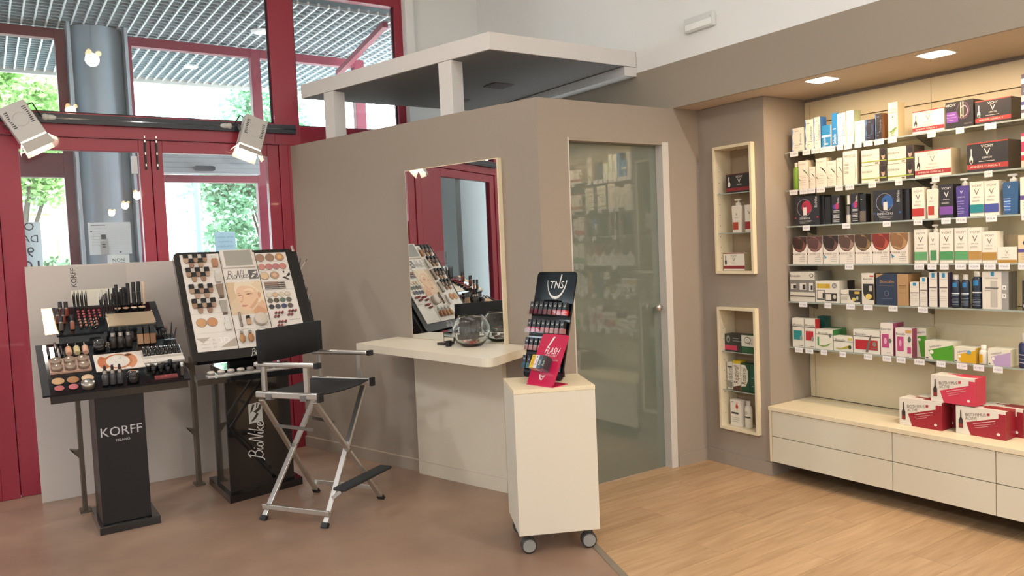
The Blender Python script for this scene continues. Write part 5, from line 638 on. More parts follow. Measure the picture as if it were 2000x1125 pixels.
# ------------------------------------------------------------------ two wall niches
def niche(z0, z1, shelves, where):
    n = thing('wall_niche', 'cream framed open wall niche, %s' % where, 'niche', (3.965, NY1, z0), -PI / 2, 'wall niches'); w = NY1 - NY0; h = z1 - z0
    for a in ((0, 0, 0, .016, .165, h), (w - .016, 0, 0, w, .165, h)): MB().box(*a, CREAMW).build('side_board', n)
    MB().box(.016, 0, h - .018, w - .016, .165, h, CREAMW).build('top_board', n); MB().box(.016, 0, 0, w - .016, .165, .018, CREAMW).build('bottom_board', n)
    MB().box(.016, .155, .018, w - .016, .165, h - .018, mat('niche_back', '#a08a70', .6)).build('back_board', n)
    for k in range(9):
        MB().cyl((.0155, .04, .1 + k * .07), (.0168, .04, .1 + k * .07), .003, DARK, n=6).build('peg_hole', n)
    for z in shelves:
        s = MB().box(.0165, .02, z - z0 - .006, w - .0165, .154, z - z0, GSH).build('niche_shelf', n); MB().box(.0165, .0185, z - z0 - .006, w - .0165, .02, z - z0, EDGE).build('shelf_edge', s)
niche(*NIC[0], (1.783, 1.529), 'upper of the two'); niche(*NIC[1], (.758, .505), 'lower of the two')
def nic(x0, x1, z0, z1): return (4.02, x0, z0 + .0005), x0 - x1, z1 - z0
W_ = '#e9e2d3'
def ncart(y0, y1, z0, z1, st, label, d=.08, x=4.015): carton('product_carton', y0 - y1, z1 - z0, d, st, (x, y0, z0 + .0006), -PI / 2, label, 'products in the wall niches')
def wide(body, band, tc, top): 
    return dict(c=body, s='#3b332c' if body != W_ else '#cdbf9f', p=[('r', 0, .09, 1, .27, band), ('r', 0, .95, 1, 1, top), ('t', .5, .84, .11, 'VICHY', tc, 0, .5), ('t', .5, .62, .24, 'V', tc, 0, .5), ('t', .5, .43, .06, 'DERCOS', tc, 0, .4), ('e', .12, .46, .05, .15, '#e8ddd0' if body != W_ else '#3a3230'), ('r', .1, .5, .135, .85, '#e8ddd0' if body != W_ else '#3a3230')])
ncart(3.447, 3.235, 1.783, 1.903, wide('#2a2727', '#8a2a30', '#e4dcd4', '#5a2a2a'), 'black carton with a dark red band in the upper niche')
pump(.082, .215, .045, dict(c='#e4dbcb', pc='#dcd4c4', p=[('r', .1, .1, .62, .38, '#b0432f'), ('t', .45, .68, .11, 'V', '#6d6660', 0, .5), ('t', .45, .55, .035, 'DERCOS', '#6d6660', 0, .5)]), (4.02, 3.412, 1.5296), -PI / 2, 'white pump bottle with a red label in the upper niche', 'products in the wall niches')
ncart(3.303, 3.235, 1.529, 1.70, dict(c=W_, p=[('r', 0, .1, 1, .38, '#a03030'), ('t', .5, .72, .16, 'V', '#6d6660', 0, .6)]), 'white carton with a red band beside the pump bottle, upper niche', .05)
ncart(3.487, 3.315, 1.2845, 1.398, wide(W_, '#8a2a30', '#8a8078', '#8e4238'), 'white carton with a dark red band at the bottom of the upper niche')
ncart(3.495, 3.362, .758, .868, dict(c='#33352f', p=[('r', 0, .05, .75, .34, '#c43a58'), ('e', .22, .7, .12, .22, '#8a8f88'), ('e', .22, .66, .06, .1, '#33352f'), ('r', .5, .6, .95, .63, '#9aa098'), ('r', .5, .75, .85, .78, '#9aa098')]), 'dark carton with a pink strip in the lower niche')
ncart(3.358, 3.235, .758, .868, dict(c='#2f5a3c', p=[('r', 0, .35, 1, 1, '#d8d4c6'), ('e', .4, .72, .22, .2, '#3a3c36'), ('e', .4, .72, .19, .16, '#d8d4c6'), ('t', .55, .55, .1, 'capelli', '#3a3c36', 0, .6)]), 'white and green carton in the lower niche')
ncart(3.483, 3.437, .505, .683, dict(c='#cdc8ba', p=[('t', .5, .55, .4, 'Restivoil', '#6a6860', 90, .6), ('r', .1, .04, .9, .25, '#8a8678'), ('r', .1, .8, .9, .84, '#5a584f')]), 'slim grey white carton in the lower niche', .05)
ncart(3.434, 3.372, .505, .69, dict(c='#dcd6c4', s='#b8a02a', p=[('r', 0, .93, 1, 1, '#d0b51e'), ('t', .4, .55, .34, 'Restivoil', '#5a4030', 90, .62), ('p', [(0, 0), (1, 0), (1, .18), (0, .1)], '#5a3a2c'), ('r', .72, .4, .9, .42, '#7a6a5a'), ('r', .72, .6, .9, .62, '#7a6a5a')]), 'white carton with a yellow top in the lower niche', .06)
MB().box(0, 0, 0, .062, .06, .004, cm('#d0b51e')).build('loose_lid', loc=(4.015, 3.434, .6920), rz=-PI / 2, label='flat yellow lid lying on the white carton, lower niche', cat='lid')
ncart(3.369, 3.30, .505, .683, dict(c='#1f4a34', s='#1f4a34', p=[('p', [(0, .15), (.55, .18), (.8, .4), (.8, .75), (.5, .95), (0, .95)], '#dcd6c4'), ('t', .3, .55, .3, 'Restivoil', '#4a4a38', 90, .6)]), 'green and white carton in the lower niche', .06)
ncart(3.297, 3.24, .505, .683, dict(c='#274f3a', p=[('r', .2, .2, .5, .22, '#9ab09a'), ('r', .2, .5, .5, .52, '#9ab09a')]), 'dark green carton end in the lower niche', .06)
ncart(3.463, 3.375, .2635, .436, dict(c='#e4ddcf', p=[('e', .6, .75, .12, .09, '#b5482c'), ('p', [(.56, .86), (.64, .95), (.68, .9), (.62, .8)], '#b5482c'), ('r', .6, .6, .63, .7, '#b5482c'), ('r', .1, .46, .75, .53, '#3a3a30'), ('r', .1, .9, .3, .93, '#5a5a50'), ('r', .1, .32, .8, .335, '#a59c8c'), ('r', .1, .24, .8, .255, '#a59c8c'), ('r', .1, .16, .7, .175, '#a59c8c')]), 'white carton with a small orange flower in the lower niche', .05)
bottle(.054, .175, .05, dict(c='#e0dacb', cap='#c9c3b4', cf=.17, lp=[('r', .1, .45, .9, .52, '#4a4a3c'), ('r', .3, .6, .6, .75, '#b8b4a4')]), (4.018, 3.362, .2641), -PI / 2, 'white spray can beside the orange flower carton, lower niche', 'products in the wall niches')
# ------------------------------------------------------------------ dressing table, wall mirror
DT = thing('dressing_table', 'cream wall dressing table with a rounded top beneath the mirror', 'table')
pts = [(2.322, 4.905), (1.972, 4.79)]
q = [Vector((1.972, 4.79)), Vector((2.165, 3.47)), Vector((2.645, 3.74))]
a = (q[0] - q[1]).normalized(); b = (q[2] - q[1]).normalized(); rr = .075
for k in range(9):
    u = k / 8; p = (q[1] + a * rr * 1.1) * (1 - u) ** 2 + q[1] * 2 * u * (1 - u) + (q[1] + b * rr * 1.1) * u ** 2; pts.append((p.x, p.y))
pts.append((2.645, 3.74))
mb = MB(); mb.prism(pts, .868, .915, CREAM); mb.build('table_top', DT, bevel=.003)
WLM = TR(2.675, 3.66, 0, rz=MR)
mb = MB(); mb.box(-1.10, -.036, .088, -.315, -.0005, .867, CREAM, WLM); mb.build('back_panel', DT)
mb = MB(); mb.box(-1.10, -.037, .0, -.315, -.0005, .0865, CREAM, WLM); mb.build('skirting_panel', DT)
MI = thing('wall_mirror', 'tall rectangular mirror in a pale wooden frame above the table', 'mirror', (2.675, 3.66, .9155), MR)
MB().box(-1.10, -.036, 0, -.283, -.0005, 1.115, CREAMW).build('frame', MI)
MB().box(-1.094, -.0385, .004, -.289, -.0362, 1.110, MIRROR).build('mirror_plate', MI)
# glass bowl with sample bottles
prof_o = [(.001, 0), (.058, 0), (.064, .004), (.085, .022), (.106, .05), (.116, .085), (.113, .12), (.098, .155), (.075, .178), (.071, .184)]
prof_i = [(.069, .184), (.072, .176), (.094, .153), (.109, .119), (.1125, .085), (.103, .051), (.082, .026), (.06, .011), (.001, .009)]
BX, BYY = 2.395, 4.03
mb = MB(); mb.lathe(prof_o + prof_i, BOWL, 56, TR()); mb.build('glass_bowl', loc=(BX, BYY, .9155), label='round clear glass bowl on the dressing table', cat='bowl')
rnd = random.Random(2)
for i, (x, y, rz, c, cc) in enumerate(((-.03, -.03, .3, '#b8302f', '#b8302f'), (.02, -.035, -.4, '#b98a78', '#8a5a50'), (-.008, .012, 1.0, '#a06a60', '#3a2a28'), (-.045, .015, .6, '#d8a8a0', '#dcdcd8'), (.035, .02, -1.2, '#8a4a44', '#2a2422'))):
    t_ = thing('nail_polish_bottle', ['red', 'beige', 'rosy brown', 'pale pink', 'dark brown'][i] + ' nail polish bottle lying in the glass bowl', 'bottle', (BX + x, BYY + y, .938 + .008 * (i % 2)), rz, 'polish bottles in the bowl')
    M0 = TR(0, 0, 0, rx=PI / 2 * .9)
    mb = MB(); mb.slab(rrect(-.011, 0, .011, .026, .003), -.009, .009, cm(c, .15), M0); mb.build('flask', t_); mb = MB(); mb.lathe([(.006, .026), (.0055, .05), (.004, .052)], cm(cc, .3), 12, M0); mb.build('cap', t_)
# make-up beside the bowl
t_ = thing('makeup_compact', 'open black make-up compact left of the glass bowl', 'compact', (2.325, 4.225, .9155), MR)
MB().box(-.045, -.03, 0, .045, .03, .014, BLACK).build('base', t_); mb = MB(); mb.ell(0, 0, .03, .02, cm('#8a5a50'), M=TR(0, 0, .0145, rx=-PI / 2)); mb.build('powder', t_)
MB().box(-.045, .028, .012, .045, .034, .075, BLACK).build('lid', t_); mb = MB(); mb.rect(-.04, .016, .04, .07, MIRROR, y=.0278); mb.build('lid_mirror', t_)
t_ = thing('cosmetic_box', 'small black cosmetic box in front of the compact', 'box', (2.29, 4.125, .9155), MR); MB().box(-.014, -.012, 0, .014, .012, .03, BLACKM).build('body', t_); MB().box(-.0145, -.0125, .03, .0145, .0125, .034, BLACK).build('lid', t_)
t_ = thing('cosmetic_box', 'tall black cosmetic holder behind the glass bowl', 'box', (2.45, 4.21, .9155), MR); MB().box(-.04, -.03, 0, .04, .03, .05, BLACKM).build('base', t_); MB().box(-.035, -.01, .05, .035, .02, .13, BLACKM).build('body', t_)
t_ = thing('lipstick', 'small lipstick with an orange tip standing on the cosmetic holder', 'lipstick', (2.437, 4.243, 1.046), MR)
mb = MB(); mb.lathe([(.008, 0), (.008, .02)], BLACK, 12); mb.build('case', t_); mb = MB(); mb.lathe([(.006, .02), (.006, .034), (.001, .04)], cm('#b5703c', .3), 12); mb.build('stick', t_)
# ------------------------------------------------------------------ pedestal on castors
PR = math.radians(-25.8); PC = Vector((2.318, 3.173, 0))
PE = thing('pedestal', 'white rectangular display pedestal on four castors', 'pedestal', PC, PR)
LW = mat('white_laminate', '#dad3c2', .45, var=.012, scale=3)
MB().box(-.2, -.184, .1, .2, .184, .792, LW).build('body', PE, bevel=.0015); MB().box(-.201, -.185, .7925, .201, .185, .813, CREAMW).build('top_board', PE, bevel=.0015)
RUB = mat('caster_grey', '#8e8d8a', .45); RUBD = mat('caster_dark', '#3c3a38', .5)
for sx in (-1, 1):
    for sy in (-1, 1):
        c = MB(); c.box(-.02, -.014, .072, .02, .014, .0995, RUBD, TR(sx * .15, sy * .138)); co = c.build('castor', PE)
        for k in (-1, 1):
            mb = MB(); mb.lathe([(.03, -.009), (.038, -.006), (.039, 0), (.038, .006), (.03, .009)], RUBD, 20, TR(sx * .15, sy * .138 + k * .014, .0395, rx=PI / 2)); w_ = mb.build('wheel', co)
            mb = MB(); mb.lathe([(.031, -.0098), (.031, .0098)], RUB, 20, TR(sx * .15, sy * .138 + k * .014, .0395, rx=PI / 2)); mb.build('hub', co)
# nail polish display on the pedestal
TM = Vector((2.375, 3.245, 0)); TR_ = math.radians(-81)
TN = thing('nail_polish_stand', 'black leaning nail polish display stand on the pedestal', 'display stand', (TM.x, TM.y, .8135), TR_)
LEAN = math.radians(15); TB = TR(0, -.045, .0, rx=-LEAN)
mb = MB(); mb.slab(rrect(-.140, .004, .140, .565, .022), 0, .008, BLACK, TB); mb.build('back_board', TN)
mb = MB(); mb.slab([(-.06, 0), (.06, 0), (.05, .4), (-.05, .4)], .0, .006, BLACK, TR(0, .06, .003, rx=math.radians(2))); mb.build('rear_strut', TN)
mb = MB(); wt = cm('#e8e6e2'); mb.text('TNS', .012, .497, .04, wt, y=-.0008, shear=.12, M=TB)
arc = [(.012 + .07 * math.cos(PI + PI * (k / 20 * .94 + .03)), .528 + .108 * math.sin(PI + PI * (k / 20 * .94 + .03))) for k in range(21)]
inn_ = [(.010 + .066 * math.cos(PI + PI * (k / 20 * .94 + .03)), .528 + .094 * math.sin(PI + PI * (k / 20 * .94 + .03))) for k in range(20, -1, -1)]
mb.poly(arc + inn_, wt, y=-.0009, M=TB); mb.poly([(.026, .49), (.032, .49), (.042, .55), (.035, .552)], wt, y=-.001, M=TB); mb.build('emblem', TN)
rows_ = [(.335, ['#5a2a34', '#6d3440', '#5c3a44', '#6a4048', '#7a4038', '#9a2c34', '#b0303a', '#c8302c'], 'top'), (.240, ['#a02a3c', '#b0304a', '#a8283a', '#b8787c', '#c08088', '#c49a94', '#b08484', '#a87470'], 'second'), (.145, ['#a07068', '#b07a72', '#a86e68', '#b88478', '#b47a76', '#a8746c', '#b08078', '#a86c66'], 'third'), (.050, ['#4a6a7a', '#5a7a8a', '#48606c', '#56707c', '#5a7482', '#4c6674', '#54707e', '#4a6470'], 'lowest')]
for rz_, cols, wn in rows_:
    mb = MB(); mb.box(-.142, -.036, rz_ - .006, .142, .0, rz_ - .002, PLEXI, TB); mb.box(-.142, -.036, rz_ - .004, .142, -.0345, rz_ + .018, PLEXI, TB); mb.build('tray', TN)
    mb = MB(); mb.box(-.138, -.002, rz_ - .02, .138, .0, rz_ - .008, BLACKM, TB); mb.build('row_backing', TN)
# bottles in their trays: top level
MTN = Matrix.Translation((TM.x, TM.y, .8135)) @ Matrix.Rotation(TR_, 4, 'Z') @ TB
def place(o, M): o.matrix_basis = M; return o
CAPM = mat('polish_cap_black', '#1a1b1e', .3)
for rz_, cols, wn in rows_:
    for k, c in enumerate(cols):
        x = -.12 + k * .0335
        t_ = thing('nail_polish', 'nail polish with black cap, %s row of the pedestal stand, %s from the left' % (wn, ORD[k]), 'nail polish', group='nail polishes on the pedestal stand')
        place(t_, MTN @ TR(x, -.018, rz_ - .0015))
        mb = MB(); mb.box(-.012, -.012, 0, .012, .012, .027, cm(c, .12)); mb.build('flask', t_)
        mb = MB(); mb.box(-.0125, -.0105, .0272, .0125, .0105, .066, CAPM); mb.ell(0, .049, .006, .006, wt, y=-.0108); mb.ell(0, .0505, .004, .0045, CAPM, y=-.011); mb.build('cap', t_)
# flash top coat card
FM = Vector((2.275, 3.105, 0)); FR_ = math.radians(-79)
FL = thing('promo_card', 'bent magenta acrylic promotion card in front of the nail polish stand', 'display card', (FM.x + .0, FM.y, .8135), FR_)
MAG = mat('magenta_acrylic', '#c21f4b', .12, coat=.3); FB = TR(0, -.065, .004, rx=math.radians(-30))
mb = MB(); mb.slab(rrect(-.088, 0, .088, .272, .016), 0, .004, MAG, FB); mb.build('front_sheet', FL)
mb = MB(); mb.box(-.088, -.065, 0, .088, .045, .004, MAG); mb.build('foot_sheet', FL)
mb = MB(); mb.text('FLASH', 0.012, .185, .036, wt, y=-.0006, shear=.2, M=FB, mw=.09); mb.text('TOP COAT', .012, .158, .011, wt, y=-.0006, shear=.2, M=FB); mb.poly([(-.03, .2), (-.022, .2), (.004, .258), (-.008, .258)], wt, y=-.0007, M=FB); mb.text('GEL EFFETTO ASCIUTTO', .02, .135, .006, wt, y=-.0006, M=FB)
mb.text('TNS', -.005, .048, .014, wt, y=-.0006, M=FB); mb.poly([(-.022, .055), (-.012, .03), (.002, .027), (.016, .05), (.019, .06), (.004, .034), (-.008, .036), (-.018, .056)], wt, y=-.0007, M=FB); mb.build('print', FL)
mb = MB(); mb.box(-.07, -.05, .068, .04, .0, .071, PLEXI, FB); mb.build('ledge', FL)
MFL = Matrix.Translation((FM.x, FM.y, .8135)) @ Matrix.Rotation(FR_, 4, 'Z') @ FB
for k, (c, nm) in enumerate((('#d8b41c', 'yellow'), ('#ddd6d8', 'white and pink'), ('#4a6670', 'slate blue'), ('#3a393c', 'black'))):
    mb = MB(); mb.box(0, 0, 0, .023, .044, .068, cm(c)); o = mb.build('top_coat_box', label='small %s top coat box on the magenta card' % nm, cat='box', group='top coat boxes'); place(o, MFL @ TR(-.064 + k * .0245, -.046, .0715))
    mb = MB(); mb.text('flash', .0115, .03, .012, cm('#b0403c' if k < 2 else '#d8d8d4'), rot=PI / 2, mw=.05); mb.ell(.0115, .058, .004, .004, cm('#3a3a3a')); mb.build('print', o)
# ------------------------------------------------------------------ director's chair
CH = thing('director_chair', 'tall folding aluminium make-up chair with black fabric seat', 'chair', (1.5621, 4.4387, 0), math.radians(32.5))
# local: x across the seat, -y towards the front (foot rest)
FX, FYD, RX, RY, SZ, AZ = .258, .232, .252, .216, .727, .8986
ft = {(-1, 1): (-FX, FYD), (-1, -1): (-FX, -FYD), (1, -1): (FX, -FYD), (1, 1): (FX, FYD)}
for sy, off in ((1, .0), (-1, .0)):
    for sx in (-1, 1):
        dy = .014 * sx * sy
        foot = Vector((sx * FX, sy * FYD * .98 + dy, .012)); top = Vector((-sx * RX, sy * RY * .8 + dy, SZ - .03))
        l = MB().bar(foot, top, .016, .034, ALU, up=(0, 1, 0)).build('leg', CH, bevel=.003)
        d = (top - foot).normalized(); MB().bar(foot - d * .012, foot + d * .016, .022, .04, BLACKM, up=(0, 1, 0)).build('foot_cap', l)
        m_ = foot + d * (top - foot).length * .53; MB().cyl((m_.x, m_.y - .02, m_.z), (m_.x, m_.y + .02, m_.z), .006, STEEL, n=8).build('pivot_bolt', l)
for sx in (-1, 1):
    MB().bar((sx * FX * .93, FYD, .075), (sx * FX * .93, -FYD, .075), .014, .028, ALU).build('floor_rail', CH, bevel=.003)
    r = MB().bar((sx * RX, RY, SZ), (sx * RX, -RY, SZ), .026, .036, ALU).build('seat_rail', CH, bevel=.006)
    MB().bar((sx * RX, -RY, SZ - .004), (sx * RX, -RY - .018, SZ - .004), .036, .05, BLACKM).build('rail_cap', r)
    for y in (-.12, .12): MB().box(sx * RX - .017, y - .02, SZ - .028, sx * RX + .017, y + .02, SZ + .004, STEEL).build('hinge', r)
    arm = MB().bar((sx * RX, RY, AZ), (sx * RX, -RY + .01, AZ), .036, .027, ALU).build('armrest', CH, bevel=.009)
    MB().bar((sx * RX, -RY + .01, AZ - .001), (sx * RX, -RY - .014, AZ - .001), .039, .030, BLACKM).build('arm_cap', arm)
    for y in (.155, -.14): MB().box(sx * RX - .009, y - .014, SZ + .02, sx * RX + .009, y + .014, AZ - .01, ALU).build('arm_post', CH)
    MB().box(sx * RX - .009,   .156, SZ + .02, sx * RX + .009, .168, 1.085, ALU).build('back_post', CH)
    # folding brace near the top of the legs
    MB().bar((sx * .13, FYD * .9, .52), (sx * .10, -FYD * .2, .50), .004, .02, STEEL).build('brace', CH)
FAB = mat('black_canvas', '#1c1d20', .85, var=.12, scale=120, bump=.15)
mb = MB(); N = 10; vs = []; fs = []
for i in range(N + 1):
    x = -RX + 2 * RX * i / N; sag = -.016 * (1 - (2 * i / N - 1) ** 2)
    for y in (RY * .98, 0, -RY * .98): vs += [(x, y, SZ + .012 + sag), (x, y, SZ + .008 + sag)]
for i in range(N):
    for j in range(2):
        o = i * 6 + j * 2; fs += [(o, o + 6, o + 8, o + 2), (o + 1, o + 3, o + 9, o + 7)]
mb.add(vs, fs, FAB, True); mb.build('fabric_seat', CH)
mb = MB(); vs = []; fs = []
for i in range(N + 1):
    x = -RX - .026 + (2 * RX + .052) * i / N; bow = .006 * (1 - (2 * i / N - 1) ** 2)
    for z in (.905, 1.092): vs += [(x, .161 + bow - .013, z), (x, .161 + bow + .013, z)]
for i in range(N): o = i * 4; fs += [(o, o + 4, o + 6, o + 2), (o + 1, o + 3, o + 7, o + 5), (o, o + 1, o + 5, o + 4), (o + 2, o + 6, o + 7, o + 3)]
fs += [(0, 2, 3, 1), (N * 4, N * 4 + 1, N * 4 + 3, N * 4 + 2)]
mb.add(vs, fs, FAB, True); mb.build('fabric_back', CH)
MB().box(-.235, -.345, .205, .235, -.262, .223, mat('footrest_grip', '#26282a', .75, var=.2, scale=90)).build('footrest', CH, bevel=.005)
for sx in (-1, 1): MB().bar((sx * .21, -.30, .20), (sx * .2, -FYD, .15), .012, .02, ALU).build('footrest_arm', CH)
# ------------------------------------------------------------------ emergency light, soffit lamps, hall lamps
EL = thing('emergency_light', 'white emergency light box on the upper white wall', 'lamp', (3.7715, 3.515, 2.787), -PI / 2)
MB().box(0, -.03, 0, .235, 0, .09, mat('white_plastic2', '#d6dad8', .4)).build('housing', EL, bevel=.006); MB().box(.012, -.034, .01, .222, -.03, .048, mat('diffuser_plastic', '#eef1ee', .3)).build('diffuser', EL, bevel=.003)
mb = MB(); mb.ball((.215, -.031, .06), .005, ALU, 8); mb.build('test_button', EL); MB().box(-.004, -.008, .04, .239, 0, .06, MATS['white_plastic2']).build('wall_bracket', EL)
LEDM = mat('lamp_panel_glow', '#ffffff', .5, emit=(1, .9, .74), estr=14)
def lamp_light(name, loc, power, size, col, par):
    l = bpy.data.lights.new(name, 'AREA'); l.energy = power; l.size = size; l.color = col; l.shape = 'SQUARE'
    o = bpy.data.objects.new(name, l); COL.objects.link(o); o.parent = par; o.location = loc; return o
for k, y in enumerate((2.67, 2.04, 1.41, .78, .15, -.5)):
    s = thing('recessed_light', 'square recessed light in the soffit, %s from the niche pillar' % ORD[k], 'lamp', (3.92, y, 2.352), group='soffit lights')
    mb = MB(); mb.prism(rrect(-.075, -.075, .075, .075, .02), -.003, 0, mat('lamp_rim', '#d8cdbd', .5)); mb.build('rim', s); mb = MB(); mb.prism(rrect(-.065, -.065, .065, .065, .018), -.005, -.003, LEDM); mb.build('diffuser', s)
    lamp_light('lamp_light', (0, 0, -.012), SOFFIT_W, .12, WARM, s)
HG = mat('hall_panel_glow', '#ffffff', .5, emit=(.97, .98, 1), estr=10)
for k, (x, y) in enumerate([(x_, y_) for x_, y_ in ((-2.6, 4.2), (-2.6, 1.9), (-2.6, -.4), (-2.6, -2.7), (2.6, .3), (0, -4.6), (2.6, -2.2), (2.6, -4.6), (-2.6, -5.0))]):
    s = thing('ceiling_light', 'small square downlight in the hall ceiling', 'lamp', (x, y, 4.249), group='hall ceiling lights')
    MB().box(-.1, -.1, -.01, .1, .1, 0, mat('panel_frame', '#d8d8d4', .5)).build('frame', s); MB().box(-.085, -.085, -.013, .085, .085, -.01, HG).build('diffuser', s)
    lamp_light('lamp_light', (0, 0, -.03), HALL_W, .16, NEUT, s)
BULB = mat('bulb_glow', '#fff2dc', .5, emit=(1, .66, .32), estr=22); SHD = thin_glass('shade_glass', (.93, .88, .8))
for k, (x, y, z) in enumerate(((.95, 3.86, 3.42), (1.0, 1.05, 3.42), (1.0, -1.75, 3.42), (2.0, -1.05, 2.55), (2.15, -3.4, 2.55), (2.2, -5.6, 2.55))):
    s = thing('pendant_lamp', 'clear glass pendant lamp with warm bulbs hanging in the hall', 'lamp', (x, y, z), group='hall pendant lamps')
    mb = MB(); mb.cyl((0, 0, .1), (0, 0, 4.25 - z), .006, BLACKM, n=6); mb.build('cable', s)
    mb = MB(); mb.lathe([(.03, .12), (.06, .1), (.17, .0), (.2, -.06), (.2, -.07)], SHD, 24); mb.build('shade', s)
    for j in range(3): mb = MB(); mb.ball((.055 * math.cos(j * 2.1), .055 * math.sin(j * 2.1), .03), .025, BULB, 10); mb.build('bulb', s)
    l = bpy.data.lights.new('lamp_light', 'POINT'); l.energy = PEND_W; l.color = (1, .84, .66); l.shadow_soft_size = .06; o = bpy.data.objects.new('lamp_light', l); COL.objects.link(o); o.parent = s; o.location = (0, 0, -.03)
# ------------------------------------------------------------------ track and floodlights over the entrance
TK = thing('lighting_track', 'long black lighting track across the red door frame', 'track', (0, FY - .0305, 2.44))
MB().box(-1.7, -.03, 0, 2.06, 0, .064, mat('track_black', '#1e2530', .4)).build('rail', TK); MB().box(-1.7, -.031, .028, 2.06, -.03, .036, BLACK).build('slot', TK)
def flood(px, pz, roll, label, tilt, flap):
    f = thing('floodlight', label, 'lamp', (px, 5.86, pz), 0, 'floodlights on the track')
    M0 = TR(0, 0, 0, ry=roll, rx=tilt)
    def part(mb, n, p=None, **k): return mb.build(n, p or f, **k)
    mb = MB(); mb.box(-.083, -.045, -.115, .083, .045, .13, GREYLAMP, M0); h = part(mb, 'housing', bevel=.008)
    mb = MB(); mb.lathe([(.040, 0), (.044, .004), (.047, .004), (.051, 0)], GREYLAMP, 28, M0 @ TR(0, -.0448, .02, rx=PI / 2)); part(mb, 'ring', h)
    mb = MB()
    for s in (-1, 1):
        for k in range(9):
            z = -.045 + k * .0135; w_ = .012 + .010 * abs(k - 4) / 4
            mb.box(s * .066 - w_ * (1 if s > 0 else 0) , -.0462, z + .02, s * .066 + w_ * (0 if s > 0 else 1), -.0450, z + .0265, mat('slot_dark', '#4a4a4c', .7), M0)
    part(mb, 'vent_slots', h)
    mb = MB(); mb.box(-.078, -.042, -.118, .078, .042, -.116, mat('flood_glow', '#fff6e4', .5, emit=(1, .9, .72), estr=25), M0); part(mb, 'lamp_glass')
    bf = mat('barn_grey', '#b9b4ac', .45)
    fl_ = MB().add([(-.082, -.046, -.122), (.082, -.046, -.122), (.088, -.046 + flap[0], -.122 - flap[1]), (-.088, -.046 + flap[0], -.122 - flap[1]), (-.082, -.044, -.122), (.082, -.044, -.122), (.088, -.044 + flap[0], -.122 - flap[1]), (-.088, -.044 + flap[0], -.122 - flap[1])], [(0, 3, 2, 1), (4, 5, 6, 7), (0, 1, 5, 4), (1, 2, 6, 5), (2, 3, 7, 6), (3, 0, 4, 7)], bf, M=M0); part(fl_, 'barn_door')
    fl_ = MB(); fl_.add([(-.082, .045, -.122), (.082, .045, -.122), (.086, .07, -.185), (-.086, .07, -.185)], [(0, 1, 2, 3)], bf, M=M0); part(fl_, 'barn_door')
    for s in (-1, 1):
        fl_ = MB(); fl_.add([(s * .084, -.035, -.122), (s * .084, .035, -.122), (s * .118, .03, -.17), (s * .118, -.03, -.17)], [(0, 1, 2, 3)], bf, M=M0); part(fl_, 'barn_door')
    mb = MB(); mb.bar((-.083, 0, .0), (-.1, .05, .06), .004, .02, STEEL, M=M0); mb.bar((.083, 0, .0), (.1, .05, .06), .004, .02, STEEL, M=M0); mb.bar((-.1, .05, .06), (.1, .05, .06), .004, .02, STEEL, up=(0, 1, 0), M=M0); part(mb, 'yoke')
    s = 1 if roll < 0 else -1
    mb = MB(); mb.tube([tuple(M0 @ Vector((s * .02, .045, .12))), (s * .06, .06, .15), (s * .09, .09, .10), (s * .11, .1, 2.475 - pz)], .004, BLACKM); part(mb, 'cable')
    mb = MB(); mb.ball((s * .16, .11, 2.475 - pz), .018, mat('plug_white', '#c9cac4', .5), 10, sx=2.0, sy=.8); mb.ball((s * .13, .105, 2.475 - pz), .022, MATS['plug_white'], 10); part(mb, 'track_plug')
    l = bpy.data.lights.new('lamp_light', 'SPOT'); l.energy = FLOOD_W; l.color = (1, .92, .8); l.spot_size = 1.9; l.spot_blend = .6; l.shadow_soft_size = .05
    o = bpy.data.objects.new('lamp_light', l); COL.objects.link(o); o.parent = f; o.matrix_local = M0 @ TR(0, 0, -.125)
flood(.262, 2.405, math.radians(-28), 'grey floodlight with barn doors at the left of the track', math.radians(-14), (-.02, .075))
flood(1.69, 2.40, math.radians(20), 'grey floodlight with barn doors at the right of the track', math.radians(-14), (-.03, .05))
# ------------------------------------------------------------------ white backing panel at the doors, papers on the glass
PWHT = mat('backing_panel_white', '#cfc7c0', .55, var=.01, scale=2)
MB().box(.208, 5.77, .0, 1.30, 5.79, 1.503, PWHT).build('backing_panel', bevel=.001, label='large plain white backing panel standing before the entrance doors', cat='panel')
INKD = cm('#3a3d44', .6); PAPER = mat('paper_white', '#e4e9ee', .8); PAPB = mat('paper_blue', '#cfe0ec', .8); see_through(PAPER, '#dfe6ee'); see_through(PAPB, '#d4e6f2')
def sheet(x0, z0, x1, z1, y, m, label, fn=None, n='paper_notice'):
    mb = MB(); mb.box(0, 0, 0, x1 - x0, .001, z1 - z0, m); o = mb.build(n, loc=(x0, y, z0), label=label, cat='notice')
    if fn: p = MB(); fn(p, x1 - x0, z1 - z0); p.build('print', o)
def pr_left(p, w, h):
    for t_, v, s in (('O', .92, .055), ('DA', .68, .05), ('9', .42, .07), ('10', .13, .085)): p.text(t_, w * .45, h * v, s, INKD, flip=True)
sheet(.205, 1.46, .325, 1.795, FY + .0125, PAPER, 'white opening hours notice seen from behind at the left door', pr_left)
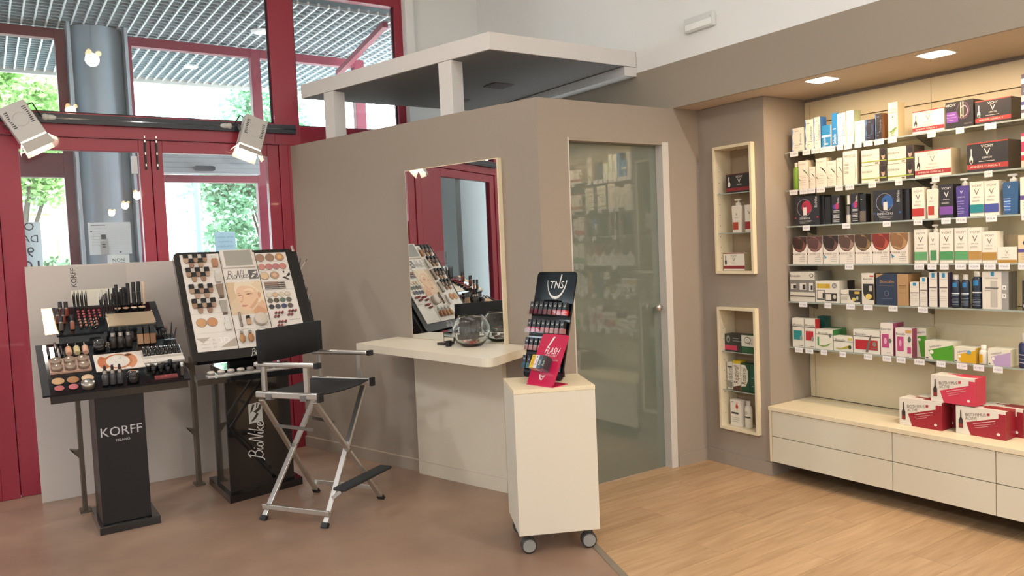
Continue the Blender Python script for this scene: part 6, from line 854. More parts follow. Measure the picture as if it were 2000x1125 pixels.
def pr_leaf(p, w, h):
    for k in range(7): p.rect(w * .06, h * (.3 + k * .085), w * .28, h * (.312 + k * .085), cm('#9aa0a6'))
    for c in (.48, .74):
        for k in range(11): p.rect(w * c, h * (.1 + k * .07), w * (c + .2), h * (.108 + k * .07), cm('#a8adb2'))
    p.rect(w * .06, h * .9, w * .4, h * .93, cm('#6a6f76')); p.rect(w * .26, 0, w * .42, h * .42, cm('#8d8f92')); p.rect(w * .285, h * .48, w * .4, h * .62, cm('#4a4c50')); p.rect(w * .3, h * .3, w * .38, h * .33, cm('#3a3c40')); p.rect(w * .3, h * .22, w * .38, h * .25, cm('#3a3c40')); p.ell(w * .06, h * .72, .006, .006, cm('#5a5e66')); p.ell(w * .72, h * .06, .006, .006, cm('#5a5e66'))
sheet(.60, 1.565, .862, 1.785, FY - .0015, mat('paper_grey', '#aeb8c0', .8), 'grey leaflet with a bottle picture on the left entrance door', pr_leaf)
def pr_non(p, w, h): p.text('NON', w / 2, h * .62, .024, INKD); p.rect(w * .2, h * .4, w * .8, h * .43, INKD); p.text('ESPORRE', w / 2, h * .2, .014, INKD, mw=w * .7)
sheet(.705, 1.465, .842, 1.562, FY - .0015, mat('paper_pale', '#bcc4c8', .8), 'small notice reading NON on the left entrance door', pr_non)
def pr_blue(p, w, h):
    for k, t_ in enumerate(('GENTILE CLIENTELA', 'LA FARMACIA', 'RESTA APERTA', 'ORE')): p.text(t_, w / 2, h * (.78 - k * .2), .012, cm('#7f9ab8'), mw=w * .85, flip=True)
sheet(1.425, 1.53, 1.575, 1.70, FY + .0125, PAPB, 'pale blue notice on the right entrance door', pr_blue)
# ------------------------------------------------------------------ make-up stand beside the left door
KO = thing('makeup_stand', 'black make-up stand with two tiers on a lettered pillar', 'display stand', (0, 0, 0))
MB().box(.435, 4.835, 0, .748, 5.29, .045, BLACK).build('base', KO, bevel=.003)
MB().box(.455, 4.865, .045, .705, 5.18, .86, mat('black_pillar', '#0d0f13', .3)).build('pillar', KO, bevel=.003)
mb = MB(); sil = mat('silver_print', '#c9c9cc', .35, metal=.3); mb.text('KORFF', .58, .565, .052, sil, y=4.8645, mw=.215); mb.text('MILANO', .585, .512, .014, sil, y=4.8645); mb.build('lettering', KO)
LA = math.atan2(1.047 - .82, 5.2 - 4.78); UA = math.atan2(1.242 - 1.10, 5.45 - 5.2)
LT = TR(.21, 4.78, .82, rx=LA); UT = TR(.32, 5.2, 1.10, rx=UA)
mb = MB(); mb.slab([(0, 0), (.735, 0), (.735, .012), (0, .012)], 0, .49, SPECK, LT @ TR(0, 0, -.012)); mb.build('lower_tray', KO)
mb = MB(); mb.box(.035, .0, .0, .70, .48, .0015, BLACK, LT); mb.build('tray_inlay', KO)
mb = MB(); mb.prism([(4.80, .768), (5.18, .97), (5.18, 1.02), (4.80, .818)], .245, .935, BLACK, Matrix(((0, 0, 1, 0), (1, 0, 0, 0), (0, 1, 0, 0), (0, 0, 0, 1)))); mb.build('tray_box', KO)
mb = MB(); mb.slab([(0, 0), (.575, 0), (.575, .012), (0, .012)], 0, .30, SPECK, UT @ TR(0, 0, -.012)); mb.build('upper_tray', KO)
mb = MB(); mb.box(.01, .0, .0, .535, .29, .0012, BLACK, UT); mb.build('upper_inlay', KO)
mb = MB(); mb.prism([(5.205, 1.045), (5.44, 1.17), (5.44, 1.22), (5.205, 1.088)], .33, .885, BLACK, Matrix(((0, 0, 1, 0), (1, 0, 0, 0), (0, 1, 0, 0), (0, 0, 0, 1)))); mb.build('upper_box', KO)
mb = MB(); mb.box(.56, 5.18, .86, .62, 5.24, 1.1, BLACK); mb.build('neck', KO)
mb = MB(); mb.box(.43, 5.50, 1.235, .745, 5.504, 1.492, PLEXI); px = mb.build('clear_header', KO)
mb = MB(); mb.box(.0, 0, 0, .312, .003, .113, MIRROR, TR(.43, 5.478, 1.236, rx=math.radians(-11))); mb.build('header_mirror', px)
mb = MB(); mb.text('KORFF', .448, 1.425, .03, cm('#2e2c2a'), y=5.4985, rot=math.radians(90), mw=.115); mb.text('MILANO', .466, 1.41, .006, cm('#6a6764'), y=5.4985, rot=PI / 2); mb.build('lettering', px)
MB().box(.52, 5.45, 1.15, .65, 5.505, 1.236, BLACK).build('header_foot', KO)
# gold woven strip standing in for a light box reflection, at the left end
GOLD = mat('gold_reflection', '#d8b47c', .22, metal=.9, var=.25, scale=120); mb = MB(); mb.box(-.055, .02, -.004, .012, .30, .0, GOLD, UT); mb.build('reflection_strip', KO)
def upright(x, y, zt, lab):
    u = thing('slotted_upright', lab, 'upright', (x, y, 0), group='uprights at the backing panel'); bm_ = mat('bronze_metal', '#6b6156', .4, metal=.6)
    MB().box(-.012, -.035, 0, .012, .035, zt, bm_).build('post', u)
    MB().box(-.03, -.05, 0, .03, .05, .012, bm_).build('foot', u)
    for z in (.33, .77): mb = MB(); mb.slab([(-.06, .06), (-.05, .06), (-.012, 0), (-.012, .05), (-.04, .055)], -.02, .02, bm_, TR(0, 0, z)); mb.build('hook', u)
upright(.415, 5.40, .86, 'bronze slotted upright behind the lettered black pillar'); upright(1.10, 5.50, .86, 'bronze slotted upright left of the tall tester display')
# ---- things on the make-up stand
GK = 'testers on the tiered make-up stand'
def tray_thing(name, label, cat, base, u, v, z=.0015, stand=0, rz=0):
    o = thing(name, label, cat, group=GK); o.matrix_basis = base @ TR(u, v, z) @ Matrix.Rotation(stand, 4, 'X') @ Matrix.Rotation(rz, 4, 'Z'); return o
SILV = mat('silver_cap', '#b9b6b0', .25, metal=.9); TAUL = mat('taupe_lid', '#9a8878', .25, metal=.3, coat=.3)
def lathe_part(t_, n, prof, m, k=16, M=None): mb = MB(); mb.lathe(prof, m, k, M); return mb.build(n, t_)
for k, u in enumerate((.058, .095, .122)):
    L = (.095, .135, .09)[k]; t_ = tray_thing('mascara', '%s of the black and silver tubes lying on the lower tier' % ['leftmost', 'middle one', 'rightmost'][k], 'mascara', LT, u, .345, .010, -PI / 2)
    lathe_part(t_, 'tube', [(.007, 0), (.0075, L * .6)], BLACK); lathe_part(t_, 'cap', [(.008, L * .6), (.008, L), (.004, L + .003)], SILV if k == 1 else BLACK)
    mb = MB(); mb.box(-.002, .0076, .005, .002, .0082, L, SILV); mb.build('stripe', t_)
for k, (u, c, n) in enumerate(((.157, '#d3a184', 'peach'), (.198, '#c9bb8e', 'olive gold'), (.241, '#d2a68e', 'rosy'))):
    t_ = tray_thing('foundation_bottle', 'small %s liquid foundation bottle lying on the lower tier' % n, 'bottle', LT, u, .352, .014, -PI / 2)
    lathe_part(t_, 'flask', [(.014, 0), (.0165, .004), (.0165, .055), (.011, .068), (.004, .072)], cm(c, .12)); lathe_part(t_, 'applicator', [(.003, .07), (.003, .105)], SILV, 8)
# pink case with six jars
t_ = tray_thing('jar_tray', 'pale pink tray holding six taupe jars on the lower tier', 'tray', LT, .15, .25); mb = MB(); pk = cm('#d2ab98')
mb.box(-.1, -.066, 0, .1, .066, .004, pk); 
for x in (-.1, -.0345, .0325, .0985): mb.box(x, -.066, .004, x + .0025, .066, .012, pk)
for y in (-.066, .0635): mb.box(-.1, y, .004, .1, y + .0025, .012, pk)
mb.build('tray', t_)
for r in range(2):
    for k in range(3):
        t_ = tray_thing('cream_jar', 'taupe lidded cream jar in the pink tray, %s row, %s from the left' % (['front', 'back'][r], ORD[k]), 'jar', LT, .085 + k * .066, .219 + r * .062, .0062)
        lathe_part(t_, 'pot', [(.024, 0), (.027, .003), (.027, .014)], cm('#8d7a6c', .2), 24); lathe_part(t_, 'lid', [(.0285, .0142), (.0285, .023), (.024, .027), (.001, .028)], TAUL, 24)
for k, (u, v, c, n, rr) in enumerate(((.08, .112, '#c29a70', 'apricot', .032), (.151, .112, '#a3744c', 'bronze', .031), (.222, .114, '#d4b490', 'cream', .032), (.08, .047, '#b46260', 'coral', .025), (.147, .047, '#c06a70', 'pink', .025))):
    t_ = tray_thing('pressed_powder', '%s pressed powder disc at the front of the lower tier' % n, 'powder', LT, u, v)
    lathe_part(t_, 'pan', [(rr, 0), (rr, .004)], BLACK, 28); lathe_part(t_, 'powder', [(rr * .95, .004), (rr * .93, .0055), (.001, .006)], cm(c, .7), 28)
t_ = tray_thing('cream_jar', 'grey glass jar with a chrome rim at the front of the lower tier', 'jar', LT, .215, .035); lathe_part(t_, 'pot', [(.03, 0), (.033, .005), (.033, .022)], cm('#57514a', .1), 26); lathe_part(t_, 'lid', [(.034, .0222), (.034, .03), (.03, .034), (.001, .035)], SILV, 26)
# picture card
t_ = tray_thing('picture_card', 'printed card with an orange brushed ring on the lower tier', 'card', LT, .272, .16); mb = MB(); mb.box(0, 0, 0, .252, .168, .003, cm('#ddd3c8')); mb.build('card', t_)
mb = MB(); Mf = TR(0, 0, .0031, rx=-PI / 2)
def ring(mb, cx, cz, r0, r1, m, y, M, a0=0, a1=2 * PI, sq=1):
    n = 30; vs = []
    for k in range(n + 1):
        a = a0 + (a1 - a0) * k / n; vs += [(cx + r0 * math.cos(a), y, cz + r0 * sq * math.sin(a)), (cx + r1 * math.cos(a), y, cz + r1 * sq * math.sin(a))]
    mb.add(vs, [(2 * k, 2 * k + 2, 2 * k + 3, 2 * k + 1) for k in range(n)], m, False, M)
ring(mb, .12, .084, .062, .074, cm('#b5704a'), -.0002, Mf); ring(mb, .12, .084, .06, .1, cm('#c98c66'), -.0001, Mf, -.9, .9); ring(mb, .12, .084, .066, .105, cm('#b8683c'), -.00015, Mf, 2.5, 3.9); mb.ell(.12, .084, .055, .055, cm('#d8d2c8'), y=-.0003, M=Mf); mb.ell(.178, .138, .018, .011, cm('#5a3a30'), y=-.0004, M=Mf)
for k in range(6): mb.ell(.12 + .03 * math.cos(k), .084 + .03 * math.sin(k * 1.7), .004, .002, cm('#4a4440'), y=-.0005, M=Mf)
mb.build('print', t_)
def dropper(base, u, v, lab, s=1.0, glass='#3a3c40'):
    t_ = tray_thing('dropper_bottle', lab, 'bottle', base, u, v, .002, -LA)
    lathe_part(t_, 'flask', [(.014 * s, 0), (.0165 * s, .003), (.0165 * s, .05 * s), (.011 * s, .058 * s)], cm(glass, .08)); lathe_part(t_, 'collar', [(.0115 * s, .058 * s), (.0115 * s, .075 * s)], SILV); lathe_part(t_, 'rubber_bulb', [(.0065 * s, .075 * s), (.007 * s, .09 * s), (.005 * s, .1 * s), (.001, .102 * s)], BLACKM, 12)
for k, u in enumerate((.30, .337, .373)): dropper(LT, u, .03, '%s dark dropper bottle at the front of the lower tier' % ['left', 'middle', 'right'][k], 1.08)
for k, u in enumerate((.388, .428, .47)): dropper(LT, u, .385, '%s black serum bottle at the back of the lower tier' % ['left', 'middle', 'right'][k], 1.2, '#2a2624')
for (u, v, r, lab) in ((.44, .035, .032, 'large black gloss jar at the front of the lower tier'), (.315, .385, .034, 'large black gloss jar at the back of the lower tier')):
    t_ = tray_thing('cream_jar', lab, 'jar', LT, u, v, .002, -LA * .6); lathe_part(t_, 'pot', [(r * .9, 0), (r, .005), (r, .03), (r * .8, .036)], BLACK, 26); lathe_part(t_, 'lid', [(r * .98, .036), (r * .98, .052), (r * .85, .058), (.001, .06)], mat('jar_lid_gloss', '#202226', .06, coat=1), 26)
t_ = tray_thing('tube_rack', 'white acrylic rack of black tubes on the lower tier', 'rack', LT, .52, .18); wc = cm('#dcd6ce', .25); mb = MB(); mb.box(0, 0, 0, .22, .145, .006, wc); mb.box(0, 0, .006, .22, .03, .014, wc); mb.box(0, .05, .006, .22, .058, .02, wc); mb.build('rack', t_)
for k in range(9):
    o = tray_thing('lip_gloss', 'black lip tube in the white rack, %s from the left' % ORD[k], 'lip gloss', LT, .535 + k * .0235, .248, .016, -PI / 2 + .25); lathe_part(o, 'tube', [(.009, 0), (.010, .002), (.010, .032)], BLACK, 14); lathe_part(o, 'cap', [(.0102, .033), (.0102, .062), (.008, .066), (.001, .067)], mat('jar_lid_gloss', '#202226', .06), 14)
rnd = random.Random(9)
for k in range(9):
    u = .535 + (k % 5) * .038 + (k // 5) * .018; v = .125 - (k // 5) * .045; h = rnd.uniform(.03, .05)
    o = tray_thing('black_pot', 'small black pot, lower tier, %s row right, %s from the left' % (['back', 'front'][k // 5], ORD[k % 5]), 'pot', LT, u, v, .002, -LA * .8); lathe_part(o, 'pot', [(.012, 0), (.013, .002), (.013, h * .6)], BLACK, 14); lathe_part(o, 'lid', [(.0125, h * .6 + .001), (.0125, h), (.01, h + .002)], SILV if k in (0, 1) else BLACKM, 14)
mb = MB(); mb.box(-.06, -.012, 0, .06, .012, .012, cm('#8a4a48', .2)); o = mb.build('lip_palette', label='dark red lip palette at the right front of the lower tier', cat='palette', group=GK); o.matrix_basis = LT @ TR(.61, .035, .002); mb = MB()
for k in range(5): mb.ell(-.045 + k * .022, 0, .009, .008, cm(['#7a3038', '#98343c', '#b03a40', '#8a3038', '#6a2a34'][k]), M=TR(0, 0, .0122, rx=-PI / 2))
mb.build('colour_pans', o)
t_ = tray_thing('lotion_tube', 'small upright silver topped vial at the right front corner of the lower tier', 'vial', LT, .70, .04, .002, -LA); lathe_part(t_, 'vial', [(.011, 0), (.011, .05)], cm('#4a4038', .1)); lathe_part(t_, 'cap', [(.0105, .05), (.0105, .075), (.008, .077)], SILV)
for k, (u, c) in enumerate(((.535, '#a5805e'), (.570, '#98714f'), (.605, '#8a6242'))):
    t_ = tray_thing('foundation_bottle', '%s foundation bottle with a black cap at the back of the lower tier' % ['light beige', 'tan', 'dark tan'][k], 'bottle', LT, u, .40, .002, -LA)
    mb = MB(); mb.box(-.0155, -.0155, 0, .0155, .0155, .062, cm(c, .1)); mb.build('flask', t_, bevel=.003); mb = MB(); mb.box(-.0145, -.0145, .0622, .0145, .0145, .105, BLACK); mb.build('cap', t_, bevel=.002)
t_ = tray_thing('brush_cup', 'clear square cup at the right back corner of the lower tier', 'cup', LT, .692, .365, .002, -LA); mb = MB()
for a_ in ((-.033, -.03, 0, .033, .03, .002), (-.033, -.03, 0, -.031, .03, .055), (.031, -.03, 0, .033, .03, .055), (-.033, -.03, 0, .033, -.028, .055), (-.033, .028, 0, .033, .03, .055)): mb.box(*a_, PLEXI)
mb.build('cup', t_); BRM = LT @ TR(.692, .365, .004) @ Matrix.Rotation(-LA, 4, 'X')
for k, (x, y, lx, h, r, nm) in enumerate(((-.018, .0, -.12, .10, .016, 'fluffy black'), (.005, .01, .12, .13, .004, 'long thin black'), (.016, -.01, .25, .10, .004, 'short slanting black'), (-.01, .012, -.02, .11, .008, 'brown tipped'))):
    o = thing('makeup_brush', nm + ' make-up brush in the clear cup', 'brush', group=GK); o.matrix_basis = BRM @ TR(x, y, 0, ry=lx)
    lathe_part(o, 'handle', [(.0025, 0), (.004, h * .5), (.0035, h * .7)], BLACK, 8); lathe_part(o, 'bristles', [(.004, h * .7), (r, h * .88), (r * .8, h), (.001, h * 1.04)], BLACKM if k < 3 else cm('#6a4038'), 12)
# upper tier
for k, (u, v, c) in enumerate(((.038, .20, '#7a3430'), (.068, .197, '#8a4438'), (.045, .12, '#8a4a44'), (.018, .125, '#6a3a34'), (.028, .045, '#5a5450'), (.085, .05, '#a8705c'))):
    t_ = tray_thing('lip_gloss', 'lip gloss bottle with a black cap on the upper tier, %s' % ['back left', 'back right', 'middle row right', 'middle row left', 'front left, smoky clear', 'front right, tan'][k], 'lip gloss', UT, u, v, .002, -UA)
    lathe_part(t_, 'flask', [(.011, 0), (.012, .002), (.012, .045)], cm(c, .08), 16); lathe_part(t_, 'collar', [(.0105, .045), (.0105, .052)], SILV, 16); lathe_part(t_, 'cap', [(.0112, .052), (.0112, .085), (.009, .087)], BLACK, 16)
reds = ['#b0404a', '#a83844', '#c0505a', '#b03c4c', '#983440', '#c86a60', '#b84a50', '#a04048']
for r in range(6):
    for k in range(5):
        if r < 3 and k == 4: continue
        t_ = tray_thing('lipstick', 'lipstick tester on the upper tier, %s row from the front, %s from the left' % (ORD[r], ORD[k]), 'lipstick', UT, .13 + k * .027 + (.004 if k > 1 else 0), .055 + r * .031, .0015, -UA)
        lathe_part(t_, 'case', [(.0085, 0), (.0085, .012)], BLACK, 10); lathe_part(t_, 'stick', [(.0062, .012), (.0068, .017), (.0045, .022), (.0005, .0225)], cm(reds[(r * 3 + k) % 8] if r > 2 else ['#b87a62', '#c08470', '#b06a5a', '#a86a58', '#b8806c'][k], .3), 10)
t_ = tray_thing('mirror_tray', 'gold mirrored tray on the upper tier', 'tray', UT, .275, .045); mb = MB(); mb.box(0, 0, 0, .262, .135, .004, mat('gold_mirror', '#f0dfc0', .36, metal=1)); mb.build('plate', t_)
for x, y in ((.258, .003), (.258, .132), (.004, .1)): mb = MB(); mb.ball((x, y, .008), .006, SILV, 10); mb.build('stud', t_)
for k in range(4):
    t_ = tray_thing('concealer_pot', 'open cream concealer pot on the upper tier, %s from the left' % ORD[k], 'pot', UT, .348 + k * .0455, .222, .0015, -UA * .5); lathe_part(t_, 'pot', [(.019, 0), (.02, .002), (.02, .012)], BLACK, 22); lathe_part(t_, 'cream', [(.0185, .012), (.001, .013)], cm(['#e0b898', '#dcae8a', '#e6c8a8', '#d8b08c'][k], .4), 22)
for k, (u, h, r) in enumerate(((.352, .13, .0105), (.378, .10, .0095), (.392, .11, .0095), (.418, .135, .011), (.45, .14, .012), (.479, .142, .012), (.508, .14, .0085))):
    t_ = tray_thing('makeup_tube', ('%s standing black tube at the back of the upper tier' % ORD[k]) if k < 6 else 'slim beige tube at the right back of the upper tier', 'tube', UT, u, .275, .002, -UA); m_ = BLACKM if k < 6 else cm('#d0b898', .3)
    lathe_part(t_, 'tube', [(r, 0), (r, h * .55)], m_, 14); lathe_part(t_, 'cap', [(r * .97, h * .55 + .001), (r * .95, h), (r * .8, h + .002)], m_, 14)
for k in range(4):
    t_ = tray_thing('eye_pencil', 'dark eye pencil standing before the little mirror, %s from the left' % ORD[k], 'pencil', UT, .122 + k * .021, .28, .002, -UA); lathe_part(t_, 'barrel', [(.004, 0), (.004, .09)], BLACKM, 8); lathe_part(t_, 'tip', [(.004, .09), (.0006, .108)], cm('#4a4a4e'), 8)
for k in range(9):
    t_ = tray_thing('makeup_pen', 'thin black pen in the cluster on the upper tier, %s from the left' % ORD[k], 'pen', UT, .268 + k * .0095, .262 - (k % 3) * .03, .002, -UA); h = (.11, .095, .12, .1, .13, .115, .12, .09, .125)[k]; lathe_part(t_, 'barrel', [(.0038, 0), (.0042, h * .6)], BLACK, 8); lathe_part(t_, 'cap', [(.0045, h * .6), (.004, h), (.002, h + .002)], BLACKM if k % 3 else SILV, 8)
# ------------------------------------------------------------------ tester display (white board in a black frame)
BI = thing('tester_display', 'large leaning black framed make-up tester display on a lettered pillar', 'display stand')
mb = MB(); mb.prism([(1.155, 4.915), (1.645, 5.02), (1.645, 5.46), (1.155, 5.46)], 0, .045, BLACK); mb.build('base', BI, bevel=.003)
pil = mat('black_pillar_gloss', '#121417', .08, coat=.6)
mb = MB(); mb.prism([(1.17, 4.955), (1.60, 5.045), (1.60, 5.30), (1.17, 5.30)], .0455, .82, pil); mb.build('pillar', BI, bevel=.004)
mb = MB(); a_ = math.atan2(.09, .43); Mp = TR(1.17, 4.955, 0, rz=a_)
mb.script(.192, .345, .097, cm('#d6d4d0'), -.001, math.radians(85), Mp)
lx, lz = -.078, -.142
mb.poly([(.225 + lx, .60 + lz), (.318 + lx, .605 + lz), (.318 + lx, .73 + lz), (.225 + lx, .725 + lz)], cm('#c9cbc4'), y=-.0008, M=Mp)
for pth in (((.236, .615), (.25, .612), (.275, .63), (.292, .655), (.28, .665), (.262, .64)), ((.255, .672), (.275, .662), (.305, .68), (.312, .715), (.298, .712), (.288, .69)), ((.235, .668), (.248, .675), (.268, .715), (.255, .722), (.245, .70)), ((.275, .69), (.285, .70), (.29, .724), (.28, .724))): mb.poly([(u_ + lx, v_ + lz) for u_, v_ in pth], pil, y=-.0012, M=Mp)
mb.build('lettering', BI)
BA = math.atan2(1.549 - .905, 5.34 - 4.95); BM_ = TR(0, 4.95, .905, rx=BA)
# board local frame: x world X, y up the slope, z out of the board towards the viewer
mb = MB(); mb.prism([(px_, py_) for px_, py_ in rrect(.997, -.02, 1.768, .755, .035)], -.045, 0, BLACK, BM_); mb.build('frame_board', BI, bevel=.004)
wb = mat('tester_board_white', '#e2dcd4', .45, var=.01)
for x0, x1, y0, y1 in ((1.034, 1.272, .042, .735), (1.277, 1.502, .042, .735), (1.507, 1.713, .042, .725)):
    MB().box(x0, y0, .0, x1, y1, .006, wb, BM_).build('white_board', BI)
mb = MB(); mb.box(1.28, .617, .006, 1.488, .752, .02, wb, BM_); hb_ = mb.build('header_block', BI); mb = MB(); mb.box(1.30, .628, .0201, 1.475, .745, .022, MIRROR, BM_); mb.build('mirror_plate', hb_)
mb = MB(); FM_ = BM_ @ TR(0, 0, .0065, rx=-PI / 2); g1 = cm('#55524f')
# print plane: x, and (-) slope coordinate; helper to flip
PB = BM_ @ Matrix(((1, 0, 0, 0), (0, 0, 1, 0), (0, -1, 0, .0063), (0, 0, 0, 1)))
mb.script(1.362, .566, .056, g1, -.0003, 0, PB); mb.text('DEFENCE COLOR', 1.36, .535, .008, cm('#9a948e'), y=-.0003, M=PB)
mb.poly([(1.435, .53), (1.495, .53), (1.495, .60), (1.435, .60)], cm('#5f5f60'), y=-.0002, M=PB)
for pth in (((1.445, .54), (1.46, .545), (1.475, .56), (1.46, .565)), ((1.46, .575), (1.485, .57), (1.49, .59), (1.475, .585)), ((1.48, .535), (1.492, .545), (1.488, .56))): mb.poly(list(pth), wb, y=-.0004, M=PB)
# portrait print: soft flat tones
sk = lambda c: cm(c, .5)
def tone(pts, c, lv): mb.poly([(1.2775 + u * .2245, .272 + v * .24) for u, v in pts], sk(c), y=-.0002 - lv * .00004, M=PB)
tone([(0, 0), (1, 0), (1, 1), (0, 1)], '#d9c2a4', 0); tone([(0, .35), (.3, .6), (.2, 1), (0, 1)], '#d2b898', 1)
tone([(.22, .62), (.2, .8), (.27, 1), (.8, 1), (1, .8), (1, .42), (.9, .3), (.7, .4), (.5, .8)], '#e6d6bc', 2)
tone([(.5, .1), (.62, .02), (.62, 0), (1, 0), (1, .3), (.92, .42), (.8, .3), (.68, .12)], '#dcb493', 3); tone([(.62, .12), (.78, .26), (.95, .12), (1, .1), (1, 0), (.62, 0)], '#cf9f7c', 4)
tone([(.24, .72), (.23, .55), (.27, .46), (.25, .38), (.29, .34), (.31, .25), (.33, .19), (.38, .13), (.46, .11), (.58, .15), (.72, .28), (.82, .42), (.86, .6), (.8, .76), (.62, .86), (.42, .88), (.3, .82)], '#e3c0a0', 5)
tone([(.58, .15), (.72, .28), (.82, .42), (.8, .5), (.68, .36), (.52, .2)], '#d2a584', 6); tone([(.44, .74), (.6, .8), (.72, .76), (.74, .66), (.6, .7)], '#ebd0b2', 6)
tone([(.83, .46), (.9, .5), (.92, .62), (.87, .68), (.83, .6)], '#d0a080', 7); tone([(.25, .6), (.33, .61), (.4, .59), (.33, .565), (.27, .57)], '#c79c7c', 7); tone([(.47, .6), (.56, .65), (.66, .64), (.7, .61), (.58, .585)], '#c79c7c', 7)
tone([(.28, .595), (.34, .6), (.37, .585), (.32, .575)], '#7a6656', 8); tone([(.5, .605), (.57, .63), (.64, .622), (.57, .598)], '#746050', 8)
tone([(.24, .64), (.3, .655), (.38, .63), (.3, .64)], '#a5866a', 8); tone([(.45, .66), (.56, .71), (.7, .69), (.57, .695)], '#a5866a', 8)
tone([(.38, .6), (.43, .58), (.4, .45), (.34, .37), (.28, .38), (.3, .41), (.36, .44)], '#d6ad8c', 8); tone([(.28, .385), (.33, .365), (.37, .38), (.34, .395)], '#bf8e6e', 9)
tone([(.31, .27), (.36, .295), (.42, .285), (.5, .275), (.42, .235), (.34, .235)], '#c58474', 9); tone([(.31, .268), (.4, .265), (.5, .275), (.4, .258)], '#a66a5c', 10)
tone([(.86, .72), (.95, .62), (1, .66), (1, .95), (.84, .98), (.7, .9)], '#dfcbac', 6)
mb.poly([(1.036, .135), (1.12, .135), (1.075, .10)], cm('#b8aca0'), y=-.0002, M=PB); mb.poly([(1.17, .06), (1.27, .12), (1.27, .06)], cm('#b4a898'), y=-.0002, M=PB); mb.text('3D', 1.20, .11, .04, cm('#f4f2ee'), y=-.0005, M=PB)
for k, t_s in enumerate(('FL', 'DU', 'AT')): mb.rect(1.06, .115 - k * .025, 1.11, .117 - k * .025, cm('#a39a92'), y=-.0003, M=PB); mb.text(t_s, 1.14, .116 - k * .025, .012, cm('#a39a92'), y=-.0003, M=PB)
for v in (.30, .165, .63, .50, .40): mb.rect(1.036, v, 1.27, v + .0015, cm('#b5aca4'), y=-.0002, M=PB)
for v in (.655, .585, .50, .435): mb.rect(1.508, v, 1.712, v + .0015, cm('#b5aca4'), y=-.0002, M=PB)
mb.rect(1.279, .168, 1.50, .1705, cm('#9a928a'), y=-.0002, M=PB)
for pth in (((1.66, .575), (1.675, .58), (1.67, .56)), ((1.68, .54), (1.71, .575), (1.70, .54), (1.675, .53)), ((1.65, .53), (1.67, .535), (1.70, .51), (1.68, .51)), ((1.69, .555), (1.705, .54), (1.71, .56))): mb.poly(list(pth), cm('#3a3836'), y=-.0004, M=PB)
mb.rect(1.63, .205, 1.70, .212, cm('#b0a8a0'), y=-.0002, M=PB)
mb.build('board_print', BI)
mb = MB(); mb.script(1.40, .008, .045, cm('#dcdad6'), .0058, 0, PB); mb.build('frame_lettering', BI)
mb = MB(); mb.prism([(0.985, 4.80), (1.62, 4.80), (1.66, 5.05), (1.02, 5.05)], .765, .80, BLACK); lg = mb.build('lower_ledge', BI); MB().box(1.06, 4.86, .8, 1.60, 4.93, .806, wb).build('ledge_insert', lg)
mb = MB(); mb.box(1.25, 5.12, .82, 1.5, 5.18, 1.05, BLACKM); mb.build('spine', BI)
mb = MB(); mb.box(1.768, .0, -.10, 1.80, .745, -.02, BLACKM, BM_); mb.box(1.72, .3, -.10, 1.768, .5, -.05, BLACKM, BM_); rk = mb.build('side_rack', BI)
GB = 'testers on the leaning display board'
def bt(name, label, cat, x, y, z=.0065): o = thing(name, label, cat, group=GB); o.matrix_basis = BM_ @ TR(x, y, z); return o
skin = ['#b39880', '#a98c76', '#a38672', '#987a68', '#b0947e', '#a48670', '#9a7c66']
for r, v in enumerate((.715, .612, .49, .385)):
    for k, (x, dv) in enumerate(((1.066, 0), (1.122, 0), (1.178, 0), (1.094, -.036), (1.150, -.036))):
        t_ = bt('foundation_tester', 'mini foundation tester with a black square cap, %s row, %s %s from the left' % (ORD[r], ['upper', 'lower'][k // 3], ORD[k % 3 if k < 3 else k - 3]), 'tester', x, v + dv)
        mb = MB(); mb.slab([(-.0145, -.032), (-.012, -.041), (-.006, -.046), (.006, -.046), (.012, -.041), (.0145, -.032), (.0145, -.013), (-.0145, -.013)], -.012, 0, cm(skin[(r * 2 + k) % 7], .15), TR(0, 0, 0, rx=-PI / 2)); mb.build('flask', t_)
        mb = MB(); mb.box(-.0145, -.013, 0, .0145, .018, .016, BLACKM); mb.build('cap', t_)
for k, (v, c, ty, n) in enumerate(((.675, '#b08468', 0, 'tan bottle with clear cap'), (.56, '#c9c4bc', 0, 'clear bottle'), (.455, '#8d7a6c', 1, 'taupe tube'), (.335, '#a59f96', 1, 'grey tube'), (.215, '#d6d2ca', 0, 'frosted bottle'))):
    t_ = bt('foundation_tester', 'larger %s mounted in the column beside the mini testers' % n, 'tester', 1.236, v)
    if ty: mb = MB(); mb.slab([(-.022, .045), (-.014, -.04), (.014, -.04), (.022, .045)], -.016, 0, cm(c, .3), TR(0, 0, 0, rx=-PI / 2)); mb.build('tube', t_, bevel=.003); mb = MB(); mb.box(-.013, -.052, 0, .013, -.0405, .016, cm('#6a5c52', .3)); mb.build('cap', t_)
    else: mb = MB(); mb.slab(rrect(-.018, -.045, .018, .015, .008), -.018, 0, cm(c, .1), TR(0, 0, 0, rx=-PI / 2)); mb.build('flask', t_); mb = MB(); mb.box(-.011, .0155, .002, .011, .045, .016, mat('frosted_cap', '#d8d8d4', .2)); mb.build('cap', t_)
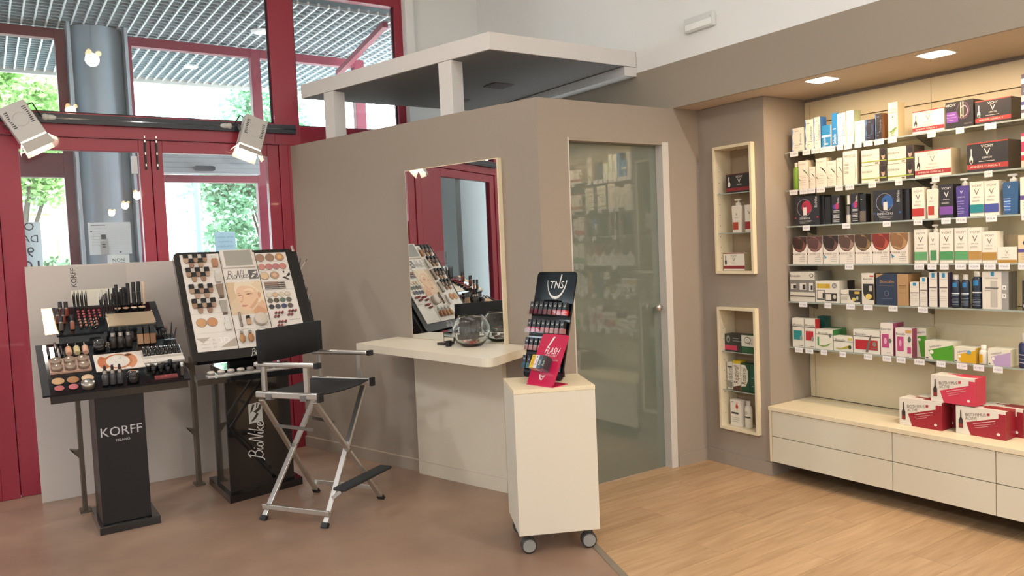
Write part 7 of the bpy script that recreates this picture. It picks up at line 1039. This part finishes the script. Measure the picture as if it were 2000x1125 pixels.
for k, (x, v, rr, c, n) in enumerate(((1.085, .238, .031, '#c99a6c', 'left tan powder compact'), (1.150, .238, .031, '#c58f62', 'right tan powder compact'), (1.532, .687, .03, '#a58470', 'left brown powder, top row'), (1.598, .687, .03, '#9c7c68', 'middle brown powder, top row'), (1.664, .688, .03, '#c09068', 'marbled powder, top row'),
    (1.53, .615, .0235, '#c98a80', 'first blush'), (1.578, .615, .0235, '#bd7c7a', 'second blush'), (1.625, .615, .0235, '#b87a7c', 'third blush'), (1.671, .615, .0235, '#c78678', 'fourth blush'), (1.535, .545, .029, '#d8bc98', 'pale powder beside the scribble'), (1.602, .548, .029, '#b89478', 'two tone powder beside the scribble'))):
    t_ = bt('powder_tester', 'round %s on the display board' % n, 'tester', x, v); lathe_part(t_, 'pan', [(rr, 0), (rr, .004), (rr * .93, .004)], cm('#8d8078', .3), 26); lathe_part(t_, 'powder', [(rr * .92, .0042), (rr * .5, .0048), (.001, .005)], cm(c, .7), 26)
    if 'two tone' in n: lathe_part(t_, 'swirl', [(rr * .5, .0052), (.001, .0056)], cm('#d6b494', .6), 20)
    if 'marbled' in n: lathe_part(t_, 'swirl', [(rr * .55, .0052), (.001, .0056)], cm('#d8b078', .6), 7)
ec = [['#d8cdb8', '#d0b08c', '#cfc4ac', '#cdbfa8'], ['#6d675c', '#5c5048', '#5d7568', '#66655a'], ['#3f4144', '#55535a', '#4a4f6d', '#6a5c5a']]
for r, v in enumerate((.40, .357, .312)):
    for k in range(4):
        t_ = bt('eyeshadow_tester', 'round eyeshadow tester, %s row, %s from the left' % (['top', 'middle', 'bottom'][r], ORD[k]), 'tester', 1.534 + k * .041, v); lathe_part(t_, 'pan', [(.0185, 0), (.0185, .003)], cm('#8d8880', .3), 22); lathe_part(t_, 'powder', [(.0172, .0031), (.001, .0038)], cm(ec[r][k], .6), 22)
for k, (v, c) in enumerate(((.492, '#b09890'), (.477, '#a58878'), (.462, '#8d857e'), (.448, '#8a8886'))):
    t_ = bt('lip_pencil', 'horizontal gloss tube on the display board, %s from the top' % ORD[k], 'tester', 1.52, v, .012); mb = MB(); mb.cyl((0, 0, 0), (.09, 0, 0), .006, cm(c, .15), n=12); mb.build('tube', t_); mb = MB(); mb.cyl((.0905, 0, 0), (.135, 0, 0), .006, SILV, n=12); mb.build('cap', t_)
lips = ['#a84a50', '#b05a58', '#983c48', '#b86a66', '#a04a54']
n_ = 0
for gi, (gx, gy, cnt) in enumerate(((1.55, .262, 5), (1.64, .268, 5), (1.558, .195, 5))):
    for k in range(cnt):
        x = gx + (k % 3) * .021 - (.010 if k > 2 else 0); v = gy - (k // 3) * .026
        t_ = bt('lipstick_tester', 'lipstick tester in the %s cluster, %s row, %s from the left' % (['left', 'right', 'lower'][gi], ['upper', 'lower'][k // 3], ORD[k % 3]), 'tester', x, v)
        lathe_part(t_, 'case', [(.0085, 0), (.0085, .01)], cm('#8a8480', .2), 10); lathe_part(t_, 'stick', [(.0068, .01), (.007, .02), (.003, .026), (.0005, .0265)], cm(lips[(k + gi) % 5], .3), 10)
t_ = bt('powder_box', 'large round pale powder box on the display board', 'tester', 1.445, .222); lathe_part(t_, 'box', [(.04, 0), (.041, .003), (.041, .02)], cm('#c4b8a8', .3), 28); lathe_part(t_, 'lid', [(.042, .0202), (.042, .03), (.038, .034), (.001, .035)], cm('#cfc4b6', .3), 28)
t_ = bt('mascara', 'slim taupe mascara mounted under the portrait', 'tester', 1.32, .235, .013); mb = MB(); mb.cyl((0, -.05, 0), (0, .0, 0), .0075, cm('#7d7068', .2)); mb.build('tube', t_); mb = MB(); mb.cyl((0, .001, 0), (0, .055, 0), .007, cm('#8d8078', .2)); mb.build('cap', t_)
t_ = bt('nail_tester', 'small beige bottle with a black cap under the portrait', 'tester', 1.368, .225); mb = MB(); mb.slab(rrect(-.013, -.03, .013, .012, .008), -.014, 0, cm('#b89878', .15), TR(0, 0, 0, rx=-PI / 2)); mb.build('flask', t_); MB().box(-.012, .0125, .002, .012, .032, .014, BLACKM).build('cap', t_)
for k in range(4):
    t_ = bt('drop_foundation', 'drop shaped foundation bottle at the foot of the board, %s from the left' % ORD[k], 'tester', 1.306 + k * .053, .105)
    mb = MB(); mb.ball((0, -.004, .013), .019, cm(['#b5895c', '#b07e54', '#a8744c', '#a06c46'][k], .12), 16, sy=1.6, sz=.6); mb.build('flask', t_); mb = MB(); mb.box(-.009, .027, .006, .009, .046, .02, SILV); mb.build('collar', t_); mb = MB(); mb.box(-.004, .046, .009, .004, .058, .017, mat('frosted_cap', '#d8d8d4', .2)); mb.build('nozzle', t_)
rnd = random.Random(5)
for k in range(11):
    o = thing('side_pencil', 'slim pencil in the side rack of the display, %s from the bottom' % (ORD + ['eleventh'])[k], 'pencil', group=GB); o.matrix_basis = BM_ @ TR(1.803, .06 + k * .058, -.06 + rnd.uniform(-.02, .02), rz=math.radians(-18 + rnd.uniform(-10, 8)), rx=-.35)
    c = ['#2c2a2a', '#8d8680', '#4a3a34', '#6d6a68'][k % 4]; mb = MB(); mb.cyl((0, 0, 0), (0, .075, 0), .0045, cm(c, .3), n=8); mb.build('barrel', o); mb = MB(); mb.cyl((0, .0755, 0), (0, .10, 0), .0042, SILV if k % 2 else BLACKM, .002, 8); mb.build('cap', o)
o = thing('makeup_brush', 'thin pale brush sticking out of the side of the display', 'brush', group=GB); o.matrix_basis = BM_ @ TR(1.80, .60, -.03, rz=math.radians(-38)); mb = MB(); mb.cyl((0, 0, 0), (0, .08, 0), .003, cm('#cfc0ac', .4), n=8); mb.build('handle', o); mb = MB(); mb.cyl((0, .08, 0), (0, .105, 0), .0035, cm('#5a4638', .8), .002, 8); mb.build('bristles', o)
o = thing('lip_gloss', 'clear gloss tube standing at the top right corner of the display', 'lip gloss', group=GB); o.matrix_basis = BM_ @ TR(1.79, .68, -.03, rz=math.radians(4)); mb = MB(); mb.cyl((0, 0, 0), (0, .08, 0), .009, cm('#c8b0a4', .08), n=12); mb.build('tube', o); mb = MB(); mb.cyl((0, .081, 0), (0, .115, 0), .0088, cm('#a89890', .2), n=12); mb.build('cap', o)
for k in range(9):
    t_ = thing('powder_pot', 'small pot in the ledge below the display board, %s from the left' % ORD[k], 'pot', (1.085 + k * .058, 4.895, .8065), group='pots on the display ledge'); c = ['#d8d0c4', '#d2c8bc', '#cfc6ba', '#d6cec2', '#9a9288', '#8a8480', '#3a3838', '#2a2a2c', '#2a2a2c'][k]
    lathe_part(t_, 'pot', [(.02, 0), (.022, .003), (.022, .014)], cm('#8a8682', .2), 20); lathe_part(t_, 'lid', [(.0225, .0142), (.0215, .02), (.015, .025), (.001, .026)], cm(c, .2), 20)
